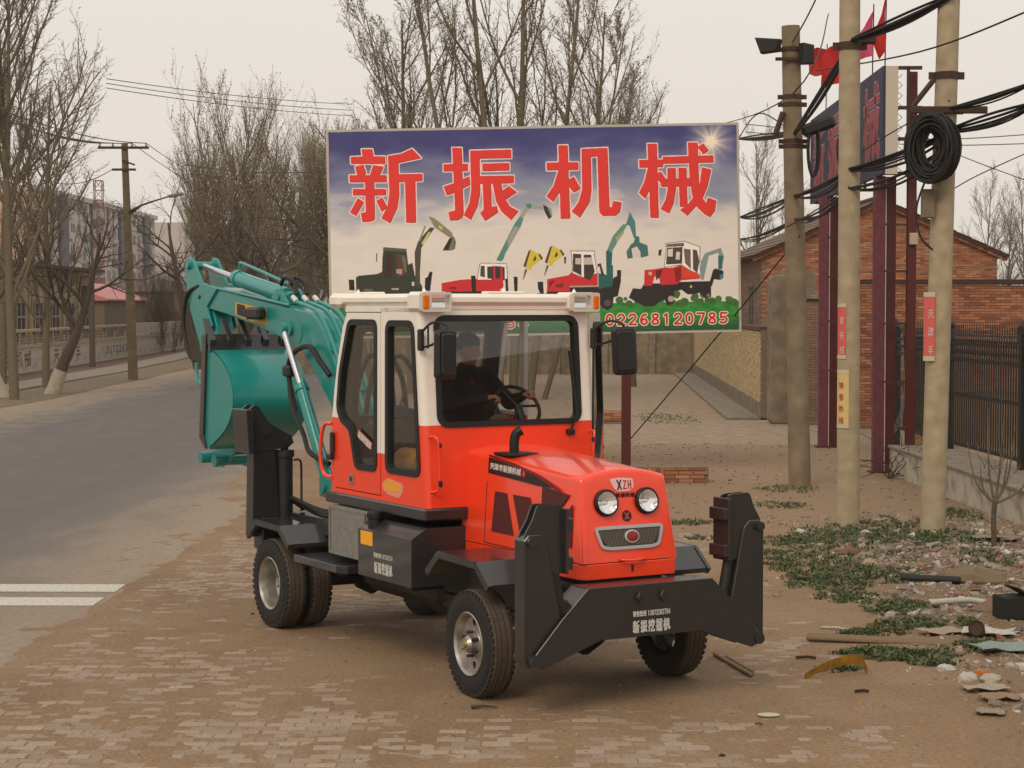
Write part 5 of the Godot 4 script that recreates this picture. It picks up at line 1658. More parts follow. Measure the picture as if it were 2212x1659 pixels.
func rear_outriggers():
	var g := G.new()
	for s in [-1.0, 1.0]:
		var leg := [Vector2(-0.965, 0.80), Vector2(-0.68, 0.80), Vector2(-0.735, 1.60), Vector2(-0.95, 1.60)]
		g = G.new()
		g.extr(leg if s < 0 else mirror(leg), Transform3D(Basis(), Vector3(0, 0, -4.19)), 0.16, 0.006)
		var lg := xp(g, "outrigger_leg", M.dark)
		var br := [Vector2(-0.995, 1.56), Vector2(-1.02, 1.93), Vector2(-0.945, 1.985), Vector2(-0.90, 1.97), Vector2(-0.80, 1.82), Vector2(-0.575, 1.69), Vector2(-0.555, 1.63), Vector2(-0.60, 1.595), Vector2(-0.77, 1.565)]
		g = G.new()
		for z in [-4.20, -4.04]: g.extr(br if s < 0 else mirror(br), Transform3D(Basis(), Vector3(0, 0, z)), 0.018)
		xp(g, "outrigger_foot", M.dark, lg)
		g = G.new()
		g.cbox(Vector3(s * 1.015, 1.75, -4.11), Vector3(0.06, 0.40, 0.34), 0.006, Basis(Vector3(0, 0, 1), -0.06 * s))
		xp(g, "foot_plate", M.dark, lg)
		for q in [[0.83, 1.75, 0.05], [0.61, 1.65, 0.04]]:
			g = G.new()
			g.tube([Vector3(s * q[0], q[1], -4.22), Vector3(s * q[0], q[1], -4.005)], q[2], 14)
			xp(g, "pivot_pin", M.dark, lg)
		g = G.new()
		g.tube([Vector3(s * 0.625, 0.86, -4.08), Vector3(s * 0.625, 1.50, -4.08)], 0.078, 18)
		g.tube([Vector3(s * 0.625, 1.50, -4.08), Vector3(s * 0.625, 1.56, -4.08)], 0.092, 18)
		g.tube([Vector3(s * 0.625, 1.56, -4.08), Vector3(s * 0.61, 1.65, -4.08)], 0.036, 10)
		xp(g, "outrigger_cylinder", M.dark2, lg)
		g = G.new()
		g.tube(curve([Vector3(s * 0.56, 1.47, -4.02), Vector3(s * 0.50, 1.46, -4.0), Vector3(s * 0.49, 1.30, -4.0), Vector3(s * 0.50, 1.0, -3.98)], 4), 0.012, 6)
		xp(g, "cylinder_pipe", M.dark2, lg)
	g = G.new()
	for k in 4: g.tube(curve([Vector3(-0.56 + 0.03 * k, 1.08 - 0.02 * k, -4.0), Vector3(-0.66 + 0.04 * k, 1.14 - 0.03 * k, -3.82), Vector3(-0.56, 1.06 - 0.015 * k, -3.45 + 0.05 * k), Vector3(-0.40, 1.03 + 0.02 * k, -2.95), Vector3(-0.30, 1.10, -2.70)], 5), 0.020, 7)
	xp(g, "hydraulic_hoses", M.hose)

# ------------------------------------------------------------------ boom, arm, bucket
func zy(x: float, z: float, y: float) -> Vector3: return Vector3(x, y, z)

func boom():
	var TS := func(x): return Transform3D(Basis(Vector3(0, 0, 1), Vector3.UP, Vector3(-1, 0, 0)), Vector3(x, 0, 0))   # 2-D (z, y), thickness towards -x
	var g := G.new()
	g.lathe([Vector2(0.26, 0.98), Vector2(0.26, 1.10), Vector2(0.16, 1.14), Vector2(0.16, 1.30), Vector2(0.0005, 1.32)], Transform3D(Basis(), Vector3(0, 0, -3.45)), 20)
	g.cbox(Vector3(-0.16, 1.25, -3.55), Vector3(0.03, 0.45, 0.40), 0.01); g.cbox(Vector3(0.16, 1.25, -3.55), Vector3(0.03, 0.45, 0.40), 0.01)
	for x in [-0.26, 0.26]: g.cbox(Vector3(x, 1.22, -3.84), Vector3(0.10, 0.20, 0.36), 0.02)
	xp(g, "swing_post", M.teal)
	var bp := [Vector2(-7.50, 3.085), Vector2(-6.95, 3.085), Vector2(-6.25, 3.0), Vector2(-5.66, 2.94), Vector2(-4.765, 2.845), Vector2(-4.60, 2.825), Vector2(-4.45, 2.77), Vector2(-4.30, 2.66), Vector2(-4.06, 2.40), Vector2(-3.72, 1.95), Vector2(-3.40, 1.50), Vector2(-3.30, 1.32), Vector2(-3.36, 1.20), Vector2(-3.50, 1.18), Vector2(-3.62, 1.26), Vector2(-4.13, 1.96), Vector2(-4.573, 2.31), Vector2(-4.769, 2.44), Vector2(-5.312, 2.583), Vector2(-5.956, 2.69), Vector2(-6.678, 2.80), Vector2(-7.45, 2.885), Vector2(-7.56, 2.93), Vector2(-7.57, 3.03)]
	g = G.new()
	g.extr(bp, TS.call(0.13), 0.26, 0.012)
	var bm := xp(g, "boom", M.teal)
	# edge flanges and reinforcement plates on the visible side
	g = G.new()
	g.extr(rounded([Vector2(-6.70, 3.02), Vector2(-5.0, 2.82), Vector2(-4.75, 2.70), Vector2(-4.80, 2.52), Vector2(-5.3, 2.63), Vector2(-6.62, 2.84)], 0.12), TS.call(-0.128), 0.008)
	for q in [[-7.40, 2.985, 0.055], [-5.05, 2.67, 0.075]]:
		var c := []
		for k in 20: c.append(Vector2(q[0] + cos(TAU * k / 20) * q[2], q[1] + sin(TAU * k / 20) * q[2]))
		g.extr(c, TS.call(-0.128), 0.03 if q[0] > -6.0 else 0.02)
	xp(g, "boom_reinforcement", M.teal, bm)
	g = G.new()
	g.tube([zy(-0.15, -7.40, 2.985), zy(-0.165, -7.40, 2.985)], 0.022, 12)
	xp(g, "pin_cap", M.dark2, bm)
	# pipes along the top of the boom
	for k in 3:
		g = G.new()
		var x := -0.115 + 0.105 * k
		g.tube(curve([zy(x, -4.95 + 0.02 * k, 2.93), zy(x, -4.66, 2.885), zy(x, -4.44, 2.83), zy(x, -4.26, 2.70), zy(x, -4.03, 2.44), zy(x, -3.70, 1.99), zy(x, -3.40, 1.56)], 4), 0.021, 8)
		xp(g, "boom_pipe", M.teal, bm)
		g = G.new()
		g.tube([zy(x, -5.02 + 0.02 * k, 2.975), zy(x, -4.93 + 0.02 * k, 2.93)], 0.026, 8)
		xp(g, "pipe_fitting", mat(Color(0.82, 0.82, 0.80), 0.4, 0.4), bm)
	g = G.new()
	for q in [[-4.12, 2.50], [-3.85, 2.14]]: g.box(zy(0.0, q[0], q[1]) + Vector3(0, 0.0, 0.015), Vector3(0.30, 0.012, 0.09), Basis(Vector3.RIGHT, 0.95))
	xp(g, "pipe_clamp", M.teal, bm)
	g = G.new(); g.tube([zy(-0.135, -7.38, 3.12), zy(-0.137, -5.05, 2.895)], 0.016, 7); xp(g, "boom_pipe", M.teal, bm)
	for q in [-0.05, 0.06]:
		g = G.new(); g.tube(curve([zy(q, -5.45, 3.10), zy(q - 0.02, -5.32, 3.17), zy(q, -5.14, 3.12), zy(q - 0.01, -5.05, 3.00)], 5), 0.021, 7)
		xp(g, "hydraulic_hose", M.hose, bm)
	g = G.new()
	g.tube(curve([zy(-0.14, -7.42, 3.11), zy(-0.17, -7.72, 3.02), zy(-0.18, -7.82, 2.72), zy(-0.17, -7.72, 2.40), zy(-0.15, -7.55, 2.28)], 5), 0.022, 7)
	xp(g, "hydraulic_hose", M.hose, bm)
	g = G.new()
	g.tube(curve([zy(-0.20, -4.76, 1.86), zy(-0.22, -4.90, 2.25), zy(-0.22, -4.76, 2.44), zy(-0.20, -4.45, 2.50), zy(-0.19, -4.22, 2.36), zy(-0.16, -4.08, 2.24)], 6), 0.026, 8)
	xp(g, "hydraulic_hose", M.hose, bm)
	g = G.new()
	g.tube(curve([zy(-0.22, -4.88, 2.24), zy(-0.24, -4.78, 1.95), zy(-0.28, -4.42, 1.68), zy(-0.33, -4.16, 1.52), zy(-0.30, -3.8, 1.44)], 6), 0.024, 8)
	xp(g, "hydraulic_hose", M.hose, bm)
	g = G.new()
	g.cbox(zy(-0.22, -4.87, 2.26), Vector3(0.10, 0.11, 0.16), 0.02)
	xp(g, "hose_clamp", M.plastic, bm)
	g = G.new()
	g.extr([Vector2(-6.43, 2.93), Vector2(-5.62, 2.855), Vector2(-5.62, 2.70), Vector2(-5.85, 2.715), Vector2(-6.43, 2.795)], TS.call(-0.137), 0.003)
	var yl := xp(g, "yellow_label", mat(Color(0.83, 0.60, 0.14), 0.5), bm)
	g = G.new()
	g.extr([Vector2(-6.38, 2.915), Vector2(-6.18, 2.895), Vector2(-6.12, 2.82), Vector2(-6.18, 2.775), Vector2(-6.38, 2.80)], TS.call(-0.141), 0.002)
	g.extr([Vector2(-6.04, 2.85), Vector2(-5.97, 2.84), Vector2(-5.97, 2.775), Vector2(-6.04, 2.785)], TS.call(-0.141), 0.002)
	xp(g, "label_print", mat(Color(0.10, 0.08, 0.06), 0.5), yl)
	g = G.new()
	g.cbox(zy(-0.20, -5.76, 2.815), Vector3(0.10, 0.125, 0.34), 0.025)
	xp(g, "work_lamp", M.plastic, bm)
	# arm
	var ap := [Vector2(-7.74, 3.42), Vector2(-7.62, 3.41), Vector2(-7.34, 3.14), Vector2(-6.90, 3.075), Vector2(-7.20, 2.88), Vector2(-7.06, 2.68), Vector2(-6.98, 2.0), Vector2(-6.92, 1.34), Vector2(-7.00, 1.22), Vector2(-7.12, 1.22), Vector2(-7.20, 1.40), Vector2(-7.36, 2.40), Vector2(-7.70, 2.86), Vector2(-7.86, 3.28)]
	g = G.new()
	for x in [0.155, -0.125]: g.extr(ap.slice(0, 6) + [Vector2(-7.36, 2.55)] + ap.slice(11), TS.call(x), 0.03, 0.006)
	g.extr([Vector2(-7.20, 2.90), Vector2(-7.06, 2.68), Vector2(-6.98, 2.0), Vector2(-6.92, 1.34), Vector2(-7.00, 1.22), Vector2(-7.12, 1.22), Vector2(-7.20, 1.40), Vector2(-7.36, 2.40), Vector2(-7.60, 2.75), Vector2(-7.45, 2.86)], TS.call(0.10), 0.20, 0.01)
	g.extr([Vector2(-7.30, 3.10), Vector2(-6.90, 3.075), Vector2(-6.95, 3.05), Vector2(-7.35, 3.06)], TS.call(0.125), 0.25)
	var am := xp(g, "arm", M.teal)
	g = G.new()
	g.tube([zy(-0.19, -7.70, 3.33), zy(0.19, -7.70, 3.33)], 0.045, 14)
	xp(g, "arm_pin", M.teal, am)
	g = G.new()
	g.tube([zy(-0.30, -7.04, 1.28), zy(0.18, -7.04, 1.28)], 0.06, 14)
	xp(g, "arm_pin", M.teal, am)
	g = G.new()
	g.tube(curve([zy(-0.14, -7.55, 2.28), zy(-0.15, -7.50, 2.10), zy(-0.14, -7.38, 2.04)], 4), 0.020, 7)
	xp(g, "arm_pipe", M.teal, am)
	# arm cylinder on top of the boom
	var p0 := zy(0, -7.70, 3.33); var p1 := zy(0, -6.70, 3.178); var p2 := zy(0, -5.42, 2.985)
	g = G.new(); g.tube([p1, p2], 0.082, 20); g.tube([p1 - (p1 - p2).normalized() * -0.01, p1 + (p2 - p1).normalized() * 0.07], 0.092, 20); g.tube([p2, p2 + (p2 - p1).normalized() * 0.14], 0.06, 14)
	g.tube(curve([p1 + Vector3(0, 0.07, 0.05), p1 + Vector3(0, 0.14, 0.06), p1 + Vector3(0, 0.15, 0.16), p2 + Vector3(0, 0.155, -0.14), p2 + Vector3(0, 0.11, -0.05)], 4), 0.018, 7)
	g.tube([zy(0.13, -6.9, 3.12), zy(0.13, -5.3, 2.93)], 0.014, 6)
	var ac := xp(g, "arm_cylinder", M.teal)
	g = G.new(); g.tube([p0, p1], 0.032, 14); xp(g, "piston_rod", M.chrome, ac)
	g = G.new()
	for x in [-0.11, 0.085]: g.extr(rounded([Vector2(-5.62, 2.90), Vector2(-5.45, 3.06), Vector2(-5.33, 3.06), Vector2(-5.22, 2.95), Vector2(-5.05, 2.84)], 0.06), TS.call(x + 0.025), 0.028)
	g.tube([zy(-0.13, -5.38, 2.975), zy(0.13, -5.38, 2.975)], 0.03, 10)
	xp(g, "cylinder_bracket", M.teal, bm)
	# boom cylinders either side
	for s in [-1.0, 1.0]:
		var a := zy(s * 0.26, -4.93, 2.67); var b := zy(s * 0.26, -4.515, 2.13); var c := zy(s * 0.26, -3.90, 1.24)
		g = G.new(); g.tube([b, c], 0.060, 18); g.tube([b, b + (c - b).normalized() * 0.06], 0.072, 18); g.tube([c, c + (c - b).normalized() * 0.07], 0.045, 12)
		g.tube(curve([b + Vector3(-0.06 * s, 0, 0.0) + (c - b) * 0.05, b + Vector3(-0.02, 0.03, 0.09), c + Vector3(-0.02, 0.10, 0.08), c + Vector3(0, 0.05, 0.03)], 4), 0.012, 6)
		g.tube([c + Vector3(-0.07, -0.02, 0), c + Vector3(0.07, -0.02, 0)], 0.055, 14)
		var bc := xp(g, "boom_cylinder", M.teal)
		g = G.new(); g.tube([a, b], 0.030, 14); xp(g, "piston_rod", M.chrome, bc)
		g = G.new(); g.tube([a + Vector3(-0.03, 0, 0), a + Vector3(0.03, 0, 0)], 0.06, 14); xp(g, "rod_eye", M.teal, bc)
	# bucket
	var arc := [Vector2(-6.40, 2.42), Vector2(-6.22, 2.365), Vector2(-6.07, 2.285), Vector2(-5.95, 2.19), Vector2(-5.872, 2.08), Vector2(-5.845, 1.98), Vector2(-5.85, 1.88), Vector2(-5.91, 1.77), Vector2(-6.02, 1.66), Vector2(-6.22, 1.545), Vector2(-6.52, 1.42)]
	var fine := []
	for q in arc: fine.append(Vector3(q.x, q.y, 0))
	fine = curve(fine, 5)
	arc = []
	for q in fine: arc.append(Vector2(q.x, q.y))
	g = G.new()
	for k in arc.size() - 1:
		var a: Vector2 = arc[k]; var b: Vector2 = arc[k + 1]
		g.quad(zy(-0.41, a.x, a.y), zy(-0.41, b.x, b.y), zy(0.41, b.x, b.y), zy(0.41, a.x, a.y))
		var nn := Vector2((b - a).y, -(b - a).x).normalized() * -0.016
		g.quad(zy(0.41, a.x + nn.x, a.y + nn.y), zy(0.41, b.x + nn.x, b.y + nn.y), zy(-0.41, b.x + nn.x, b.y + nn.y), zy(-0.41, a.x + nn.x, a.y + nn.y))
	var bk := xp(smooth(g, 40), "bucket", M.teal)
	g = G.new()
	var side := [Vector2(-6.52, 2.46)] + arc + [Vector2(-6.64, 1.50)]
	for x in [-0.392, 0.412]: g.extr(side, TS.call(x), 0.02, 0.003)
	xp(g, "bucket_side", M.teal, bk)
	g = G.new()
	for x in [-0.405, 0.44]:
		g = G.new()
		g.extr([Vector2(-6.50, 2.60), Vector2(-6.60, 2.60), Vector2(-6.71, 1.52), Vector2(-6.545, 1.41), Vector2(-6.60, 1.55)], TS.call(x), 0.035, 0.004)
		xp(g, "side_cutter", M.dark, bk)
	g = G.new()
	g.cbox(zy(0, -6.455, 2.505), Vector3(0.86, 0.19, 0.035), 0.006, Basis(Vector3.RIGHT, -0.28))
	var lip := xp(g, "bucket_lip", M.dark, bk)
	for k in 5:
		g = G.new()
		var x := -0.39 + 0.195 * k
		g.extr([Vector2(-6.43, 2.45), Vector2(-6.40, 2.54), Vector2(-6.49, 2.62), Vector2(-6.62, 2.76), Vector2(-6.56, 2.62), Vector2(-6.52, 2.50)], TS.call(x + 0.035), 0.07, 0.008)
		xp(g, "tooth", M.dark, bk)
	g = G.new()
	for x in [-0.11, 0.17]: g.extr(rounded([Vector2(-6.45, 1.46), Vector2(-6.30, 1.52), Vector2(-6.62, 1.26), Vector2(-6.86, 1.18), Vector2(-7.12, 1.20), Vector2(-7.14, 1.33), Vector2(-6.80, 1.42)], 0.04, 2), TS.call(x), 0.03, 0.004)
	g.tube([zy(-0.24, -6.70, 1.27), zy(0.24, -6.70, 1.27)], 0.055, 14); g.tube([zy(-0.28, -6.70, 1.27), zy(-0.24, -6.70, 1.27)], 0.07, 14)
	xp(g, "bucket_ears", M.teal, bk)
	# wear strips on the back of the bucket
	g = G.new()
	for x in [-0.24, -0.06, 0.12, 0.30]:
		for k in range(2, arc.size() - 8):
			var a: Vector2 = arc[k]; var b: Vector2 = arc[k + 1]
			var mid := (a + b) * 0.5
			g.box(zy(x, mid.x, mid.y) + Vector3(0, 0, 0), Vector3(0.012, 0.010, (b - a).length() + 0.004), Basis(Vector3.RIGHT, -atan2((b - a).y, (b - a).x)))
	xp(g, "weld_seams", M.teal, bk)

# ------------------------------------------------------------------ brickwork
# bricks proud of a mortar backing; x of t runs along the wall, y up, z out of the wall
func brickwork(root: Node, t: Transform3D, w: float, h: float, tones: Array, inside, bw := 0.24, bh := 0.064, most := 300, skip := 0.0, shown = null):
	var shared := []
	var gap := 0.011
	for k in 12:
		var g := G.new()
		g.col = tones[k % tones.size()].lerp(tones[(k * 5 + 1) % tones.size()], rng.randf() * 0.5) * rng.randf_range(0.88, 1.12)
		wall_brick(g, Vector3.ZERO, bw - gap, bh - gap, rng.randf_range(0.006, 0.013), Basis())
		shared.append(g.mesh())
	var rest := G.new()
	var made := 0
	var row := 0
	var y := bh * 0.5
	while y < h - bh * 0.4:
		var x := bw * (0.5 if row % 2 else 0.0) + bw * 0.5
		while x < w - bw * 0.35:
			var half := minf(bw, (w - x) * 2.0 + bw)
			if rng.randf() >= skip and (inside == null or inside.call(x, y)):
				if made < most and (shown == null or shown.call(x, y)):
					var b := inst(shared[rng.randi() % 12], "brick", M.brick, root)
					b.transform = t * Transform3D(Basis(), Vector3(x, y, 0))
					made += 1
				else:
					rest.col = tones[rng.randi() % tones.size()].lerp(tones[rng.randi() % tones.size()], rng.randf() * 0.5) * rng.randf_range(0.86, 1.14)
					wall_brick(rest, t * Vector3(x, y, 0), bw - gap, bh - gap, rng.randf_range(0.005, 0.014), t.basis)
			x += bw
		y += bh
		row += 1
	if rest.v.size():
		var r := part(rest, "bricks", M.brick, root)
		r.set_meta("kind", "stuff")

func wall_brick(g: G, o: Vector3, w: float, h: float, d: float, b: Basis):
	var x := b.x * w * 0.5; var y := b.y * h * 0.5; var z := b.z * d; var k := b.z * -0.01
	g.quad(o - x - y + z, o + x - y + z, o + x + y + z, o - x + y + z)
	g.quad(o - x - y + k, o + x - y + k, o + x - y + z, o - x - y + z)
	g.quad(o + x + y + k, o - x + y + k, o - x + y + z, o + x + y + z)
	g.quad(o + x - y + k, o + x + y + k, o + x + y + z, o + x - y + z)
	g.quad(o - x + y + k, o - x - y + k, o - x - y + z, o - x + y + z)

var RED := [Color(0.44, 0.165, 0.08), Color(0.50, 0.21, 0.11), Color(0.37, 0.14, 0.072), Color(0.55, 0.27, 0.155), Color(0.46, 0.185, 0.095), Color(0.29, 0.12, 0.075)]
var BUFF := [Color(0.76, 0.58, 0.32), Color(0.68, 0.50, 0.26), Color(0.80, 0.63, 0.37), Color(0.58, 0.39, 0.21), Color(0.74, 0.57, 0.34)]
var DULL := [Color(0.33, 0.19, 0.125), Color(0.38, 0.235, 0.165), Color(0.28, 0.165, 0.115), Color(0.42, 0.28, 0.20)]

func build_right_side():
	var g: G
	# ---- house with a brick gable facing the road
	var gz := -60.0
	var hx0 := 7.7; var hx1 := 14.95; var mid := (hx0 + hx1) * 0.5
	var eave := 4.55; var apex := 6.15
	var house := thing("brick_house", "red brick house with a low tiled gable roof behind the yard wall", "house", Vector3(mid, 0, gz))
	g = G.new()
	g.extr([Vector2(hx0 - mid, 0), Vector2(hx1 - mid, 0), Vector2(hx1 - mid, eave), Vector2(0, apex), Vector2(hx0 - mid, eave)], Transform3D(Basis(), Vector3(0, 0, -11.0)), 10.99)
	part(g, "wall_core", M.mortar, house)
	var roofy := func(x): return eave + (apex - eave) * (1.0 - absf(x - (mid - hx0)) / (mid - hx0))
	var gable := Node3D.new(); gable.name = "gable_wall"; house.add_child(gable, true)
	brickwork(gable, Transform3D(Basis(), Vector3(hx0 - mid, 0, 0)), hx1 - hx0, apex, RED, func(x, y): return y < roofy.call(x) - 0.10 and y > 2.6, 0.25, 0.068, 300, 0.0, func(x, y): return y > 3.4 and (x < 2.4 or (x > 2.9 and x < 4.6)))
	var sidew := Node3D.new(); sidew.name = "side_wall"; house.add_child(sidew, true)
	brickwork(sidew, fr(Vector3(hx0 - mid, 0, -11.0), Vector3(0, 0, 1), Vector3.UP), 11.0, eave - 0.1, DULL, func(x, y): return y > 1.8 and not (absf(x - 8.6) < 0.62 and y > 2.0 and y < 3.6), 0.25, 0.068, 0)
	# window on the side wall
	g = G.new(); g.box(Vector3(hx0 - mid - 0.005, 2.8, -2.4), Vector3(0.03, 1.55, 1.2)); var wd := part(g, "window", M.dark2, house)
	g = G.new()
	for q in [[0.0, 0.78, 1.3, 0.07], [0.0, -0.78, 1.3, 0.07]]: g.box(Vector3(hx0 - mid - 0.02, 2.8 + q[1], -2.4), Vector3(0.06, q[3], q[2]))
	for q in [-0.6, 0.0, 0.6]: g.box(Vector3(hx0 - mid - 0.02, 2.8, -2.4 + q), Vector3(0.05, 1.5, 0.06))
	part(g, "window_frame", M.concrete2, house)
	# roof planes and rows of tiles
	for s in [-1.0, 1.0]:
		var a := Vector3(s * (mid - hx0 + 0.30), eave - 0.12, 0.22); var b := Vector3(0, apex + 0.02, 0.22)
		var dirv := (b - a).normalized(); var nrm := Vector3(-dirv.y * s * -1.0, absf(dirv.x), 0).normalized()
		if nrm.x * s < 0: nrm.x = -nrm.x
		g = G.new()
		var bs := Basis(Vector3(0, 0, 1), dirv, nrm)
		g.box((a + b) * 0.5 + Vector3(0, 0, -5.7), Vector3(11.4, (b - a).length(), 0.07), Basis(bs.x, bs.y, bs.x.cross(bs.y)))
		part(g, "roof_slope", mat(Color(0.33, 0.24, 0.19), 0.9), house)
		g = G.new()
		var len_ := (b - a).length()
		for r in int(11.4 / 0.23):
			var z0 := 0.18 - r * 0.23
			for c in int(len_ / 0.26):
				g.col = [Color(0.30, 0.185, 0.13), Color(0.25, 0.165, 0.125), Color(0.35, 0.225, 0.165), Color(0.21, 0.15, 0.12)][rng.randi() % 4] * rng.randf_range(0.85, 1.1)
				var o := a + dirv * (c * 0.26 + 0.13) + nrm * (0.055 + 0.008 * (c % 2)) + Vector3(0, 0, z0 - 0.22)
				g.box(o, Vector3(0.20, 0.27, 0.025), Basis(Vector3(0, 0, 1), (dirv - nrm * 0.06).normalized(), Vector3(0, 0, 1).cross((dirv - nrm * 0.06).normalized())))
		var tl := part(g, "roof_tiles", M.brick, house)
		tl.set_meta("kind", "stuff")
		# raking brick courses
		g = G.new()
		for k in 26:
			g.col = RED[rng.randi() % 6] * 0.9
			g.box(a.lerp(b, (k + 0.5) / 26.0) + Vector3(0, -0.06, -0.14) - nrm * 0.03, Vector3((b - a).length() / 26.0 - 0.012, 0.09, 0.13), Basis(dirv * s * -1.0, nrm, (dirv * s * -1.0).cross(nrm)))
		part(g, "verge_course", M.brick, house)
	g = G.new()
	g.tube([Vector3(0, apex + 0.10, 0.25), Vector3(0, apex + 0.10, -11.0)], 0.10, 8)
	part(g, "ridge", M.rust, house)
	# ---- yard wall of red brick with a coping
	var yz := -47.0
	var yx0 := 8.05; var yx1 := 14.2
	var yard := thing("yard_wall", "tall red brick yard wall with dark coping behind the iron fence", "wall", Vector3(yx0, 0, yz))
	g = G.new(); g.box(Vector3((yx1 - yx0) * 0.5, 1.70, -0.16), Vector3(yx1 - yx0, 3.42, 0.30)); part(g, "wall_core", M.mortar, yard)
	brickwork(yard, Transform3D(Basis(), Vector3(0, 0, 0)), yx1 - yx0, 3.40, RED, null, 0.25, 0.068, 300, 0.0, func(x, y): return y > 2.0 and (x < 0.75 or (x > 1.1 and x < 1.6) or (x > 2.2 and x < 5.4)))
	g = G.new(); g.cbox(Vector3((yx1 - yx0) * 0.5, 3.47, -0.14), Vector3(yx1 - yx0 + 0.1, 0.07, 0.44), 0.01); g.cbox(Vector3((yx1 - yx0) * 0.5, 3.53, -0.14), Vector3(yx1 - yx0, 0.06, 0.34), 0.01)
	part(g, "coping", mat(Color(0.24, 0.16, 0.125), 0.9), yard)
	# ---- short brick return wall beside the plastered gate pier
	var rt := thing("return_wall", "narrow brick wall beside the plastered gate pier", "wall", Vector3(7.13, 0, -48.6))
	g = G.new(); g.box(Vector3(0.47, 1.55, -0.16), Vector3(0.94, 3.1, 0.28)); part(g, "wall_core", M.mortar, rt)
	brickwork(rt, Transform3D(Basis(), Vector3.ZERO), 0.94, 2.95, DULL, null, 0.23, 0.066, 200)
	g = G.new(); g.cbox(Vector3(0.45, 3.14, -0.12), Vector3(1.05, 0.10, 0.40), 0.01); part(g, "coping", M.concrete2, rt)
	# ---- gate pier, rounded on top
	var pier := thing("gate_pier", "grey-brown plastered gate pier with a rounded shoulder", "pier", Vector3(6.80, 0, -49.0))
	g = G.new()
	g.extr(rounded([Vector2(-0.31, -0.05), Vector2(0.31, -0.05), Vector2(0.31, 3.70), Vector2(-0.31, 3.70)], 0.16), Transform3D(Basis(), Vector3(0, 0, -0.5)), 0.72, 0.02)
	part(g, "pier_shaft", M.plaster, pier)
	g = G.new(); g.box(Vector3(0.40, 3.5, -0.3), Vector3(0.9, 0.62, 0.3)); part(g, "lintel_block", M.plaster, pier)
	# ---- buff brick lane wall running back
	var a0 := Vector3(6.48, 0, -50.6); var a1 := Vector3(8.15, 0, -88.5)
	var lane := thing("lane_wall", "long buff brick lane wall running back beside the gate pier", "wall", a0)
	var dl := (a0 - a1); var lw := dl.length()
	var tw := fr(a1 - a0, dl.normalized(), Vector3.UP)
	g = G.new(); g.extr([Vector2(0, 0), Vector2(lw, 0), Vector2(lw, 2.3), Vector2(0, 2.3)], tw.translated_local(Vector3(0, 0, -0.24)), 0.235); part(g, "wall_core", M.mortar, lane)
	brickwork(lane, tw, lw, 2.24, BUFF, func(x, y): return y > 0.42, 0.25, 0.068, 300, 0.0, func(x, y): return x > lw - 14.0 and y > 0.5)
	g = G.new(); g.extr([Vector2(0, 0), Vector2(lw, 0), Vector2(lw, 0.40), Vector2(0, 0.40)], tw, 0.06); part(g, "plinth", M.plaster, lane)
	g = G.new(); g.extr([Vector2(0, 2.28), Vector2(lw, 2.28), Vector2(lw, 2.38), Vector2(0, 2.38)], tw.translated_local(Vector3(0, 0, -0.26)), 0.30); part(g, "coping", mat(Color(0.36, 0.20, 0.15), 0.9), lane)
	g = G.new(); g.extr([Vector2(0, 0), Vector2(lw, 0), Vector2(lw, 0.9), Vector2(0, 0.9)], Transform3D(Basis(tw.basis.x, tw.basis.z, -tw.basis.y), tw.origin + Vector3(0, 0.02, 0)), 0.06); part(g, "concrete_apron", M.concrete2, lane)
	# ---- concrete panel wall across the back
	var back := thing("panel_wall", "weathered concrete panel wall at the end of the yard", "wall", Vector3(0, 0, -86.0))
	for k in 9:
		var x := -10.6 + k * 2.1
		g = G.new(); g.cbox(Vector3(x + 1.05, 1.2, 0), Vector3(2.0, 2.5, 0.10), 0.01); part(g, "panel", M.plaster, back)
		g = G.new(); g.cbox(Vector3(x, 1.3, 0.06), Vector3(0.26, 2.75, 0.24), 0.01); part(g, "post", M.concrete2, back)
	# ---- low brick edging in front of the billboard
	for q in [[1.30, -31.75, 1.92, 0.29, "low red brick edging with upright bricks behind the bonnet", 0], [1.6, -49.0, 1.25, 0.30, "low brick edging far behind the billboard post", 1]]:
		var low := thing("brick_edging", q[4], "edging", Vector3(q[0], 0, q[1]), 0.0, "low brick edgings")
		g = G.new(); g.box(Vector3(q[2] * 0.5, q[3] * 0.5 - 0.02, -0.14), Vector3(q[2], q[3] - 0.01, 0.24)); part(g, "mortar", M.mortar, low)
		var n := int(q[2] * 0.62 / 0.066)
		var meshes := []
		for k in 6:
			g = G.new(); g.col = RED[k] * 1.05; wall_brick(g, Vector3.ZERO, 0.055, q[3] - 0.045, 0.012 + 0.002 * k, Basis()); meshes.append(g.mesh())
		for k in n:
			var b := inst(meshes[rng.randi() % 6], "brick", M.brick, low)
			b.position = Vector3(0.033 + k * 0.066, q[3] * 0.5 - 0.02, 0)
		var x0 := n * 0.066
		for r in 4:
			var x := x0 + (0.06 if r % 2 else 0.12)
			while x < q[2] - 0.05:
				g = G.new(); g.col = RED[rng.randi() % 6] * 1.05
				wall_brick(g, Vector3.ZERO, minf(0.23, (q[2] - x) * 2.0), 0.055, rng.randf_range(0.008, 0.016), Basis())
				var b := part(g, "brick", M.brick, low); b.position = Vector3(x, 0.04 + r * 0.066, 0)
				x += 0.242
	# ---- low white wall with iron fence
	fence_wall()
	# ---- tan wall seen behind the fence, and a parked tank-like bin
	var tan := thing("tan_wall", "low tan rendered wall seen through the iron fence", "wall", Vector3(9.6, 0, -40.5))
	g = G.new(); g.cbox(Vector3(0.4, 0.55, 0), Vector3(3.4, 1.15, 0.15), 0.01); part(g, "wall", texmat(ntex(0.01, 91, Color(0.50, 0.40, 0.27), Color(0.60, 0.50, 0.36), 256), 0.5, 0.95), tan)
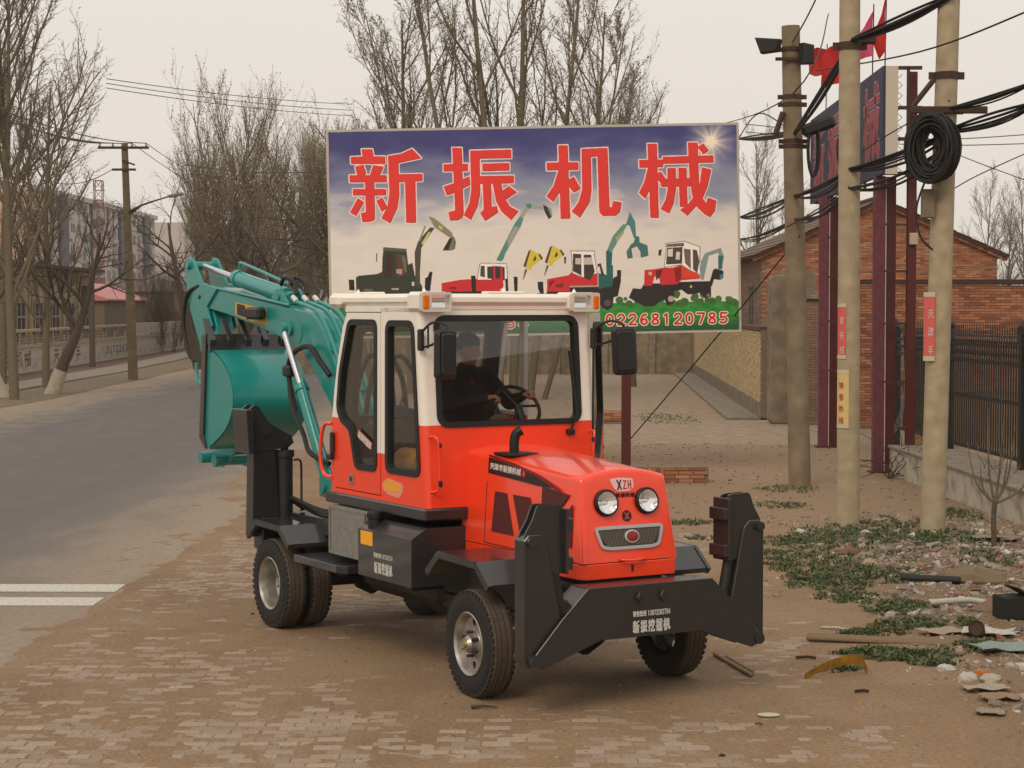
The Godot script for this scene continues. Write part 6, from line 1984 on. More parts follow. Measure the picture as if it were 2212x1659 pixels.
	g = G.new(); g.box(Vector3(0.4, 1.15, 0), Vector3(3.5, 0.06, 0.22)); part(g, "coping", M.concrete2, tan)
	# ---- workshop off to the right, mirrored in the windscreen
	var ws := thing("workshop", "long plain brick workshop standing right of the yard", "workshop", Vector3(25, 0, -4))
	g = G.new(); g.box(Vector3(4, 2.7, 0), Vector3(8, 5.4, 44)); part(g, "wall", mat(Color(0.33, 0.22, 0.165), 0.9), ws)
	for k in 8:
		g = G.new(); g.box(Vector3(-0.02, 2.6, -18 + k * 5.0), Vector3(0.08, 1.8, 2.2)); part(g, "window", M.dark2, ws)
	g = G.new(); g.box(Vector3(4, 5.5, 0), Vector3(8.6, 0.25, 44.6)); part(g, "roof", mat(Color(0.30, 0.24, 0.21), 0.9), ws)

func fence_wall():
	var g := G.new()
	var p0 := Vector3(6.50, 0, -33.4); var p1 := Vector3(6.78, 0, -16.0)
	var wl := thing("low_white_wall", "low white rendered wall carrying the black iron fence", "wall", p0)
	var d := (p1 - p0).normalized(); var L := (p1 - p0).length()
	var sx := Vector3(d.z, 0, -d.x)         # away from the road
	var t := Transform3D(Basis(d, Vector3.UP, d.cross(Vector3.UP)), Vector3.ZERO)
	g.extr([Vector2(0, -0.1), Vector2(L, -0.1), Vector2(L, 0.47), Vector2(0, 0.47)], t.translated_local(Vector3(0, 0, -0.95)), 0.95, 0.01)
	part(g, "wall", M.whitewall, wl)
	for k in 22:
		g = G.new()
		g.cbox(t * Vector3(0.4 + k * 0.8, 0.49, -0.46), Vector3(0.79, 0.05, 0.99), 0.008, t.basis)
		part(g, "coping_slab", M.concrete2, wl)
	# fence
	var f := thing("iron_fence", "black iron railing fence with curled spear tops on the white wall", "fence", Vector3(7.22, 0.51, -36.0))
	var iron := mat(Color(0.085, 0.08, 0.08), 0.55)
	var dd := Vector3(0.03, 0, 1).normalized()
	var bs := Basis(dd, Vector3.UP, dd.cross(Vector3.UP))
	var zs := [0.6, 3.5, 7.75, 11.5]
	for z in zs:
		g = G.new()
		var big: bool = z > 5.0 and z < 9.0
		g.cbox(dd * z + Vector3(0, 1.03, 0), Vector3(0.16 if big else 0.12, 2.06, 0.16 if big else 0.12), 0.01, bs)
		g.lathe([Vector2(0.10, 0), Vector2(0.10, 0.03), Vector2(0.0005, 0.16)], Transform3D(bs, dd * z + Vector3(0, 2.05, 0)), 4)
		part(g, "post", iron, f)
	for y in [0.13, 0.95, 1.52, 1.66, 1.78]:
		g = G.new(); g.box(dd * 5.9 + Vector3(0, y, 0), Vector3(12.4, 0.06 if y < 1.6 else 0.045, 0.04), bs); part(g, "rail", iron, f)
	g = G.new(); g.box(dd * 0.6 + Vector3(0, 0.02, 0), Vector3(0.3, 0.04, 0.3), bs)
	var bar := G.new()
	bar.tube([Vector3(0, 0.12, 0), Vector3(0, 1.80, 0)], 0.015, 5)
	var barm := bar.mesh()
	var cur := G.new()
	cur.tube(curve([Vector3(0, 1.78, 0), Vector3(-0.06, 1.93, 0.03), Vector3(-0.16, 2.02, 0.09)], 4), [0.010, 0.010, 0.010, 0.010, 0.009, 0.008, 0.006, 0.004, 0.002], 5)
	cur.tube(curve([Vector3(0, 1.78, 0), Vector3(0.05, 1.98, 0), Vector3(0.09, 2.14, 0.02)], 4), [0.010, 0.010, 0.010, 0.009, 0.009, 0.008, 0.006, 0.004, 0.002], 5)
	var curm := cur.mesh()
	for k in 92:
		var b := inst(barm, "bar", iron, f); b.transform = Transform3D(bs, dd * (0.2 + k * 0.132))
		var c := inst(curm, "spear_tip", iron, f); c.transform = Transform3D(bs, dd * (0.2 + k * 0.132))
	g = G.new()
	for k in 92:
		var o := dd * (0.266 + k * 0.132)
		var rg := []
		for j in 9: rg.append(o + bs * Vector3(cos(TAU * j / 8) * 0.05, 1.59 + sin(TAU * j / 8) * 0.05, 0))
		g.tube(rg, 0.007, 4, false)
	part(g, "ring_row", iron, f)
	# far stretch of fence towards the gate
	var f2 := thing("iron_fence", "far stretch of black iron fence by the brick yard wall", "fence", Vector3(7.4, 0.1, -37.4))
	var e := Vector3(1.75, 0, -9.2)
	for k in 3:
		g = G.new(); g.cbox(e * (k / 2.0) + Vector3(0, 1.2, 0), Vector3(0.14, 2.4, 0.14), 0.01); g.lathe([Vector2(0.09, 0), Vector2(0.0005, 0.18)], Transform3D(Basis(), e * (k / 2.0) + Vector3(0, 2.4, 0)), 4); part(g, "post", iron, f2)
	var b2 := Basis(e.normalized(), Vector3.UP, e.normalized().cross(Vector3.UP))
	for y in [0.35, 1.2, 1.9, 2.1]:
		g = G.new(); g.box(e * 0.5 + Vector3(0, y, 0), Vector3(e.length(), 0.04, 0.04), b2); part(g, "rail", iron, f2)
	for k in 66:
		var b := inst(barm, "bar", iron, f2); b.position = e * ((k + 0.5) / 66.0) + Vector3(0, 0.2, 0)
	# slack cables hanging by the fence
	g = G.new()
	for k in 3: g.tube(curve([Vector3(7.05, 1.95, -35.0) + Vector3(0, 0.1 * k, 0), Vector3(6.98, 1.3 - 0.1 * k, -34.6), Vector3(6.75, 0.75 - 0.05 * k, -34.3), Vector3(6.5, 0.62, -33.9)], 5), 0.008, 5)
	tag(part(g, "slack_cable", mat(Color(0.42, 0.43, 0.43), 0.6)), "pale slack cables looped from fence post to red sign post", "cable")

# ------------------------------------------------------------------ across the road
func build_left_side():
	var g := G.new()
	# verge, footway and earth bank
	var vm := texmat(ntex(0.03, 93, Color(0.33, 0.29, 0.22), Color(0.53, 0.46, 0.36), 512, 6), 0.25, 0.97)
	strip("verge", -0.7, -2.9, -0.02, vm)
	strip("footway", -2.9, -4.6, 0.05, M.concrete2)
	strip("earth_bank", -4.6, -8.6, 0.02, texmat(ntex(0.03, 95, Color(0.30, 0.20, 0.155), Color(0.42, 0.31, 0.24), 512, 6), 0.3, 0.97))
	# wall with a pierced top
	var w0 := Vector3(-20.7, 0, -66); var w1 := Vector3(-23.1, 0, -137)
	var wl := thing("roadside_wall", "long dirty white wall with concrete balustrade across the road", "wall", w0)
	var d := (w0 - w1); var L := d.length()
	var t := fr(w1 - w0, d.normalized(), Vector3.UP)      # z faces away from the road; turned below
	t = Transform3D(Basis(-t.basis.x, Vector3.UP, -t.basis.z), Vector3.ZERO)
	g.extr([Vector2(0, 0), Vector2(L, 0), Vector2(L, 1.12), Vector2(0, 1.12)], t.translated_local(Vector3(0, 0, -0.25)), 0.25); part(g, "wall", M.whitewall, wl)
	g = G.new(); g.extr([Vector2(0, 1.10), Vector2(L, 1.10), Vector2(L, 1.22), Vector2(0, 1.22)], t.translated_local(Vector3(0, 0, -0.29)), 0.33); part(g, "ledge", M.concrete, wl)
	for k in 14:
		g = G.new(); g.cbox(t * Vector3(0.3 + k * 3.6, 1.52, -0.12), Vector3(0.20, 0.66, 0.20), 0.01, t.basis); part(g, "baluster_post", M.concrete, wl)
	for y in [1.32, 1.47, 1.62]:
		g = G.new(); g.box(t * Vector3(24.0, y, -0.12), Vector3(48.0, 0.06, 0.07), t.basis); part(g, "rail", M.concrete2, wl)
	g = G.new(); g.extr([Vector2(0, 1.80), Vector2(48.3, 1.80), Vector2(48.3, 1.92), Vector2(0, 1.92)], t.translated_local(Vector3(0, 0, -0.27)), 0.30); part(g, "top_rail", M.concrete, wl)
	g = G.new(); g.extr([Vector2(48.3, 1.2), Vector2(L, 1.2), Vector2(L, 1.95), Vector2(48.3, 1.95)], t.translated_local(Vector3(0, 0, -0.25)), 0.25); part(g, "solid_end", M.whitewall, wl)
	# old painted notices on it
	var paintr := mat(Color(0.46, 0.27, 0.23), 0.9); var paintk := mat(Color(0.24, 0.22, 0.20), 0.9)
	g = G.new(); letters(g, "新振机械", t, Vector2(14.0, 0.25), 1.3, 0.75, 1.7, 0.09, 0.006); letters(g, "天津市手", t, Vector2(25.5, 0.25), 1.3, 0.75, 1.8, 0.09, 0.006); part(g, "painted_notice", paintr, wl)
	g = G.new(); letters(g, "13072282754", t, Vector2(38.5, 0.38), 0.8, 0.40, 1.05, 0.08, 0.006); letters(g, "市天津", t, Vector2(55.5, 0.9), 0.9, 0.45, 1.2, 0.07, 0.006); part(g, "painted_notice", paintk, wl)
	for q in [[47.5, 0.85, 1.9, 0.35], [58.0, 0.5, 2.6, 0.5]]:
		g = G.new(); g.extr([Vector2(q[0], q[1]), Vector2(q[0] + q[2], q[1]), Vector2(q[0] + q[2], q[1] + q[3]), Vector2(q[0], q[1] + q[3])], t, 0.006); part(g, "painted_out_patch", M.concrete2, wl)
	# cream building with a flat eave
	var cb := thing("cream_building", "single storey cream building with flat eave behind the roadside wall", "building", Vector3(-28, 0, -130))
	var cream := texmat(ntex(0.008, 97, Color(0.56, 0.49, 0.37), Color(0.72, 0.66, 0.54), 512, 6), 0.2, 0.95)
	g = G.new(); g.box(Vector3(-6, 2.6, 34), Vector3(12, 5.2, 68)); part(g, "wall", cream, cb)
	g = G.new(); g.cbox(Vector3(-5.8, 5.32, 34), Vector3(13.0, 0.22, 69.2), 0.02); part(g, "eave", mat(Color(0.30, 0.22, 0.18), 0.9), cb)
	for k in 16:
		var z := 2.2 + k * 4.2
		g = G.new(); g.box(Vector3(0.06, 2.6, z - 1.7), Vector3(0.14, 5.2, 0.38)); part(g, "pilaster", cream, cb)
		g = G.new(); g.box(Vector3(0.02, 2.15, z + 0.3), Vector3(0.06, 2.1, 1.9)); var wn := part(g, "window", M.dark2, cb)
		g = G.new()
		for q in [-0.95, 0.0, 0.95]: g.box(Vector3(0.07, 2.15, z + 0.3 + q), Vector3(0.05, 2.1, 0.09))
		for q in [-1.05, 0.2, 1.05]: g.box(Vector3(0.07, 2.15 + q, z + 0.3), Vector3(0.05, 0.09, 1.95))
		part(g, "window_frame", mat(Color(0.66, 0.62, 0.55), 0.7), wn)
		if k == 0 or k == 5:
			g = G.new(); g.cbox(Vector3(0.20, 3.75, z + 0.3), Vector3(0.35, 1.1, 1.9), 0.02); part(g, "shutter_box", mat(Color(0.36, 0.31, 0.26), 0.8), cb)
	# apartment block
	var ab := thing("apartment_block", "grey six storey apartment block with dark stair bays in haze", "building", Vector3(-55, 0, -300))
	var pale := mat(Color(0.70, 0.67, 0.65), 0.9); var grey := mat(Color(0.34, 0.34, 0.37), 0.9); var pinkw := mat(Color(0.70, 0.58, 0.52), 0.9); var win := mat(Color(0.20, 0.21, 0.25), 0.4)
	g = G.new(); g.box(Vector3(-8, 8.2, 37), Vector3(16, 16.4, 74)); part(g, "wall", pale, ab)
	g = G.new(); g.box(Vector3(-8, 8.4, 74.2), Vector3(16, 16.8, 0.5)); part(g, "end_wall", pinkw, ab)
	g = G.new(); g.box(Vector3(-8, 16.7, 37), Vector3(16.8, 0.6, 75)); part(g, "parapet", pale, ab)
	for k in 4:
		g = G.new(); g.box(Vector3(0.15, 8.4, 8.0 + k * 18.0), Vector3(0.6, 16.6, 4.2)); part(g, "stair_bay", grey, ab)
	var wm := G.new(); wm.box(Vector3.ZERO, Vector3(0.12, 1.5, 1.7)); var wmesh := wm.mesh()
	var fm := G.new()
	for q in [-0.8, 0.0, 0.8]: fm.box(Vector3(0.05, 0, q), Vector3(0.08, 1.5, 0.1))
	for q in [-0.72, 0.72]: fm.box(Vector3(0.05, q, 0), Vector3(0.08, 0.1, 1.75))
	var fmesh := fm.mesh()
	for fl in 6:
		for k in 20:
			var z := 2.0 + k * 3.6
			var clear := true
			for b in 4:
				if absf(z - (8.0 + b * 18.0)) < 3.2: clear = false
			if not clear: continue
			var w := inst(wmesh, "window", win, ab); w.position = Vector3(0.02, 1.9 + fl * 2.7, z)
			inst(fmesh, "frame", pale, w)
		for k in 8:
			g = G.new(); g.box(Vector3(0.18, 1.0 + fl * 2.7, 3.8 + k * 9.0), Vector3(0.36, 0.9, 3.0)); part(g, "balcony", pale if (k + fl) % 3 else grey, ab)
	# a second block farther back
	var ab2 := thing("apartment_block", "pale apartment block farther back beside the lattice mast", "building", Vector3(-62, 0, -420))
	g = G.new(); g.box(Vector3(-4, 9.0, 40), Vector3(16, 18, 70)); part(g, "wall", pale, ab2)
	for fl in 6:
		for k in 14:
			var w := inst(wmesh, "window", win, ab2); w.position = Vector3(4.03, 2.0 + fl * 2.8, 8.0 + k * 5.0)
	# lattice masts
	for q in [[-42.4, -200.0, 15.9, "red and white lattice mast above the apartment block"], [-47.6, -330.0, 17.0, "distant thin lattice mast right of the utility pole"]]:
		var ms := thing("lattice_mast", q[3], "mast", Vector3(q[0], 0, q[1]), 0.0, "lattice masts")
		for half in 2:
			var n := 16
			for k in range(half, n, 2):
				g = G.new()
				var y0: float = q[2] * k / n; var y1: float = q[2] * (k + 1) / n
				for c in 4:
					var a := Vector3(0.42 if c in [0, 1] else -0.42, 0, 0.42 if c in [0, 3] else -0.42); var c2 := (c + 1) % 4
					var b := Vector3(0.42 if c2 in [0, 1] else -0.42, 0, 0.42 if c2 in [0, 3] else -0.42)
					g.tube([a + Vector3(0, y0, 0), a + Vector3(0, y1, 0)], 0.05, 4, false); g.tube([a + Vector3(0, y0, 0), b + Vector3(0, y1, 0)], 0.035, 4, false); g.tube([a + Vector3(0, y1, 0), b + Vector3(0, y1, 0)], 0.035, 4, false)
				part(g, "red_section" if half else "white_section", mat(Color(0.52, 0.30, 0.27), 0.8) if half else mat(Color(0.66, 0.60, 0.57), 0.8), ms)
	# sheds with pink metal roofs
	for q in [[-33.0, -150.0, 6.5, 3.4, "long shed with a faded pink metal roof beyond the wall", 16.0], [-30.0, -165.0, 9.0, 4.2, "grey gabled shed behind the pink roofed shed", 10.0]]:
		var sh := thing("shed", q[4], "shed", Vector3(q[0], 0, q[1]), 0.0, "sheds beyond the roadside wall")
		g = G.new(); g.box(Vector3(0, q[3] * 0.5, 0), Vector3(q[2], q[3], q[5])); part(g, "wall", mat(Color(0.40, 0.34, 0.28), 0.9), sh)
		g = G.new(); g.extr([Vector2(-q[2] * 0.55, q[3]), Vector2(q[2] * 0.55, q[3]), Vector2(q[2] * 0.55, q[3] + 0.12), Vector2(0, q[3] + 1.4), Vector2(-q[2] * 0.55, q[3] + 0.12)], Transform3D(Basis(), Vector3(0, 0, -q[5] * 0.52)), q[5] * 1.04); part(g, "roof", mat(Color(0.68, 0.42, 0.42) if q[3] < 4 else Color(0.48, 0.44, 0.42), 0.6), sh)
		g = G.new(); g.box(Vector3(q[2] * 0.2, 1.5, q[5] * 0.5 + 0.03), Vector3(1.5, 2.2, 0.06)); part(g, "door", mat(Color(0.25, 0.38, 0.58), 0.6) if q[3] < 4 else M.dark2, sh)
	# lattice-free timber post by the wall
	var wp := thing("timber_post", "plain brown post standing against the roadside wall", "post", Vector3(-20.4, 0, -94.5))
	g = G.new(); g.tube([Vector3(0, 0, 0), Vector3(0, 4.9, 0)], [0.15, 0.12], 10); part(g, "shaft", M.bark, wp)
	g = G.new(); g.box(Vector3(0, 4.5, 0), Vector3(1.1, 0.10, 0.10)); part(g, "crossarm", M.bark, wp)
	# stretch of dark brick wall and gateway right of the white wall
	var dw := thing("dark_wall", "dark brown wall beyond the end of the white wall", "wall", Vector3(-24.2, 0, -150))
	g = G.new(); g.box(Vector3(0, 1.25, -25), Vector3(0.4, 2.5, 70)); part(g, "wall", mat(Color(0.30, 0.24, 0.19), 0.95), dw)

func strip(called: String, x0: float, x1: float, y: float, m: Material):
	var g := G.new()
	var prev := []
	var z := 10.0
	while z > -420.0:
		var cur := [Vector3(road_far(z) + x0 + 0.35 * nz(x0, z, 0.12), y - 0.02, z), Vector3(road_far(z) + x1, y, z)]
		if prev:
			g.quad(cur[1], prev[1], prev[0], cur[0])
			if y > 0.03: g.quad(cur[0], prev[0], prev[0] - Vector3(0, 0.12, 0), cur[0] - Vector3(0, 0.12, 0))
		prev = cur
		z -= 6.0
	struct(g, called, m)

# ------------------------------------------------------------------ poles and cables
func pole_shaft(root: Node, h: float, r0: float, r1: float, lean: Vector3, m: Material):
	var g := G.new()
	var pts := []; var rs := []
	for k in 9:
		var t := k / 8.0
		pts.append(Vector3(0, h * t - 0.06, 0) + lean * t); rs.append(lerpf(r0, r1, t))
	g.tube(pts, rs, 24)
	return part(g, "shaft", m, root)

func band(g: G, c: Vector3, r: float, h := 0.07):
	g.lathe([Vector2(r, -h * 0.5), Vector2(r + 0.012, -h * 0.5), Vector2(r + 0.012, h * 0.5), Vector2(r, h * 0.5)], Transform3D(Basis(), c), 20)
	g.box(c + Vector3(r + 0.04, 0, 0), Vector3(0.08, h, 0.03)); g.box(c - Vector3(r + 0.04, 0, 0), Vector3(0.08, h, 0.03))

func build_poles():
	var g: G
	# pole with floodlights
	var a := Vector3(4.604, gh(4.6, -31.0), -31.0)
	var p1 := thing("concrete_pole", "weathered round concrete pole with two dark floodlights on top", "pole", a, 0.0, "concrete poles beside the yard")
	pole_shaft(p1, 7.38, 0.178, 0.145, Vector3(-0.19, 0, 0), texmat(ntex(0.008, 101, Color(0.42, 0.36, 0.28), Color(0.57, 0.51, 0.43), 512, 6), 0.5, 0.92, M.grain, 0.25))
	g = G.new()
	for y in [6.95, 6.20, 6.08, 5.50, 5.42]:
		g = G.new(); band(g, Vector3(-0.19 * y / 7.4, y, 0), 0.150); part(g, "clamp", M.rust, p1)
	for q in [[-0.34, 7.02, -0.5], [0.16, 6.86, 0.6]]:
		g = G.new()
		var c := Vector3(-0.18 + q[0], q[1], 0.14)
		g.extr([Vector2(-0.22, 0.10), Vector2(0.20, 0.05), Vector2(0.16, -0.14), Vector2(-0.12, -0.16)] if q[0] < 0 else [Vector2(-0.10, 0.16), Vector2(0.12, 0.14), Vector2(0.12, -0.16), Vector2(-0.10, -0.18)], Transform3D(Basis(Vector3.UP, q[2]), c), 0.16, 0.02)
		part(g, "floodlight", M.seal, p1)
	g = G.new(); g.box(Vector3(-0.2, 6.78, 0.17), Vector3(0.5, 0.05, 0.05)); part(g, "lamp_bracket", M.rust, p1)
	g = G.new(); g.tube([Vector3(-0.32, 5.95, 0.12), Vector3(-0.44, 5.60, 0.14)], 0.045, 8); part(g, "insulator", M.rust, p1)
	# hanging cable slack and splice box
	g = G.new(); g.cbox(Vector3(0.22, 5.72, 0.25), Vector3(0.55, 0.20, 0.16), 0.05, Basis(Vector3(0, 0, 1), 0.35)); part(g, "splice_case", M.seal, p1)
	g = G.new()
	for q in [[0.14, 0.95, 0.09], [0.66, 0.82, 0.14]]:
		for k in 3:
			var rg := []
			for j in 17: rg.append(Vector3(q[0] + cos(TAU * j / 16) * q[2] * (0.8 + 0.12 * k), 5.35 + sin(TAU * j / 16) * q[1] * 0.45, 0.24 + 0.03 * k))
			g.tube(rg, 0.022, 6, false)
	part(g, "cable_loop", M.wire, p1)
	# second pole with posters
	var b := Vector3(4.39, gh(4.39, -25.3), -25.3)
	var p2 := thing("concrete_pole", "smooth pale concrete pole with a yellow poster on it", "pole", b, 0.0, "concrete poles beside the yard")
	pole_shaft(p2, 8.4, 0.150, 0.130, Vector3(-0.03, 0, 0), M.concrete)
	g = G.new()
	band(g, Vector3(-0.02, 6.22, 0), 0.140, 0.10); g.cbox(Vector3(0.16, 6.30, 0.0), Vector3(0.32, 0.10, 0.10), 0.02); part(g, "clamp", M.rust, p2)
	poster(p2, "poster", Color(0.80, 0.36, 0.33), 2.18, 0.72, 0.151, 4.15, 1.1, "市天线")
	poster(p2, "yellow_poster", Color(0.80, 0.70, 0.46), 1.28, 0.76, 0.154, 3.98, 1.3, "销售热线")
	# third pole with the coil
	var c3 := Vector3(5.30, gh(5.3, -24.43), -24.43)
	var p3 := thing("concrete_pole", "pale concrete pole carrying a big black cable coil", "pole", c3, 0.0, "concrete poles beside the yard")
	pole_shaft(p3, 8.4, 0.158, 0.130, Vector3(0.19, 0, 0), M.concrete)
	g = G.new()
	band(g, Vector3(0.13, 5.72, 0), 0.142, 0.09); part(g, "clamp", M.rust, p3)
	g = G.new()
	g.cbox(Vector3(0.13, 5.28, 0.16), Vector3(0.95, 0.09, 0.06), 0.01); band(g, Vector3(0.12, 5.28, 0), 0.142, 0.08)
	part(g, "clamp", M.rust, p3)
	g = G.new(); g.tube([Vector3(-0.05, 5.66, 0.1), Vector3(-0.32, 5.32, 0.12)], 0.035, 8); part(g, "insulator", M.rust, p3)
	poster(p3, "poster", Color(0.80, 0.37, 0.34), 2.16, 0.86, 0.158, 3.78, 0.98, "天津手")
	g = G.new(); g.cbox(Vector3(-0.12, 4.12, 0.14), Vector3(0.16, 0.36, 0.10), 0.01); part(g, "junction_box", M.plaster, p3)
	# coil of black cable hung on it
	var coil := thing("cable_coil", "big black coil of cable hung on the concrete pole", "cable coil", c3 + Vector3(-0.10, 4.82, 0.24))
	for k in 76:
		g = G.new()
		var outer: float = 0.42 + 0.58 * sqrt(rng.randf())
		var rx := 0.30 * outer; var ryy := 0.42 * outer
		var off := Vector3(rng.randf_range(-0.06, 0.06), rng.randf_range(-0.03, 0.03) - 0.02 * outer, rng.randf_range(-0.13, 0.13))
		var bs := Basis(Vector3.UP, -0.62 + rng.randf_range(-0.22, 0.22)) * Basis(Vector3(0, 0, 1), rng.randf_range(-0.12, 0.12))
		var rg := []
		for j in 25: rg.append(off + bs * Vector3(cos(TAU * j / 24) * rx, sin(TAU * j / 24) * ryy, 0.012 * sin(j * 1.3 + k)))
		g.tube(rg, 0.0165, 5, false)
		part(g, "cable_turn", M.wire, coil)
	g = G.new(); g.tube(curve([Vector3(-0.05, -0.36, 0), Vector3(-0.18, -0.75, 0.0), Vector3(-0.14, -1.1, 0.02), Vector3(0.02, -1.28, 0.02)], 6), 0.014, 6); part(g, "cable_tail", M.wire, coil)
	# ---- cables: [points], radius, label
	var P1 := func(y): return a + Vector3(-0.19 * y / 7.4, y, 0.16)
	var P2 := func(y): return b + Vector3(-0.02, y, 0.15)
	var P3 := func(y): return c3 + Vector3(0.13, y, 0.16)
	bundle("cable_bundle", [at(2060, -12, 24.2), P2.call(6.28), P1.call(5.62), at(1597, 300, 52.0)], 8, 0.05, 0.04, "thick bundle of black cables crossing above the blue sign")
	bundle("cable_bundle", [at(2230, 178, 23.0), P3.call(5.30)], 5, 0.035, 0.04, "upper cable bundle running right from the coil pole")
	bundle("cable_bundle", [at(2230, 226, 23.0), P3.call(5.02)], 6, 0.05, 0.05, "lower tangled cable bundle running right from the coil pole")
	bundle("cable_bundle", [P3.call(4.98), P2.call(4.62), P1.call(4.62), at(1600, 470, 50.0)], 6, 0.05, 0.10, "black cable bundle sagging past the lower edge of blue sign")
	bundle("cable_bundle", [P3.call(4.85), P2.call(4.40), P1.call(4.28), at(1596, 515, 50.0)], 4, 0.05, 0.12, "lowest black cable bundle below the blue sign")
	for q in [
		[[at(1764, -5, 28.0), P1.call(7.05)], 0.012, "thin wire rising left of the middle pole top"],
		[[at(1790, 30, 40), P1.call(6.25), at(1560, 268, 60)], 0.012, "thin wire running down left from the floodlight pole"],
		[[at(2225, 22, 22.0), at(1985, 112, 25.0), at(1760, 153, 36.0)], 0.012, "single wire sweeping from the upper right past the flags"],
		[[P1.call(5.6), at(1640, 245, 36), at(1595, 300, 42)], 0.012, "short wire from insulator beside the billboard corner"],
		[[P3.call(5.40), at(1860, 330, 33), at(1800, 410, 38)], 0.010, "slanting thin wire across the blue sign"],
		[[a + Vector3(-0.05, 4.0, 0.18), at(1350, 962, 37.0)], 0.012, "long taut stay wire slanting down behind the machine"],
		[[b + Vector3(-0.05, 4.4, 0.15), at(1700, 490, 30)], 0.010, "thin drop wire below the middle pole clamp"],
		[[at(2230, 290, 60), at(1960, 300, 60), at(1610, 268, 70)], 0.016, "faint distant wire behind the coil pole"],
		[[at(2230, 310, 60), at(1960, 312, 60), at(1610, 285, 70)], 0.016, "second faint distant wire behind the coil pole"],
		[[at(2230, 325, 40), at(2100, 385, 40), at(2010, 440, 42)], 0.012, "slanting wire right of the coil pole"],
		[[at(2230, 395, 40), at(2060, 330, 42), at(1985, 285, 44)], 0.010, "thin wire falling right behind the coil pole"],
	]:
		g = G.new(); g.tube(curve(q[0], 8) if q[0].size() > 2 else sag(q[0][0], q[0][1], 0.03), q[1], 5, false)
		tag(part(g, "overhead_wire", M.wire if q[1] < 0.015 else M.thinwire), q[2], "wire", "single overhead wires")
	# ---- utility pole across the road
	var u := Vector3(-15.36, 0, -78.8)
	var up := thing("utility_pole", "tall utility pole with crossarms and lamp arm across the road", "pole", u)
	pole_shaft(up, 9.55, 0.20, 0.13, Vector3(-0.28, 0, 0), texmat(ntex(0.01, 103, Color(0.36, 0.31, 0.23), Color(0.50, 0.44, 0.33), 256, 5), 0.5, 0.92))
	g = G.new(); g.box(Vector3(-0.30, 9.32, 0.15), Vector3(2.05, 0.10, 0.09)); part(g, "crossarm", M.twigdark, up)
	g = G.new(); g.box(Vector3(-0.28, 8.44, 0.15), Vector3(0.95, 0.09, 0.09)); g.box(Vector3(-0.1, 8.72, 0.15), Vector3(0.55, 0.07, 0.07), Basis(Vector3(0, 0, 1), -0.35)); part(g, "crossarm", M.twigdark, up)
	for x in [-1.25, -0.72, 0.05, 0.62]:
		g = G.new(); g.lathe([Vector2(0.035, 0), Vector2(0.055, 0.05), Vector2(0.03, 0.09), Vector2(0.05, 0.13), Vector2(0.0005, 0.17)], Transform3D(Basis(), Vector3(x, 9.36, 0.15)), 10); part(g, "insulator", M.whitewall, up)
	g = G.new(); g.tube(curve([Vector3(-0.10, 6.72, 0.1), Vector3(0.45, 7.02, 0.1), Vector3(1.5, 7.36, 0.1)], 5), [0.05, 0.05, 0.05, 0.045, 0.045, 0.04, 0.04, 0.035, 0.03, 0.03, 0.03], 8); g.extr([Vector2(-0.02, 6.62), Vector2(0.42, 6.98), Vector2(-0.02, 6.85)], Transform3D(Basis(), Vector3(0, 0, 0.08)), 0.03); part(g, "lamp_arm", M.rust, up)
	g = G.new(); g.cbox(Vector3(1.80, 7.42, 0.1), Vector3(0.62, 0.12, 0.22), 0.03, Basis(Vector3(0, 0, 1), 0.2)); part(g, "street_lamp_head", M.concrete2, up)
	for q in [[at(-10, 238, 60.0), u + Vector3(-1.25, 9.5, 0.15), "leftmost wire reaching the utility pole crossarm"], [at(-10, 245, 60.0), u + Vector3(-0.72, 9.5, 0.15), "second wire reaching the utility pole crossarm"], [at(-10, 252, 60.0), u + Vector3(0.05, 9.5, 0.15), "third wire reaching the utility pole crossarm"], [at(-10, 232, 60.0), u + Vector3(0.62, 9.5, 0.15), "topmost wire reaching the utility pole crossarm"],
		[u + Vector3(0.62, 9.5, 0.15), at(480, 400, 150), "wire leaving the crossarm towards the trees"], [u + Vector3(0.05, 9.5, 0.15), at(470, 420, 150), "lower wire leaving the crossarm towards the trees"], [at(230, 170, 120), at(760, 225, 170), "uppermost faint wire across the open sky"], [at(230, 180, 120), at(760, 238, 170), "middle faint wire across the open sky"], [at(230, 190, 120), at(760, 250, 170), "lowest faint wire across the open sky"], [at(400, 355, 100), at(720, 368, 100), "level wire in front of the bare trees"], [at(120, 395, 85), u + Vector3(-0.75, 8.45, 0.15), "short wire to the lower crossarm"]]:
		g = G.new(); g.tube(sag(q[0], q[1], 0.25), 0.018 if q[0].z > -100 else 0.026, 4, false)
		tag(part(g, "overhead_wire", M.thinwire), q[2], "wire", "wires across the road")

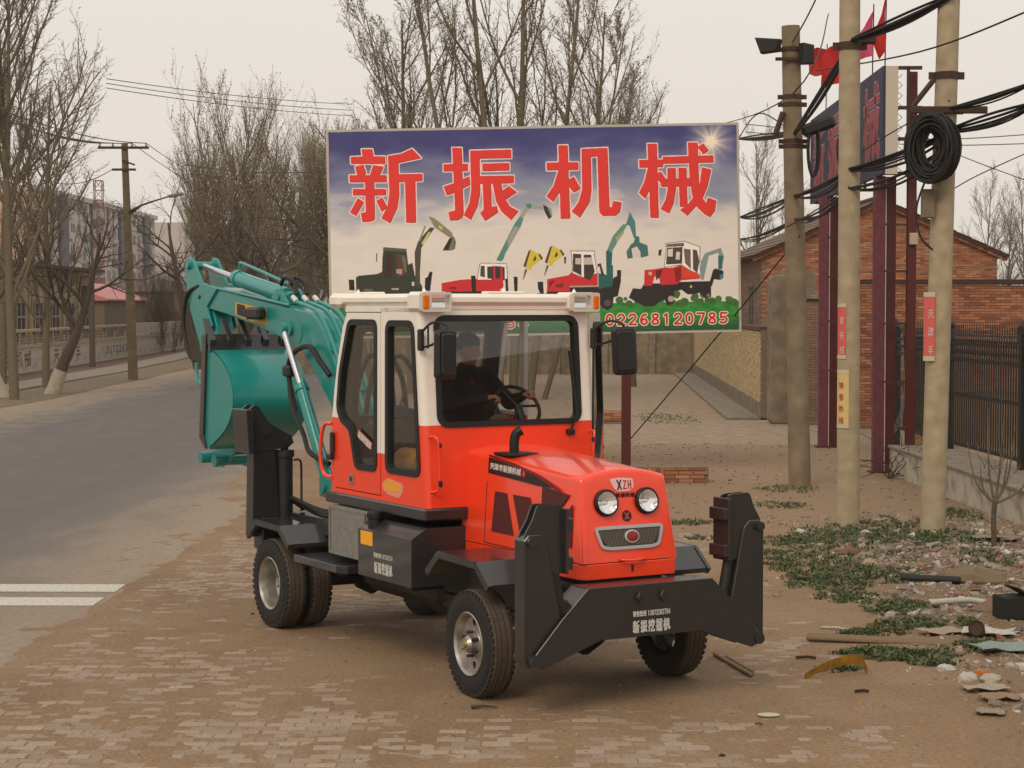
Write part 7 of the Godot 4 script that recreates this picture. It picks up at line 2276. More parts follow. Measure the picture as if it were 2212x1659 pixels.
func poster(root: Node, called: String, c: Color, y: float, h: float, r: float, a0: float, da: float, txt: String):
	var g := G.new()
	var n := 10
	var rr := r + 0.004
	for k in n:
		var q := []
		for e in [[k, 0], [k + 1, 0], [k + 1, 1], [k, 1]]:
			var a: float = a0 - da * 0.5 + da * e[0] / n
			q.append(Vector3(sin(a) * -rr * -1.0, y + h * e[1], -cos(a) * rr))
		g.out_quad(q[0], q[1], q[2], q[3], Vector3(sin(a0), 0, -cos(a0)))
	var o := part(g, called, mat(c, 0.85), root)
	g = G.new()
	for e in [0.0, 0.93]:
		for k in n:
			var q := []
			for w in [[k, 0], [k + 1, 0], [k + 1, 1], [k, 1]]:
				var a: float = a0 - da * 0.5 + da * w[0] / n
				q.append(Vector3(sin(a) * (rr + 0.003), y + h * (e + 0.07 * w[1]), -cos(a) * (rr + 0.003)))
			g.out_quad(q[0], q[1], q[2], q[3], Vector3(sin(a0), 0, -cos(a0)))
	part(g, "poster_border", mat(Color(0.74, 0.70, 0.60), 0.85), o)
	# column of characters
	var ink := mat(Color(0.80, 0.74, 0.70) if called == "poster" else Color(0.70, 0.34, 0.26), 0.8)
	for k in txt.length():
		g = G.new()
		var yy := y + h * (0.88 - (k + 1) * 0.80 / txt.length())
		var mid := a0 + (0.0 if called == "yellow_poster" else -0.2)
		var nrm := Vector3(sin(mid), 0, -cos(mid))
		var tx := Vector3(0, 1, 0).cross(nrm).normalized()
		letters(g, txt[k], Transform3D(Basis(tx, Vector3.UP, nrm), nrm * (rr + 0.005) + Vector3(0, yy, 0)), Vector2(-0.035, 0), 0.07, h * 0.45 / txt.length(), 0.1, 0.010, 0.004)
		part(g, "character", ink, o)

func bundle(called: String, pts: Array, n: int, spread: float, sg: float, label: String):
	var root := thing(called, label, "cables", pts[0], 0.0, "bundled cables on the concrete poles")
	for k in n:
		var g := G.new()
		var path := []
		var o := Vector3(rng.randf_range(-1, 1), rng.randf_range(-1, 1), rng.randf_range(-1, 1)) * spread
		for i in pts.size() - 1:
			var q := sag(pts[i], pts[i + 1], sg * rng.randf_range(0.3, 1.3), 10)
			for j in q.size() - (1 if i < pts.size() - 2 else 0): path.append(q[j] - pts[0] + o * (0.45 + 1.0 * sin(PI * j / 10.0)))
		g.tube(path, rng.randf_range(0.010, 0.019), 5, false)
		part(g, "cable", M.wire, root)

# ------------------------------------------------------------------ bare spring trees
class BareTree:
	var wood := G.new()
	var twigs := G.new()
	var buds := G.new()
	var r := RandomNumberGenerator.new()
	var o := {}
	var bole := []
	func grow(p: Vector3, d: Vector3, length: float, rad: float, level: int):
		var segs: int = [9, 6, 4, 3][level]
		var pts := [p]
		var rs := [rad]
		var dd := d
		for k in segs:
			var up: float = o.up[level]
			dd = (dd + Vector3(r.randfn(), r.randfn() * 0.5, r.randfn()) * o.wob[level] + Vector3.UP * up).normalized()
			p += dd * length / segs
			pts.append(p)
			rs.append(rad * lerpf(1.0, o.taper[level], (k + 1.0) / segs))
		if level == 0 and bole.is_empty(): bole = [pts, rs]
		if level < 2: wood.tube(pts, rs, [9, 6][level], false)
		else: twigs.tube(pts, rs, 4 if level == 2 else 3, false)
		if level == 3:
			for k in int(o.buds):
				var t := r.randf()
				var q: Vector3 = pts[0].lerp(pts[-1], t) + Vector3(r.randfn(), r.randfn(), r.randfn()) * 0.03
				leaf(q, dd)
			return
		var n := int(o.n[level])
		for k in n:
			var t: float = lerpf(o.from[level], 0.98, (k + r.randf() * 0.9) / n)
			var f := t * segs
			var i := mini(int(f), segs - 1)
			var q: Vector3 = pts[i].lerp(pts[i + 1], f - i)
			var ax: Vector3 = (pts[i + 1] - pts[i]).normalized()
			var side := ax.cross(Vector3(r.randfn(), r.randfn() * 0.3, r.randfn())).normalized()
			var ang: float = o.ang[level] * r.randf_range(0.7, 1.25)
			var nd := (ax * cos(ang) + side * sin(ang)).normalized()
			var ln: float = length * o.len[level] * r.randf_range(0.65, 1.15) * (1.0 - (o.short[level] as float) * t)
			var rr: float = minf(lerpf(rs[i], rs[i + 1], f - i) * 0.62, rad * o.rad[level])
			grow(q, nd, ln, maxf(rr, 0.0065), level + 1)
	func leaf(q: Vector3, d: Vector3):
		var s: float = o.bud * r.randf_range(0.6, 1.3)
		var a := Vector3(r.randfn(), r.randfn() * 0.6 - o.droop, r.randfn()).normalized()
		var b := a.cross(Vector3(r.randfn(), r.randfn(), r.randfn())).normalized() * s * 0.36
		buds.col = (o.cols[r.randi() % o.cols.size()] as Color) * r.randf_range(0.8, 1.2)
		buds.quad(q, q + a * s * 0.5 - b, q + a * s, q + a * s * 0.5 + b)

func make_tree(sd: int, opt: Dictionary, stems: Array) -> Array:
	var t := BareTree.new()
	t.r.seed = sd
	t.o = opt
	for s in stems: t.grow(s[0], s[1].normalized(), s[2], s[3], 0)
	return [t.wood.mesh(), t.twigs.mesh(), t.buds.mesh(), t.bole]

func plant(proto: Array, label: String, p: Vector3, turn: float, s: float, wood: Material, twig: Material, group: String, called := "poplar_tree", wide := 1.0):
	var o := thing(called, label, "tree", p, turn, group)
	var f: float = s / (proto[1] as Mesh).get_aabb().end.y      # s is the height in metres
	o.scale = Vector3(f * wide, f, f * wide)
	inst(proto[0], "trunk", wood, o)
	var c := inst(proto[1], "crown", twig, o)
	inst(proto[2], "buds", M.leafv, c)
	return o

func build_trees():
	var sage := [Color(0.20, 0.19, 0.115), Color(0.25, 0.225, 0.15), Color(0.17, 0.15, 0.10), Color(0.28, 0.26, 0.17)]
	var olive := [Color(0.30, 0.275, 0.165), Color(0.34, 0.30, 0.19), Color(0.25, 0.225, 0.14)]
	var brown := [Color(0.16, 0.12, 0.085), Color(0.21, 0.16, 0.115), Color(0.13, 0.10, 0.075)]
	var pop := {"up": [0.03, 0.16, 0.10, 0.05], "wob": [0.02, 0.07, 0.11, 0.14], "taper": [0.18, 0.25, 0.3, 0.4], "n": [24, 10, 9], "from": [0.16, 0.18, 0.12], "ang": [0.72, 0.60, 0.60], "len": [0.48, 0.40, 0.42], "short": [0.60, 0.4, 0.4], "rad": [0.40, 0.42, 0.5], "buds": 4, "bud": 0.062, "droop": 0.7, "cols": sage}
	var A := make_tree(101, pop, [[Vector3(0, -0.2, 0), Vector3(0.02, 1, 0), 19.0, 0.19]])
	var A2 := make_tree(102, pop, [[Vector3(0, -0.2, 0), Vector3(-0.03, 1, 0.02), 18.0, 0.20]])
	var multi := pop.duplicate(); multi.n = [13, 9, 9]; multi.from = [0.25, 0.2, 0.12]; multi.ang = [0.5, 0.5, 0.6]; multi["len"] = [0.40, 0.42, 0.5]
	var B := make_tree(103, multi, [[Vector3(-0.7, -0.2, 0), Vector3(-0.16, 1, 0.05), 17.0, 0.15], [Vector3(-0.2, -0.2, 0.3), Vector3(-0.05, 1, 0), 19.0, 0.17], [Vector3(0.25, -0.2, 0), Vector3(0.03, 1, -0.05), 19.0, 0.17], [Vector3(0.8, -0.2, 0.1), Vector3(0.17, 1, 0), 17.0, 0.15], [Vector3(-1.1, -0.2, 0), Vector3(-0.30, 1, 0), 14.0, 0.11], [Vector3(1.3, -0.2, 0), Vector3(0.30, 1, 0.1), 13.0, 0.10]])
	var whip := {"up": [0.02, 0.30, 0.24, 0.15], "wob": [0.03, 0.06, 0.07, 0.08], "taper": [0.22, 0.2, 0.25, 0.4], "n": [18, 9, 8], "from": [0.22, 0.12, 0.10], "ang": [0.65, 0.45, 0.40], "len": [0.66, 0.62, 0.60], "short": [0.35, 0.3, 0.3], "rad": [0.45, 0.45, 0.5], "buds": 4, "bud": 0.06, "droop": 0.2, "cols": olive}
	var C := make_tree(104, whip, [[Vector3(0, -0.2, 0), Vector3(0, 1, 0), 9.0, 0.17]])
	var C2 := make_tree(106, whip, [[Vector3(0, -0.2, 0), Vector3(0.05, 1, 0), 8.0, 0.16], [Vector3(0.5, -0.2, 0.2), Vector3(0.2, 1, 0), 7.0, 0.12]])
	var spread := {"up": [0.02, 0.07, 0.05, 0.02], "wob": [0.06, 0.12, 0.16, 0.18], "taper": [0.12, 0.15, 0.3, 0.4], "n": [8, 7, 6], "from": [0.34, 0.15, 0.12], "ang": [0.85, 0.75, 0.75], "len": [0.75, 0.55, 0.5], "short": [0.3, 0.4, 0.4], "rad": [0.62, 0.5, 0.5], "buds": 1, "bud": 0.05, "droop": 0.3, "cols": brown}
	var D := make_tree(105, spread, [[Vector3(0, -0.2, 0), Vector3(-0.22, 1, 0), 6.0, 0.24]])
	# across the road, left edge
	var gl := "roadside trees across the road"
	plant(A, "tall slender poplar nearest the left edge of the picture", Vector3(-15.75, 0, -61.5), 0.3, 19.0, M.barkpale, M.twig, gl)
	var dark := [[Vector3(-15.6, 0, -65.8), 2.9, 8.4, "dark leaning roadside tree with a whitewashed foot", 0.04], [Vector3(-16.5, 0, -63.0), 0.4, 8.0, "whitewashed roadside tree cut by the picture's left edge", -0.05]]
	for q in dark:
		var o: Node3D = plant(D, q[3], q[0], q[1], q[2], M.bark, M.twigdark, gl, "roadside_tree")
		var g := G.new()
		var pa: Vector3 = D[3][0][0]; var pb: Vector3 = D[3][0][1]; var pc: Vector3 = D[3][0][2]
		var ra: float = D[3][1][0] * 1.05
		g.tube([pa, pa.lerp(pb, 0.4), pb, pb.lerp(pc, 0.6)], [ra * 1.28, ra * 1.10, ra, ra * 0.94], 14, false)
		part(g, "whitewash", M.limewash, o)
	plant(A2, "poplar behind the leaning tree with long ascending branches", Vector3(-16.9, 0, -70.5), 1.9, 12.5, M.barkpale, M.twig, gl, "poplar_tree", 1.25)
	plant(A2, "tall poplar mostly outside the left edge of the picture", Vector3(-18.9, 0, -72.0), 4.0, 19.0, M.barkpale, M.twig, gl)
	# middle distance, left of the billboard
	var gm := "bare trees left of the billboard"
	plant(D, "dark bare tree just behind the excavator's arm", Vector3(-14.7, 0, -92.0), 0.9, 10.5, M.bark, M.twigdark, gm, "bare_tree", 1.1)
	plant(D, "dark forked tree right of the lamp arm", Vector3(-12.6, 0, -90.0), 3.6, 11.0, M.bark, M.twigdark, gm, "bare_tree", 1.1)
	for q in [[-16.6, -112, 14.0, 0.4, 0, "whippy tree left of the tallest bare tree", 1.1], [-14.9, -105, 16.8, 2.2, 1, "tallest bare whippy tree left of the billboard", 1.15], [-12.4, -118, 15.6, 4.0, 0, "dense whippy tree second from the billboard", 1.2], [-10.4, -112, 14.6, 5.2, 1, "dense whippy tree beside the billboard's left edge", 1.1], [-20.5, -150, 13.0, 1.1, 1, "small bare tree beyond the street lamp", 1.0], [-14.4, -140, 17.5, 3.3, 0, "faint bare tree in the gap between the whippy trees", 1.2], [-24.5, -170, 12.0, 0.2, 0, "faint far bare tree above the dark wall", 1.0], [-13.6, -124, 16.0, 5.4, 1, "pale whippy tree just right of the tallest one", 1.3], [-11.4, -126, 15.2, 1.7, 0, "pale whippy tree close left of the billboard", 1.3], [-17.3, -128, 14.6, 2.9, 1, "pale whippy tree close right of the lamp arm", 1.2]]:
		plant([C, C2][q[4]], q[5], Vector3(q[0], 0, q[1]), q[3], q[2], M.barkpale, M.twigpale, gm, "bare_tree", q[6])
	# thicket under them
	var th := thing("thicket", "dense brown thicket of saplings under the bare trees", "thicket", Vector3(-15, 0, -128))
	th.set_meta("kind", "stuff")
	for z in [0.0, -8.0, -17.0]:
		for x in range(-9, 12, 2):
			var w := inst(C[1], "saplings", M.twigdark, th); w.position = Vector3(x + rng.randf() * 1.4, -1.5 - rng.randf() * 1.5, z + rng.randf() * 3); w.rotation.y = rng.randf() * TAU; w.scale = Vector3.ONE * rng.randf_range(0.55, 0.8)
			w.set_meta("kind", "stuff")
	# behind the billboard
	var gb := "trees behind the billboard"
	plant(B, "large many-stemmed poplar rising behind the billboard", Vector3(-0.2, 0, -62), 0.0, 19.5, M.barkpale, M.twig, gb)
	plant(A2, "poplar left of the many-stemmed poplar", Vector3(-3.4, 0, -66), 0.8, 14.5, M.barkpale, M.twig, gb, "poplar_tree", 1.2)
	plant(A, "poplar just right of the many-stemmed poplar", Vector3(2.6, 0, -68), 2.4, 15.5, M.barkpale, M.twig, gb, "poplar_tree", 1.1)
	plant(C, "whippy tree above the billboard's right half", Vector3(4.5, 0, -72), 1.0, 13.4, M.barkpale, M.twig, gb, "bare_tree", 0.8)
	plant(C2, "low whippy tree at the billboard's top left corner", Vector3(-5.6, 0, -72), 4.4, 10.6, M.bark, M.twigdark, gb, "bare_tree", 0.9)
	plant(D, "dark twiggy tree low behind the billboard's left corner", Vector3(-4.3, 0, -58), 5.0, 9.2, M.bark, M.twigdark, gb, "bare_tree")
	# far right
	var gr := "distant poplars behind the brick house"
	for q in [[15.2, -120, 15.5, 0.5, "slim distant poplar left of the concrete poles"], [17.5, -125, 11.5, 2.5, "small distant poplar beside the slim one"], [34.0, -140, 13.6, 1.5, "distant poplar nearest right of the coil pole"], [37.0, -146, 12.0, 3.1, "second distant poplar right of the coil pole"], [39.5, -150, 14.2, 4.5, "tallest distant poplar at the right edge"], [31.0, -155, 10.5, 5.5, "lowest distant poplar at the right edge"]]:
		plant(A if q[2] > 12.5 else A2, q[4], Vector3(q[0], 0, q[1]), q[3], q[2], M.barkpale, M.twig, gr)
	var th2 := thing("thicket", "grey-brown thicket far behind the brick house", "thicket", Vector3(33, 0, -135))
	th2.set_meta("kind", "stuff")
	for x in range(-22, 16, 2):
		var w := inst(C[1], "saplings", M.twig, th2); w.position = Vector3(x + rng.randf(), -1.5, -6.0 * rng.randf()); w.rotation.y = rng.randf() * TAU; w.scale = Vector3.ONE * rng.randf_range(0.45, 0.7)
		w.set_meta("kind", "stuff")
	sapling(Vector3(5.65, gh(5.65, -22.67), -22.67))
	# brambles by the red posts
	for q in [[6.55, -33.1, "leafless bramble at the foot of the nearer red post"], [6.95, -31.6, "leafless bramble against the low white wall"], [6.30, -32.4, "thin bramble stems in front of the red post"]]:
		var g := G.new()
		for s in 9:
			var d := Vector3(rng.randfn(), 1.6, rng.randfn()).normalized()
			var p := Vector3.ZERO
			var pts := [p]
			for j in 7:
				d = (d + Vector3(rng.randfn() * 0.22, -0.16, rng.randfn() * 0.22)).normalized()
				p += d * 0.15; pts.append(p)
			g.tube(pts, [0.010, 0.010, 0.009, 0.008, 0.007, 0.006, 0.005, 0.003], 5, false)
			for j in 3: g.tube([pts[2 + j], pts[2 + j] + Vector3(rng.randfn(), rng.randf(), rng.randfn()) * 0.14], 0.004, 4, false)
		var br := thing("bramble", q[2], "bramble", Vector3(q[0], gh(q[0], q[1]), q[1]), 0.0, "leafless brambles")
		part(g, "stems", M.twigdark, br)

func sapling(p: Vector3):
	var o := thing("young_tree", "young leafless tree in front of the low white wall", "young tree", p)
	var g := G.new()
	g.tube(curve([Vector3(0, -0.05, 0), Vector3(-0.015, 0.35, 0), Vector3(0.0, 0.55, 0)], 4), 0.032, 8)
	part(g, "trunk", M.bark, o)
	g = G.new()
	for q in [[-0.30, 1.15], [-0.10, 1.55], [0.06, 1.45], [0.20, 1.35], [0.42, 0.95], [-0.18, 0.9], [0.12, 1.0]]:
		var e := Vector3(q[0], q[1] + 0.1, rng.randfn() * 0.1)
		g.tube(curve([Vector3(0, 0.52, 0), Vector3(q[0] * 0.75, 0.55 + (q[1] - 0.5) * 0.35, 0.0), e], 5), [0.018, 0.017, 0.016, 0.015, 0.013, 0.012, 0.010, 0.009, 0.007, 0.005, 0.003], 6, false)
		for j in 4:
			var t := rng.randf_range(0.3, 0.9)
			var a := Vector3(q[0] * 0.8 * t, 0.55 + (q[1] - 0.45) * t, 0)
			g.tube([a, a + Vector3(rng.randfn() * 0.07, 0.12, rng.randfn() * 0.07)], [0.005, 0.002], 4, false)
	part(g, "branches", M.twig, o)

# ------------------------------------------------------------------ the driver: one skin from tapered bones
static func cap(p: Vector3, a: Vector3, b: Vector3, ra: float, rb: float) -> float:
	var ab := b - a
	var t := clampf((p - a).dot(ab) / maxf(ab.length_squared(), 1e-9), 0.0, 1.0)
	return p.distance_to(a + ab * t) - lerpf(ra, rb, t)

func nets(bones: Array, cell: float, k: float, g: G, cut := []):
	var lo := Vector3.ONE * 1e9; var hi := -lo
	for b in bones:
		var r: float = maxf(b[2], b[3]) + cell * 2.0
		for p in [b[0], b[1]]:
			lo = lo.min(p - Vector3.ONE * r); hi = hi.max(p + Vector3.ONE * r)
	var n := Vector3i(((hi - lo) / cell).ceil()) + Vector3i.ONE
	var f := PackedFloat32Array(); f.resize(n.x * n.y * n.z); f.fill(0.2)
	# visit only cells near each bone
	for b in bones:
		var r: float = maxf(b[2], b[3]) + 0.05
		var l := Vector3i(((b[0].min(b[1]) - Vector3.ONE * r - lo) / cell).floor()).max(Vector3i.ZERO)
		var h := Vector3i(((b[0].max(b[1]) + Vector3.ONE * r - lo) / cell).ceil()).min(n - Vector3i.ONE)
		for z in range(l.z, h.z + 1):
			for y in range(l.y, h.y + 1):
				var i := (z * n.y + y) * n.x
				for x in range(l.x, h.x + 1):
					var d := cap(lo + Vector3(x, y, z) * cell, b[0], b[1], b[2], b[3])
					var o := f[i + x]
					var hh := clampf(0.5 + 0.5 * (o - d) / k, 0.0, 1.0)
					f[i + x] = lerpf(o, d, hh) - k * hh * (1.0 - hh) if o < 0.19 else d
	var idx := {}
	var base := g.v.size()
	for z in n.z - 1:
		for y in n.y - 1:
			for x in n.x - 1:
				var s := Vector3.ZERO; var m := 0
				var c := []
				for q in 8: c.append(f[((z + (q >> 2)) * n.y + y + ((q >> 1) & 1)) * n.x + x + (q & 1)])
				var neg := 0
				for q in c:
					if q < 0: neg += 1
				if neg == 0 or neg == 8: continue
				for e in [[0,1],[2,3],[4,5],[6,7],[0,2],[1,3],[4,6],[5,7],[0,4],[1,5],[2,6],[3,7]]:
					var a: float = c[e[0]]; var b: float = c[e[1]]
					if (a < 0) != (b < 0):
						var t := a / (a - b)
						var pa := Vector3(e[0] & 1, (e[0] >> 1) & 1, e[0] >> 2); var pb := Vector3(e[1] & 1, (e[1] >> 1) & 1, e[1] >> 2)
						s += pa.lerp(pb, t); m += 1
				idx[Vector3i(x, y, z)] = g.v.size()
				g.add(lo + (Vector3(x, y, z) + s / m) * cell, Vector3.ZERO)
	for key in idx:
		for ax in 3:
			var e := Vector3i.ZERO; e[ax] = 1
			var u := Vector3i.ZERO; u[(ax + 1) % 3] = 1
			var w := Vector3i.ZERO; w[(ax + 2) % 3] = 1
			if not (idx.has(key - u) and idx.has(key - w) and idx.has(key - u - w)): continue
			var a := f[(key.z * n.y + key.y) * n.x + key.x]
			var kb: Vector3i = key + e
			var b := f[(kb.z * n.y + kb.y) * n.x + kb.x]
			if (a < 0) == (b < 0): continue
			var q := [idx[key], idx[key - u], idx[key - u - w], idx[key - w]]
			if a < 0: q.reverse()
			g.ix.append_array(PackedInt32Array([q[0], q[1], q[2], q[0], q[2], q[3]]))
			var nn: Vector3 = (g.v[q[2]] - g.v[q[0]]).cross(g.v[q[3]] - g.v[q[1]])
			for i in q: g.n[i] -= nn
	for i in range(base, g.v.size()): g.n[i] = g.n[i].normalized()

func hand_bones(w: Vector3, d: Vector3, up: Vector3, side: Vector3) -> Array:
	# palm along d from the wrist w, back of the hand towards up, thumb towards side; fingers curled round a rim
	var o := [[w, w + d * 0.075 + side * 0.022, 0.024, 0.017], [w, w + d * 0.078 - side * 0.022, 0.024, 0.016], [w + d * 0.03, w + d * 0.075, 0.022, 0.018]]
	for k in 4:
		var b := w + d * (0.080 - 0.004 * absf(k - 1.2)) + side * (0.027 - 0.018 * k)
		var L: float = [0.036, 0.040, 0.037, 0.029][k]
		var p1 := b + d * L * 0.8 - up * L * 0.5
		var p2 := p1 - up * L * 0.8 - d * L * 0.1
		var p3 := p2 - d * L * 0.6 - up * L * 0.1
		o.append_array([[b, p1, 0.0095, 0.009], [p1, p2, 0.009, 0.0085], [p2, p3, 0.0085, 0.0075]])
	var t0 := w + d * 0.028 + side * 0.022
	var t1 := t0 + d * 0.030 + side * 0.026 - up * 0.012
	o.append_array([[t0, t1, 0.013, 0.011], [t1, t1 + d * 0.026 - up * 0.022 - side * 0.006, 0.011, 0.009]])
	return o

func build_driver():
	var root := thing("person", "driver in dark jacket and knitted cap holding the steering wheel", "person", EX_AT, deg_to_rad(EX_TURN))
	var hip := Vector3(0.02, 1.86, -1.83); var chest := Vector3(0.02, 2.14, -1.80); var neck := Vector3(0.02, 2.37, -1.77)
	var head := Vector3(0.025, 2.515, -1.735)
	var sl := Vector3(-0.185, 2.30, -1.79); var sr := Vector3(0.215, 2.30, -1.79)
	var rim := Transform3D(Basis(Vector3.RIGHT, deg_to_rad(52)), Vector3(0.27, 2.06, -1.36))
	var hl := rim * Vector3(-0.185, 0.02, -0.09); var hr := rim * Vector3(0.16, 0.02, -0.125)
	var el := Vector3(-0.235, 2.06, -1.63); var er := Vector3(0.37, 2.08, -1.66)
	var wl := hl + (el - hl).normalized() * 0.085; var wr := hr + (er - hr).normalized() * 0.085
	var kl := Vector3(-0.10, 1.84, -1.40); var kr := Vector3(0.16, 1.84, -1.40)
	var g := G.new()
	nets([[hip, chest, 0.15, 0.145], [hip + Vector3(-0.07, 0, 0), chest + Vector3(-0.075, 0, 0), 0.12, 0.13], [hip + Vector3(0.07, 0, 0), chest + Vector3(0.075, 0, 0), 0.12, 0.13], [chest, neck - Vector3(0, 0.05, 0), 0.14, 0.07], [sl, sr, 0.075, 0.075], [neck - Vector3(0, 0.06, 0), neck, 0.075, 0.068],
		[sl, el, 0.073, 0.056], [el, wl, 0.056, 0.040], [sr, er, 0.073, 0.056], [er, wr, 0.056, 0.040],
		[hip + Vector3(-0.08, -0.02, 0.02), kl, 0.10, 0.072], [hip + Vector3(0.08, -0.02, 0.02), kr, 0.10, 0.072], [kl, kl + Vector3(0, -0.42, 0.06), 0.068, 0.05], [kr, kr + Vector3(0, -0.42, 0.06), 0.068, 0.05], [kl + Vector3(0, -0.44, 0.06), kl + Vector3(0, -0.47, 0.19), 0.05, 0.04], [kr + Vector3(0, -0.44, 0.06), kr + Vector3(0, -0.47, 0.19), 0.05, 0.04]], 0.017, 0.05, g)
	part(g, "clothes", texmat(ntex(0.05, 111, Color(0.075, 0.075, 0.085), Color(0.12, 0.12, 0.13), 256), 1.5, 0.9), root)
	# shirt at the open collar
	g = G.new()
	nets([[neck + Vector3(0, -0.13, 0.045), neck + Vector3(0, 0.0, 0.012), 0.052, 0.058]], 0.010, 0.02, g)
	part(g, "shirt", mat(Color(0.42, 0.13, 0.10), 0.85), root)
	# head with a face
	var skin := mat(Color(0.62, 0.42, 0.33), 0.6)
	g = G.new()
	var h := head
	nets([[neck - Vector3(0, 0.02, 0), h + Vector3(0, -0.06, -0.01), 0.054, 0.056], [h + Vector3(0, 0.035, -0.025), h + Vector3(0, 0.02, 0.015), 0.088, 0.080], [h + Vector3(0, -0.03, 0.012), h + Vector3(0, -0.085, 0.040), 0.068, 0.040], [h + Vector3(-0.035, -0.025, 0.05), h + Vector3(0.035, -0.025, 0.05), 0.036, 0.036],
		[h + Vector3(-0.030, 0.016, 0.082), h + Vector3(0.030, 0.016, 0.082), 0.012, 0.012], [h + Vector3(0, 0.0, 0.088), h + Vector3(0, -0.032, 0.106), 0.010, 0.015], [h + Vector3(-0.024, -0.062, 0.078), h + Vector3(0.024, -0.062, 0.078), 0.010, 0.010], [h + Vector3(-0.016, -0.074, 0.076), h + Vector3(0.016, -0.074, 0.076), 0.010, 0.010], [h + Vector3(-0.088, -0.008, -0.012), h + Vector3(-0.090, -0.04, -0.008), 0.014, 0.010], [h + Vector3(0.088, -0.008, -0.012), h + Vector3(0.090, -0.04, -0.008), 0.014, 0.010]], 0.0075, 0.018, g)
	part(g, "head", skin, root)
	g = G.new()
	for s in [-1.0, 1.0]:
		g.lathe([Vector2(0.0125, 0), Vector2(0.009, 0.006), Vector2(0.0005, 0.008)], Transform3D(Basis(Vector3.RIGHT, PI / 2), h + Vector3(s * 0.032, -0.004, 0.080)), 10, false)
	part(g, "eyes", mat(Color(0.05, 0.04, 0.035), 0.3), root)
	g = G.new()
	nets([[h + Vector3(0, 0.070, -0.035), h + Vector3(0, 0.062, 0.010), 0.092, 0.086], [h + Vector3(0, 0.03, -0.045), h + Vector3(0, 0.035, -0.03), 0.088, 0.090]], 0.010, 0.03, g)
	part(g, "knitted_cap", texmat(ntex(0.3, 113, Color(0.10, 0.10, 0.105), Color(0.17, 0.17, 0.17), 256), 3.0, 0.95), root)
	# hands on the wheel
	for q in [[wl, hl, 1.0], [wr, hr, -1.0]]:
		g = G.new()
		var d: Vector3 = (q[1] - q[0]).normalized()
		var up := (Vector3(0, 0.6, 1.0) - d * d.dot(Vector3(0, 0.6, 1.0))).normalized() * -1.0
		up = (Vector3.UP - d * d.y).normalized()
		var side: Vector3 = d.cross(up).normalized() * -q[2]
		nets(hand_bones(q[0], d, up, side), 0.0045, 0.008, g)
		part(g, "hand", skin, root)

# ------------------------------------------------------------------ small things: litter, weeds, things in the cab
func on_ground(x: float, z: float, lift := 0.0) -> Vector3:
	return Vector3(x, gh(x, z) + lift, z)

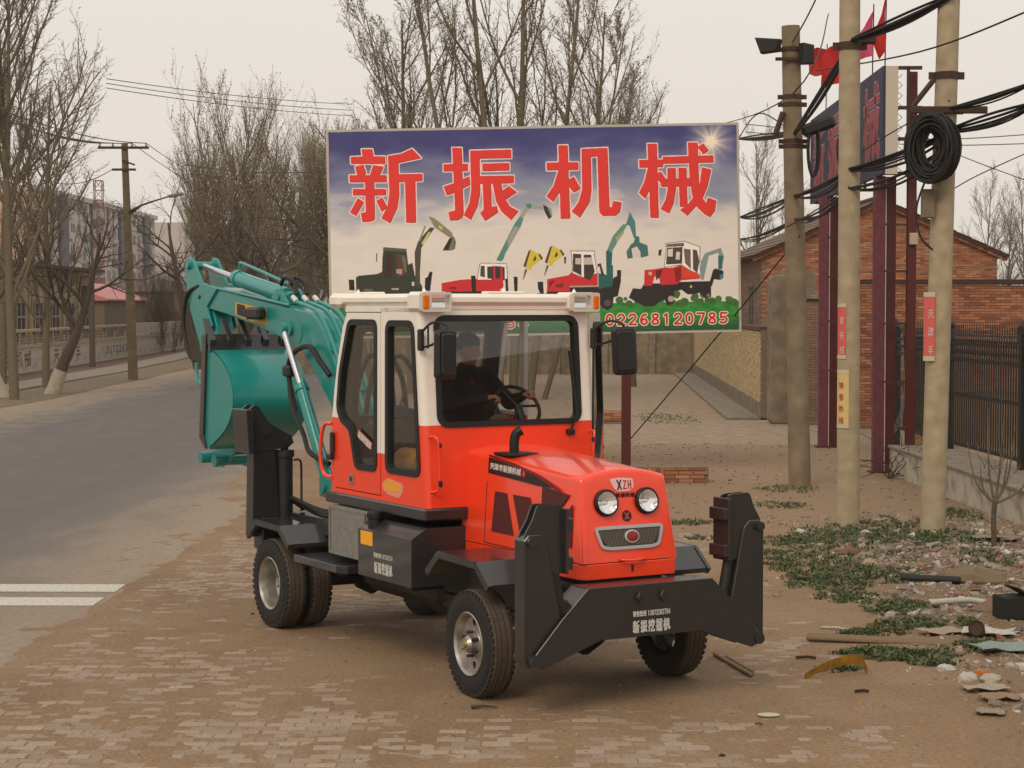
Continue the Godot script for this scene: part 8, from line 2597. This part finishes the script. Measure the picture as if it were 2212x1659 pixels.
func build_small_things():
	var g := G.new()
	var ex_t := Transform3D(Basis(Vector3.UP, deg_to_rad(EX_TURN)), EX_AT)
	# papers and a rag on the dashboard shelf
	g.box(Vector3.ZERO, Vector3(0.30, 0.006, 0.17), Basis(Vector3.UP, 0.15)); g.box(Vector3(0.05, 0.006, -0.01), Vector3(0.24, 0.004, 0.15), Basis(Vector3.UP, -0.12))
	var pp := part(g, "papers", mat(Color(0.78, 0.80, 0.84), 0.8)); pp.transform = ex_t * Transform3D(Basis(), Vector3(0.25, 1.940, -1.13)); tag(pp, "white papers lying on the dashboard behind the windscreen", "papers")
	g = G.new(); lump(g, Vector3(0.085, 0.05, 0.06), 5)
	var rg := part(g, "rag", mat(Color(0.30, 0.26, 0.18), 0.95)); rg.transform = ex_t * Transform3D(Basis(), Vector3(-0.03, 1.965, -1.13)); tag(rg, "crumpled brown rag on the dashboard beside the papers", "rag")
	g = G.new(); lump(g, Vector3(0.16, 0.07, 0.11), 9)
	var bl := part(g, "blue_cloth", mat(Color(0.10, 0.15, 0.33), 0.9)); bl.transform = ex_t * Transform3D(Basis(), Vector3(-0.28, 1.965, -2.42)); tag(bl, "crumpled blue cloth on the console inside the cab's rear", "cloth")
	# bent yellow strip
	var y0 := on_ground(2.26, -14.93); var y1 := on_ground(2.78, -15.22)
	g = G.new()
	var path := curve([y0 + Vector3(0, 0.02, 0), y0.lerp(y1, 0.35) + Vector3(0, 0.075, -0.03), y0.lerp(y1, 0.75) + Vector3(0.0, 0.105, -0.02), y1 + Vector3(-0.03, 0.085, 0.02), y1 + Vector3(0.0, 0.01, 0.10)], 5)
	for i in path.size() - 1:
		var a: Vector3 = path[i] - y0; var b: Vector3 = path[i + 1] - y0
		var w := Vector3(0.0, 0.085, 0.03) * (0.6 + 0.4 * sin(PI * i / path.size()))
		for s in [0.0, 0.006]:
			var o := Vector3(0, 0, s)
			if s > 0: g.quad(a + o - w * 0.5, b + o - w * 0.5, b + o + w * 0.5, a + o + w * 0.5)
			else: g.quad(b - w * 0.5, a - w * 0.5, a + w * 0.5, b + w * 0.5)
		g.quad(a + w * 0.5, a + w * 0.5 + Vector3(0, 0, 0.006), b + w * 0.5 + Vector3(0, 0, 0.006), b + w * 0.5)
	var ys := part(smooth(g, 40), "yellow_strip", texmat(ntex(0.03, 121, Color(0.36, 0.25, 0.12), Color(0.80, 0.60, 0.16), 256, 5, Color(0.58, 0.42, 0.13)), 1.2, 0.6)); ys.position = y0; tag(ys, "bent yellow plastic strip lying on the dirt", "strip")
	# split stick
	g = G.new()
	var s0 := on_ground(1.67, -15.95, 0.02); var s1 := on_ground(1.86, -14.98, 0.02)
	var bs := fr(Vector3.ZERO, s1 - s0, Vector3.UP).basis
	g.cbox((s1 - s0) * 0.5, Vector3((s1 - s0).length(), 0.03, 0.035), 0.008, bs); g.cbox((s1 - s0) * 0.48 + Vector3(0.06, 0.0, 0), Vector3((s1 - s0).length() * 0.7, 0.022, 0.03), 0.006, bs)
	var stk := part(g, "split_stick", texmat(ntex(0.06, 123, Color(0.42, 0.34, 0.24), Color(0.58, 0.50, 0.38), 256), 2.0, 0.95)); stk.position = s0; tag(stk, "long split wooden stick on the ground right of the front wheel", "stick")
	# pale oval lid
	g = G.new(); g.lathe([Vector2(0.0005, 0.0), Vector2(0.075, 0.0), Vector2(0.08, 0.008), Vector2(0.0005, 0.012)], Transform3D(Basis.from_scale(Vector3(1, 1, 0.8)), Vector3.ZERO), 24)
	var lid := part(g, "plastic_lid", mat(Color(0.72, 0.70, 0.62), 0.6)); lid.position = on_ground(1.805, -13.57, 0.004); tag(lid, "pale oval plastic lid lying on the brick paving", "lid")
	# dark twig near the front wheel
	g = G.new(); g.tube(curve([Vector3(-0.09, 0.01, 0), Vector3(0, 0.02, 0.01), Vector3(0.10, 0.008, 0)], 4), [0.016, 0.014, 0.012, 0.011, 0.010, 0.009, 0.007, 0.006, 0.004], 6)
	var tw := part(g, "dark_twig", M.twigdark); tw.position = on_ground(-0.20, -13.8, 0.004); tag(tw, "short dark twig below the near front wheel", "twig")
	litter()
	weeds()

func lump(g: G, s: Vector3, sd: int):
	var f := FastNoiseLite.new(); f.seed = sd; f.frequency = 1.3
	var nu := 12; var nv := 7
	for j in nv:
		for i in nu:
			var q := []
			for e in [[i, j], [i + 1, j], [i + 1, j + 1], [i, j + 1]]:
				var a: float = TAU * (e[0] % nu) / nu; var b: float = PI * e[1] / nv - PI / 2
				var d := Vector3(cos(a) * cos(b), sin(b), sin(a) * cos(b))
				q.append(d * s * (1.0 + 0.55 * f.get_noise_3dv(d * 1.4)))
			g.out_quad(q[0], q[1], q[2], q[3], q[0] + q[2])
	smooth(g, 35)

# broken-off plate with an uneven outline
func shard(g: G, r: float, th: float, n: int, squash := 1.0):
	var o := []
	for k in n: o.append(Vector2.from_angle(TAU * k / n + rng.randf_range(-0.25, 0.25)) * Vector2(1, squash) * r * rng.randf_range(0.6, 1.15))
	g.extr(o, Transform3D(Basis(Vector3.RIGHT, Vector3(0, 0, -1), Vector3.UP), Vector3.ZERO), th, minf(th * 0.25, 0.006))

func litter():
	var g: G
	# larger pieces one can point at: [x, z, kind, size, colour, label]
	var white := Color(0.78, 0.76, 0.72); var tan := Color(0.50, 0.42, 0.32); var grey := Color(0.44, 0.42, 0.40); var redc := Color(0.46, 0.19, 0.12)
	var list := [
		[gp(1900, 1375), "board", 0.62, Color(0.52, 0.43, 0.32), "long weathered tan board half buried in weeds", "board"],
		[gp(2105, 1255), "slab", 0.36, tan, "large tan rubble lump below the young tree", "rubble"],
		[gp(2170, 1325), "slab", 0.30, Color(0.50, 0.40, 0.31), "rounded tan dirt clod at the right edge of rubbish", "rubble"],
		[gp(2080, 1315), "arc", 0.30, white, "curved white plastic trim lying in the rubbish", "trim"],
		[gp(2140, 1365), "sheet", 0.22, white, "crumpled white sheet beside the brown can", "sheet"],
		[gp(2110, 1372), "can", 0.09, Color(0.30, 0.20, 0.14), "rusty brown can with the white sheet", "can"],
		[gp(2045, 1435), "lump", 0.075, white, "white lump leftmost of the three near white lumps", "rubbish"],
		[gp(2092, 1457), "lump", 0.085, white, "white lump nearest the picture's bottom right", "rubbish"],
		[gp(2140, 1462), "lump", 0.080, Color(0.74, 0.70, 0.62), "cream lump rightmost of the near white lumps", "rubbish"],
		[gp(2120, 1448), "lump", 0.05, Color(0.78, 0.42, 0.08), "small orange lump among the near white lumps", "rubbish"],
		[gp(2195, 1345), "box", 0.26, Color(0.12, 0.11, 0.11), "dark carton with a cream flap at the right edge", "carton"],
		[gp(2190, 1400), "sheet", 0.34, Color(0.56, 0.62, 0.58), "flat pale green plastic sheet in the rubbish", "sheet"],
		[gp(1870, 1152), "lump", 0.09, white, "white rag on the grass behind the middle pole", "rag"],
		[gp(1835, 1190), "lump", 0.13, Color(0.52, 0.36, 0.31), "pinkish lump between the poles on the weeds", "rubbish"],
		[gp(1872, 1195), "slab", 0.13, Color(0.55, 0.53, 0.48), "pale grey block standing on the weeds", "block"],
		[gp(1880, 1215), "lump", 0.10, Color(0.66, 0.60, 0.48), "cream clod beside the grey block", "rubbish"],
		[gp(2010, 1258), "board", 0.30, Color(0.10, 0.09, 0.08), "black strip of rubber on the rubbish", "strip"],
		[gp(1805, 1345), "stick", 0.26, white, "thin white pipe left of the rubbish", "pipe"],
		[gp(2150, 1165), "sheet", 0.28, Color(0.58, 0.52, 0.44), "dusty flat board at the foot of the white wall", "board"],
		[gp(2160, 1500), "sheet", 0.14, Color(0.60, 0.50, 0.40), "flat torn scrap at the lower right", "scrap"],
		[gp(2130, 1480), "sheet", 0.16, Color(0.68, 0.62, 0.55), "pale torn scrap below the white lumps", "scrap"],
		[gp(2140, 1530), "sheet", 0.10, Color(0.62, 0.55, 0.46), "dry curled leaf on the dirt at lower right", "leaf"],
		[gp(2040, 1360), "sheet", 0.20, Color(0.66, 0.60, 0.50), "pale crumpled paper beside the green tuft", "paper"],
		[gp(1975, 1330), "sheet", 0.16, Color(0.45, 0.33, 0.22), "brown rotten sheet among the weeds", "sheet"],
		[gp(2198, 1300), "lump", 0.07, Color(0.62, 0.10, 0.07), "bright red lump at the right edge", "rubbish"],
		[gp(2175, 1310), "lump", 0.07, white, "white lump next to the bright red lump", "rubbish"],
		[gp(1740, 1405), "stick", 0.16, Color(0.24, 0.16, 0.11), "short brown stick near the outrigger", "stick"],
		[gp(1640, 1545), "stick", 0.05, Color(0.50, 0.30, 0.22), "tiny reddish chip near the oval lid", "chip"],
		[gp(1860, 1478), "stick", 0.10, Color(0.22, 0.14, 0.10), "small dark stick right of the yellow strip", "stick"],
		[gp(1560, 1610), "lump", 0.022, Color(0.22, 0.14, 0.11), "small dark clod on the bricks at the bottom", "clod"],
		[gp(545, 1312), "lump", 0.02, Color(0.2, 0.14, 0.1), "tiny clod left of the rear wheel", "clod"],
	]
	for q in list:
		var p: Vector3 = q[0]
		g = G.new()
		var s: float = q[2]
		match q[1]:
			"board": g.cbox(Vector3(0, 0.022, 0), Vector3(s * 2, 0.035, 0.12), 0.012, Basis(Vector3.UP, rng.randf_range(-0.15, 0.1)) * Basis(Vector3.RIGHT, 0.2))
			"slab": lump(g, Vector3(s, s * 0.42, s * 0.7), int(p.x * 100))
			"lump": lump(g, Vector3(s, s * 0.62, s * 0.8), int(p.x * 77))
			"sheet": crumple(g, s)
			"arc": g.tube(curve([Vector3(-0.30, 0.03, -0.06), Vector3(0, 0.07, -0.05), Vector3(0.20, 0.07, 0.05), Vector3(0.28, 0.03, 0.28)], 5), 0.028, 8)
			"can": g.lathe([Vector2(0.0005, -0.09), Vector2(0.065, -0.09), Vector2(0.07, -0.08), Vector2(0.07, 0.08), Vector2(0.062, 0.09), Vector2(0.055, 0.075), Vector2(0.0005, 0.07)], Transform3D(Basis(Vector3.RIGHT, 1.2), Vector3(0, 0.07, 0)), 18)
			"box":
				g.cbox(Vector3(0, 0.11, 0), Vector3(0.34, 0.20, 0.26), 0.01, Basis(Vector3.UP, 0.4)); g.cbox(Vector3(0.04, 0.24, 0.02), Vector3(0.24, 0.015, 0.22), 0.004, Basis(Vector3.UP, 0.4) * Basis(Vector3(0, 0, 1), -0.5))
			"stick": g.tube([Vector3(-s * 0.5, 0.012, 0), Vector3(s * 0.1, 0.02, 0.02), Vector3(s * 0.5, 0.012, s * 0.2)], 0.012 if s > 0.08 else 0.008, 6)
		var o := part(g, q[5].replace(" ", "_") + "_piece", texmat_tint(q[3]))
		o.position = Vector3(p.x, gh(p.x, p.z) + 0.002, p.z)
		o.rotation.y = rng.randf_range(-0.4, 0.4)
		tag(o, q[4], q[5], "litter on the waste ground")
	# countless chips of brick, plaster and paper
	g = G.new()
	for k in 34000:
		var x := rng.randf_range(2.6, 6.9); var z := rng.randf_range(-26.5, -12.6)
		var dens := smoothstep(2.9, 5.0, x + 0.8 * nz(x, z, 0.6, 20.0)) * (0.35 + 0.65 * smoothstep(-0.25, 0.35, nz(x, z, 0.5, 31.0))) * (1.0 if z > -23.0 else 0.35)
		if rng.randf() > dens: continue
		if x > -z * 0.2633 + 0.3: continue
		var s := rng.randf_range(0.006, 0.028) * (1.0 if rng.randf() < 0.93 else 2.6)
		g.col = [Color(0.36, 0.17, 0.11), Color(0.48, 0.40, 0.32), Color(0.60, 0.56, 0.50), Color(0.30, 0.25, 0.20), Color(0.42, 0.33, 0.25), Color(0.66, 0.64, 0.60), Color(0.24, 0.19, 0.15), Color(0.44, 0.35, 0.27)][rng.randi() % 8] * rng.randf_range(0.75, 1.05)
		chip(g, on_ground(x, z), s)
	for k in 1500:     # broken brick and plaster lumps
		var x := rng.randf_range(3.0, 6.7); var z := rng.randf_range(-24.5, -13.5)
		if x > -z * 0.2633 + 0.2 or rng.randf() > smoothstep(3.2, 4.8, x + 0.9 * nz(x, z, 0.5, 20.0)) * smoothstep(-0.35, 0.25, nz(x, z, 0.6, 33.0)): continue
		g.col = [Color(0.38, 0.20, 0.14), Color(0.46, 0.39, 0.32), Color(0.56, 0.52, 0.46), Color(0.33, 0.28, 0.23), Color(0.26, 0.21, 0.17)][rng.randi() % 5] * rng.randf_range(0.75, 1.05)
		chip(g, on_ground(x, z), rng.randf_range(0.03, 0.085))
	for k in 2600:     # leaf litter and crumbs over the yard behind
		var x := rng.randf_range(1.5, 7.0); var z := rng.randf_range(-42.0, -19.0)
		if nz(x, z, 0.7, 51.0) < rng.randf_range(-0.3, 0.3): continue
		g.col = [Color(0.20, 0.14, 0.10), Color(0.30, 0.22, 0.15), Color(0.48, 0.42, 0.35), Color(0.25, 0.19, 0.14)][rng.randi() % 4]
		chip(g, on_ground(x, z), rng.randf_range(0.008, 0.035))
	for k in 900:      # a few on the apron too
		var x := rng.randf_range(-4.0, 2.8); var z := rng.randf_range(-24.0, -12.2)
		g.col = [Color(0.20, 0.14, 0.10), Color(0.30, 0.21, 0.15), Color(0.48, 0.40, 0.32)][rng.randi() % 3]
		chip(g, on_ground(x, z), rng.randf_range(0.004, 0.013))
	var ch := part(g, "rubble_chips", M.brick)
	tag(ch, "scattered chips of brick, plaster and paper on the waste ground", "rubble", "", "stuff")

func gp(px: float, py: float) -> Vector3:
	var p := atan(164.5 / 4200.0)
	var d := Vector3((px - 1106.0) / 4200.0, -(py - 829.5) / 4200.0, -1.0).rotated(Vector3.RIGHT, -p)
	return Vector3(0, 2.87, 0) + d * (-2.80 / d.y)

func chip(g: G, p: Vector3, s: float):
	var b := Basis.from_euler(Vector3(rng.randf_range(-0.5, 0.5), rng.randf() * TAU, rng.randf_range(-0.5, 0.5)))
	var t := []
	for k in 4: t.append(p + b * Vector3(cos(TAU * k / 4 + 0.4) * s * rng.randf_range(0.6, 1.3), s * rng.randf_range(0.25, 0.55), sin(TAU * k / 4 + 0.4) * s * rng.randf_range(0.5, 1.1)))
	g.quad(t[3], t[2], t[1], t[0])
	for k in 4:
		var a: Vector3 = t[k]; var c: Vector3 = t[(k + 1) % 4]
		g.quad(a, c, c - Vector3(0, s * 0.6, 0), a - Vector3(0, s * 0.6, 0))

func crumple(g: G, s: float):
	var n := 7
	var f := FastNoiseLite.new(); f.seed = rng.randi() % 1000; f.frequency = 2.4 / s * 0.35
	var asp := rng.randf_range(0.45, 0.8)
	for j in n:
		for i in n:
			var q := []
			for e in [[i, j], [i, j + 1], [i + 1, j + 1], [i + 1, j]]:
				var u: float = (float(e[0]) / n - 0.5); var v: float = (float(e[1]) / n - 0.5)
				var edge := 1.0 + 0.3 * f.get_noise_2d(u * 9.0 + 40, v * 9.0)
				q.append(Vector3(u * 2.0 * s * edge, 0.012 + s * 0.16 * (0.6 + f.get_noise_2d(u * s * 3.0, v * s * 3.0)), v * 2.0 * s * asp * edge))
			g.quad(q[0], q[1], q[2], q[3])
			var dn := Vector3(0, -0.005, 0)
			g.quad(q[3] + dn, q[2] + dn, q[1] + dn, q[0] + dn)

func texmat_tint(c: Color) -> StandardMaterial3D:
	var m := mat(c, 0.85)
	m.albedo_texture = M.brick.albedo_texture
	m.uv1_triplanar = true
	m.uv1_scale = Vector3.ONE * 2.5
	return m

func weeds():
	var patches := [ # px, py, radius x, radius z, blades
		[1760, 1215, 0.55, 1.3, 900], [1850, 1165, 0.9, 1.8, 1300], [1960, 1150, 0.9, 1.8, 1200], [2060, 1165, 0.5, 1.2, 500], [1790, 1250, 0.4, 0.6, 420], [1905, 1240, 0.45, 0.7, 480], [1830, 1280, 0.3, 0.4, 300],
		[1935, 1305, 0.35, 0.5, 500], [1890, 1355, 0.30, 0.16, 330], [1970, 1340, 0.34, 0.3, 420], [1960, 1405, 0.42, 0.20, 620], [1890, 1395, 0.32, 0.14, 380], [2020, 1420, 0.2, 0.14, 220], [2085, 1345, 0.10, 0.12, 130], [2110, 1390, 0.3, 0.25, 180], [1810, 1430, 0.16, 0.10, 110],
		[1490, 1120, 0.5, 0.25, 130], [1520, 1152, 0.25, 0.2, 60], [1700, 1050, 0.5, 0.6, 130], [1690, 1085, 0.4, 0.5, 120], [2060, 1105, 0.35, 1.0, 260], [1440, 895, 0.9, 2.4, 260], [1700, 1160, 0.5, 0.5, 240], [1650, 1185, 0.3, 0.25, 120], [2140, 1210, 0.35, 0.6, 200], [1475, 1350, 0.0, 0.0, 0]]
	var k := 0
	for q in patches:
		if q[4] == 0: continue
		var g := G.new()
		var c := gp(q[0], q[1])
		for i in int(q[4] * 2.6):
			var a := rng.randf() * TAU; var rr := sqrt(rng.randf())
			var x: float = c.x + cos(a) * rr * q[2] * (1.0 + 0.5 * nz(cos(a), sin(a), 2.0, k)); var z: float = c.z + sin(a) * rr * q[3] * (1.0 + 0.5 * nz(cos(a), sin(a), 2.0, k + 9.0))
			if nz(x, z, 3.0, 40.0) < -0.18: continue
			var h := rng.randf_range(0.03, 0.10) * (1.2 - 0.6 * rr)
			var p := on_ground(x, z, -0.004)
			var d := Vector3(rng.randfn() * 0.55, 1.0, rng.randfn() * 0.55).normalized()
			var sd := Vector3(-d.z, 0, d.x).normalized() if absf(d.y) < 0.99 else Vector3.RIGHT
			sd = sd.rotated(Vector3.UP, rng.randf() * TAU)
			g.col = [Color(0.055, 0.085, 0.03), Color(0.075, 0.11, 0.035), Color(0.045, 0.07, 0.028), Color(0.10, 0.125, 0.045), Color(0.14, 0.13, 0.06)][rng.randi() % 5] * rng.randf_range(0.8, 1.2)
			var w := rng.randf_range(0.006, 0.015)
			var m := p + d * h * 0.6; var e := p + d * h + Vector3(rng.randfn(), -0.3, rng.randfn()) * h * 0.35
			g.quad(p - sd * w * 0.5, p + sd * w * 0.5, m + sd * w, m - sd * w)
			g.tri(m - sd * w, m + sd * w, e)
		var o := part(g, "weeds", M.leafv)
		tag(o, "low patchy green weeds growing on the waste ground", "weeds", "weed patches on the waste ground", "stuff")
		k += 1
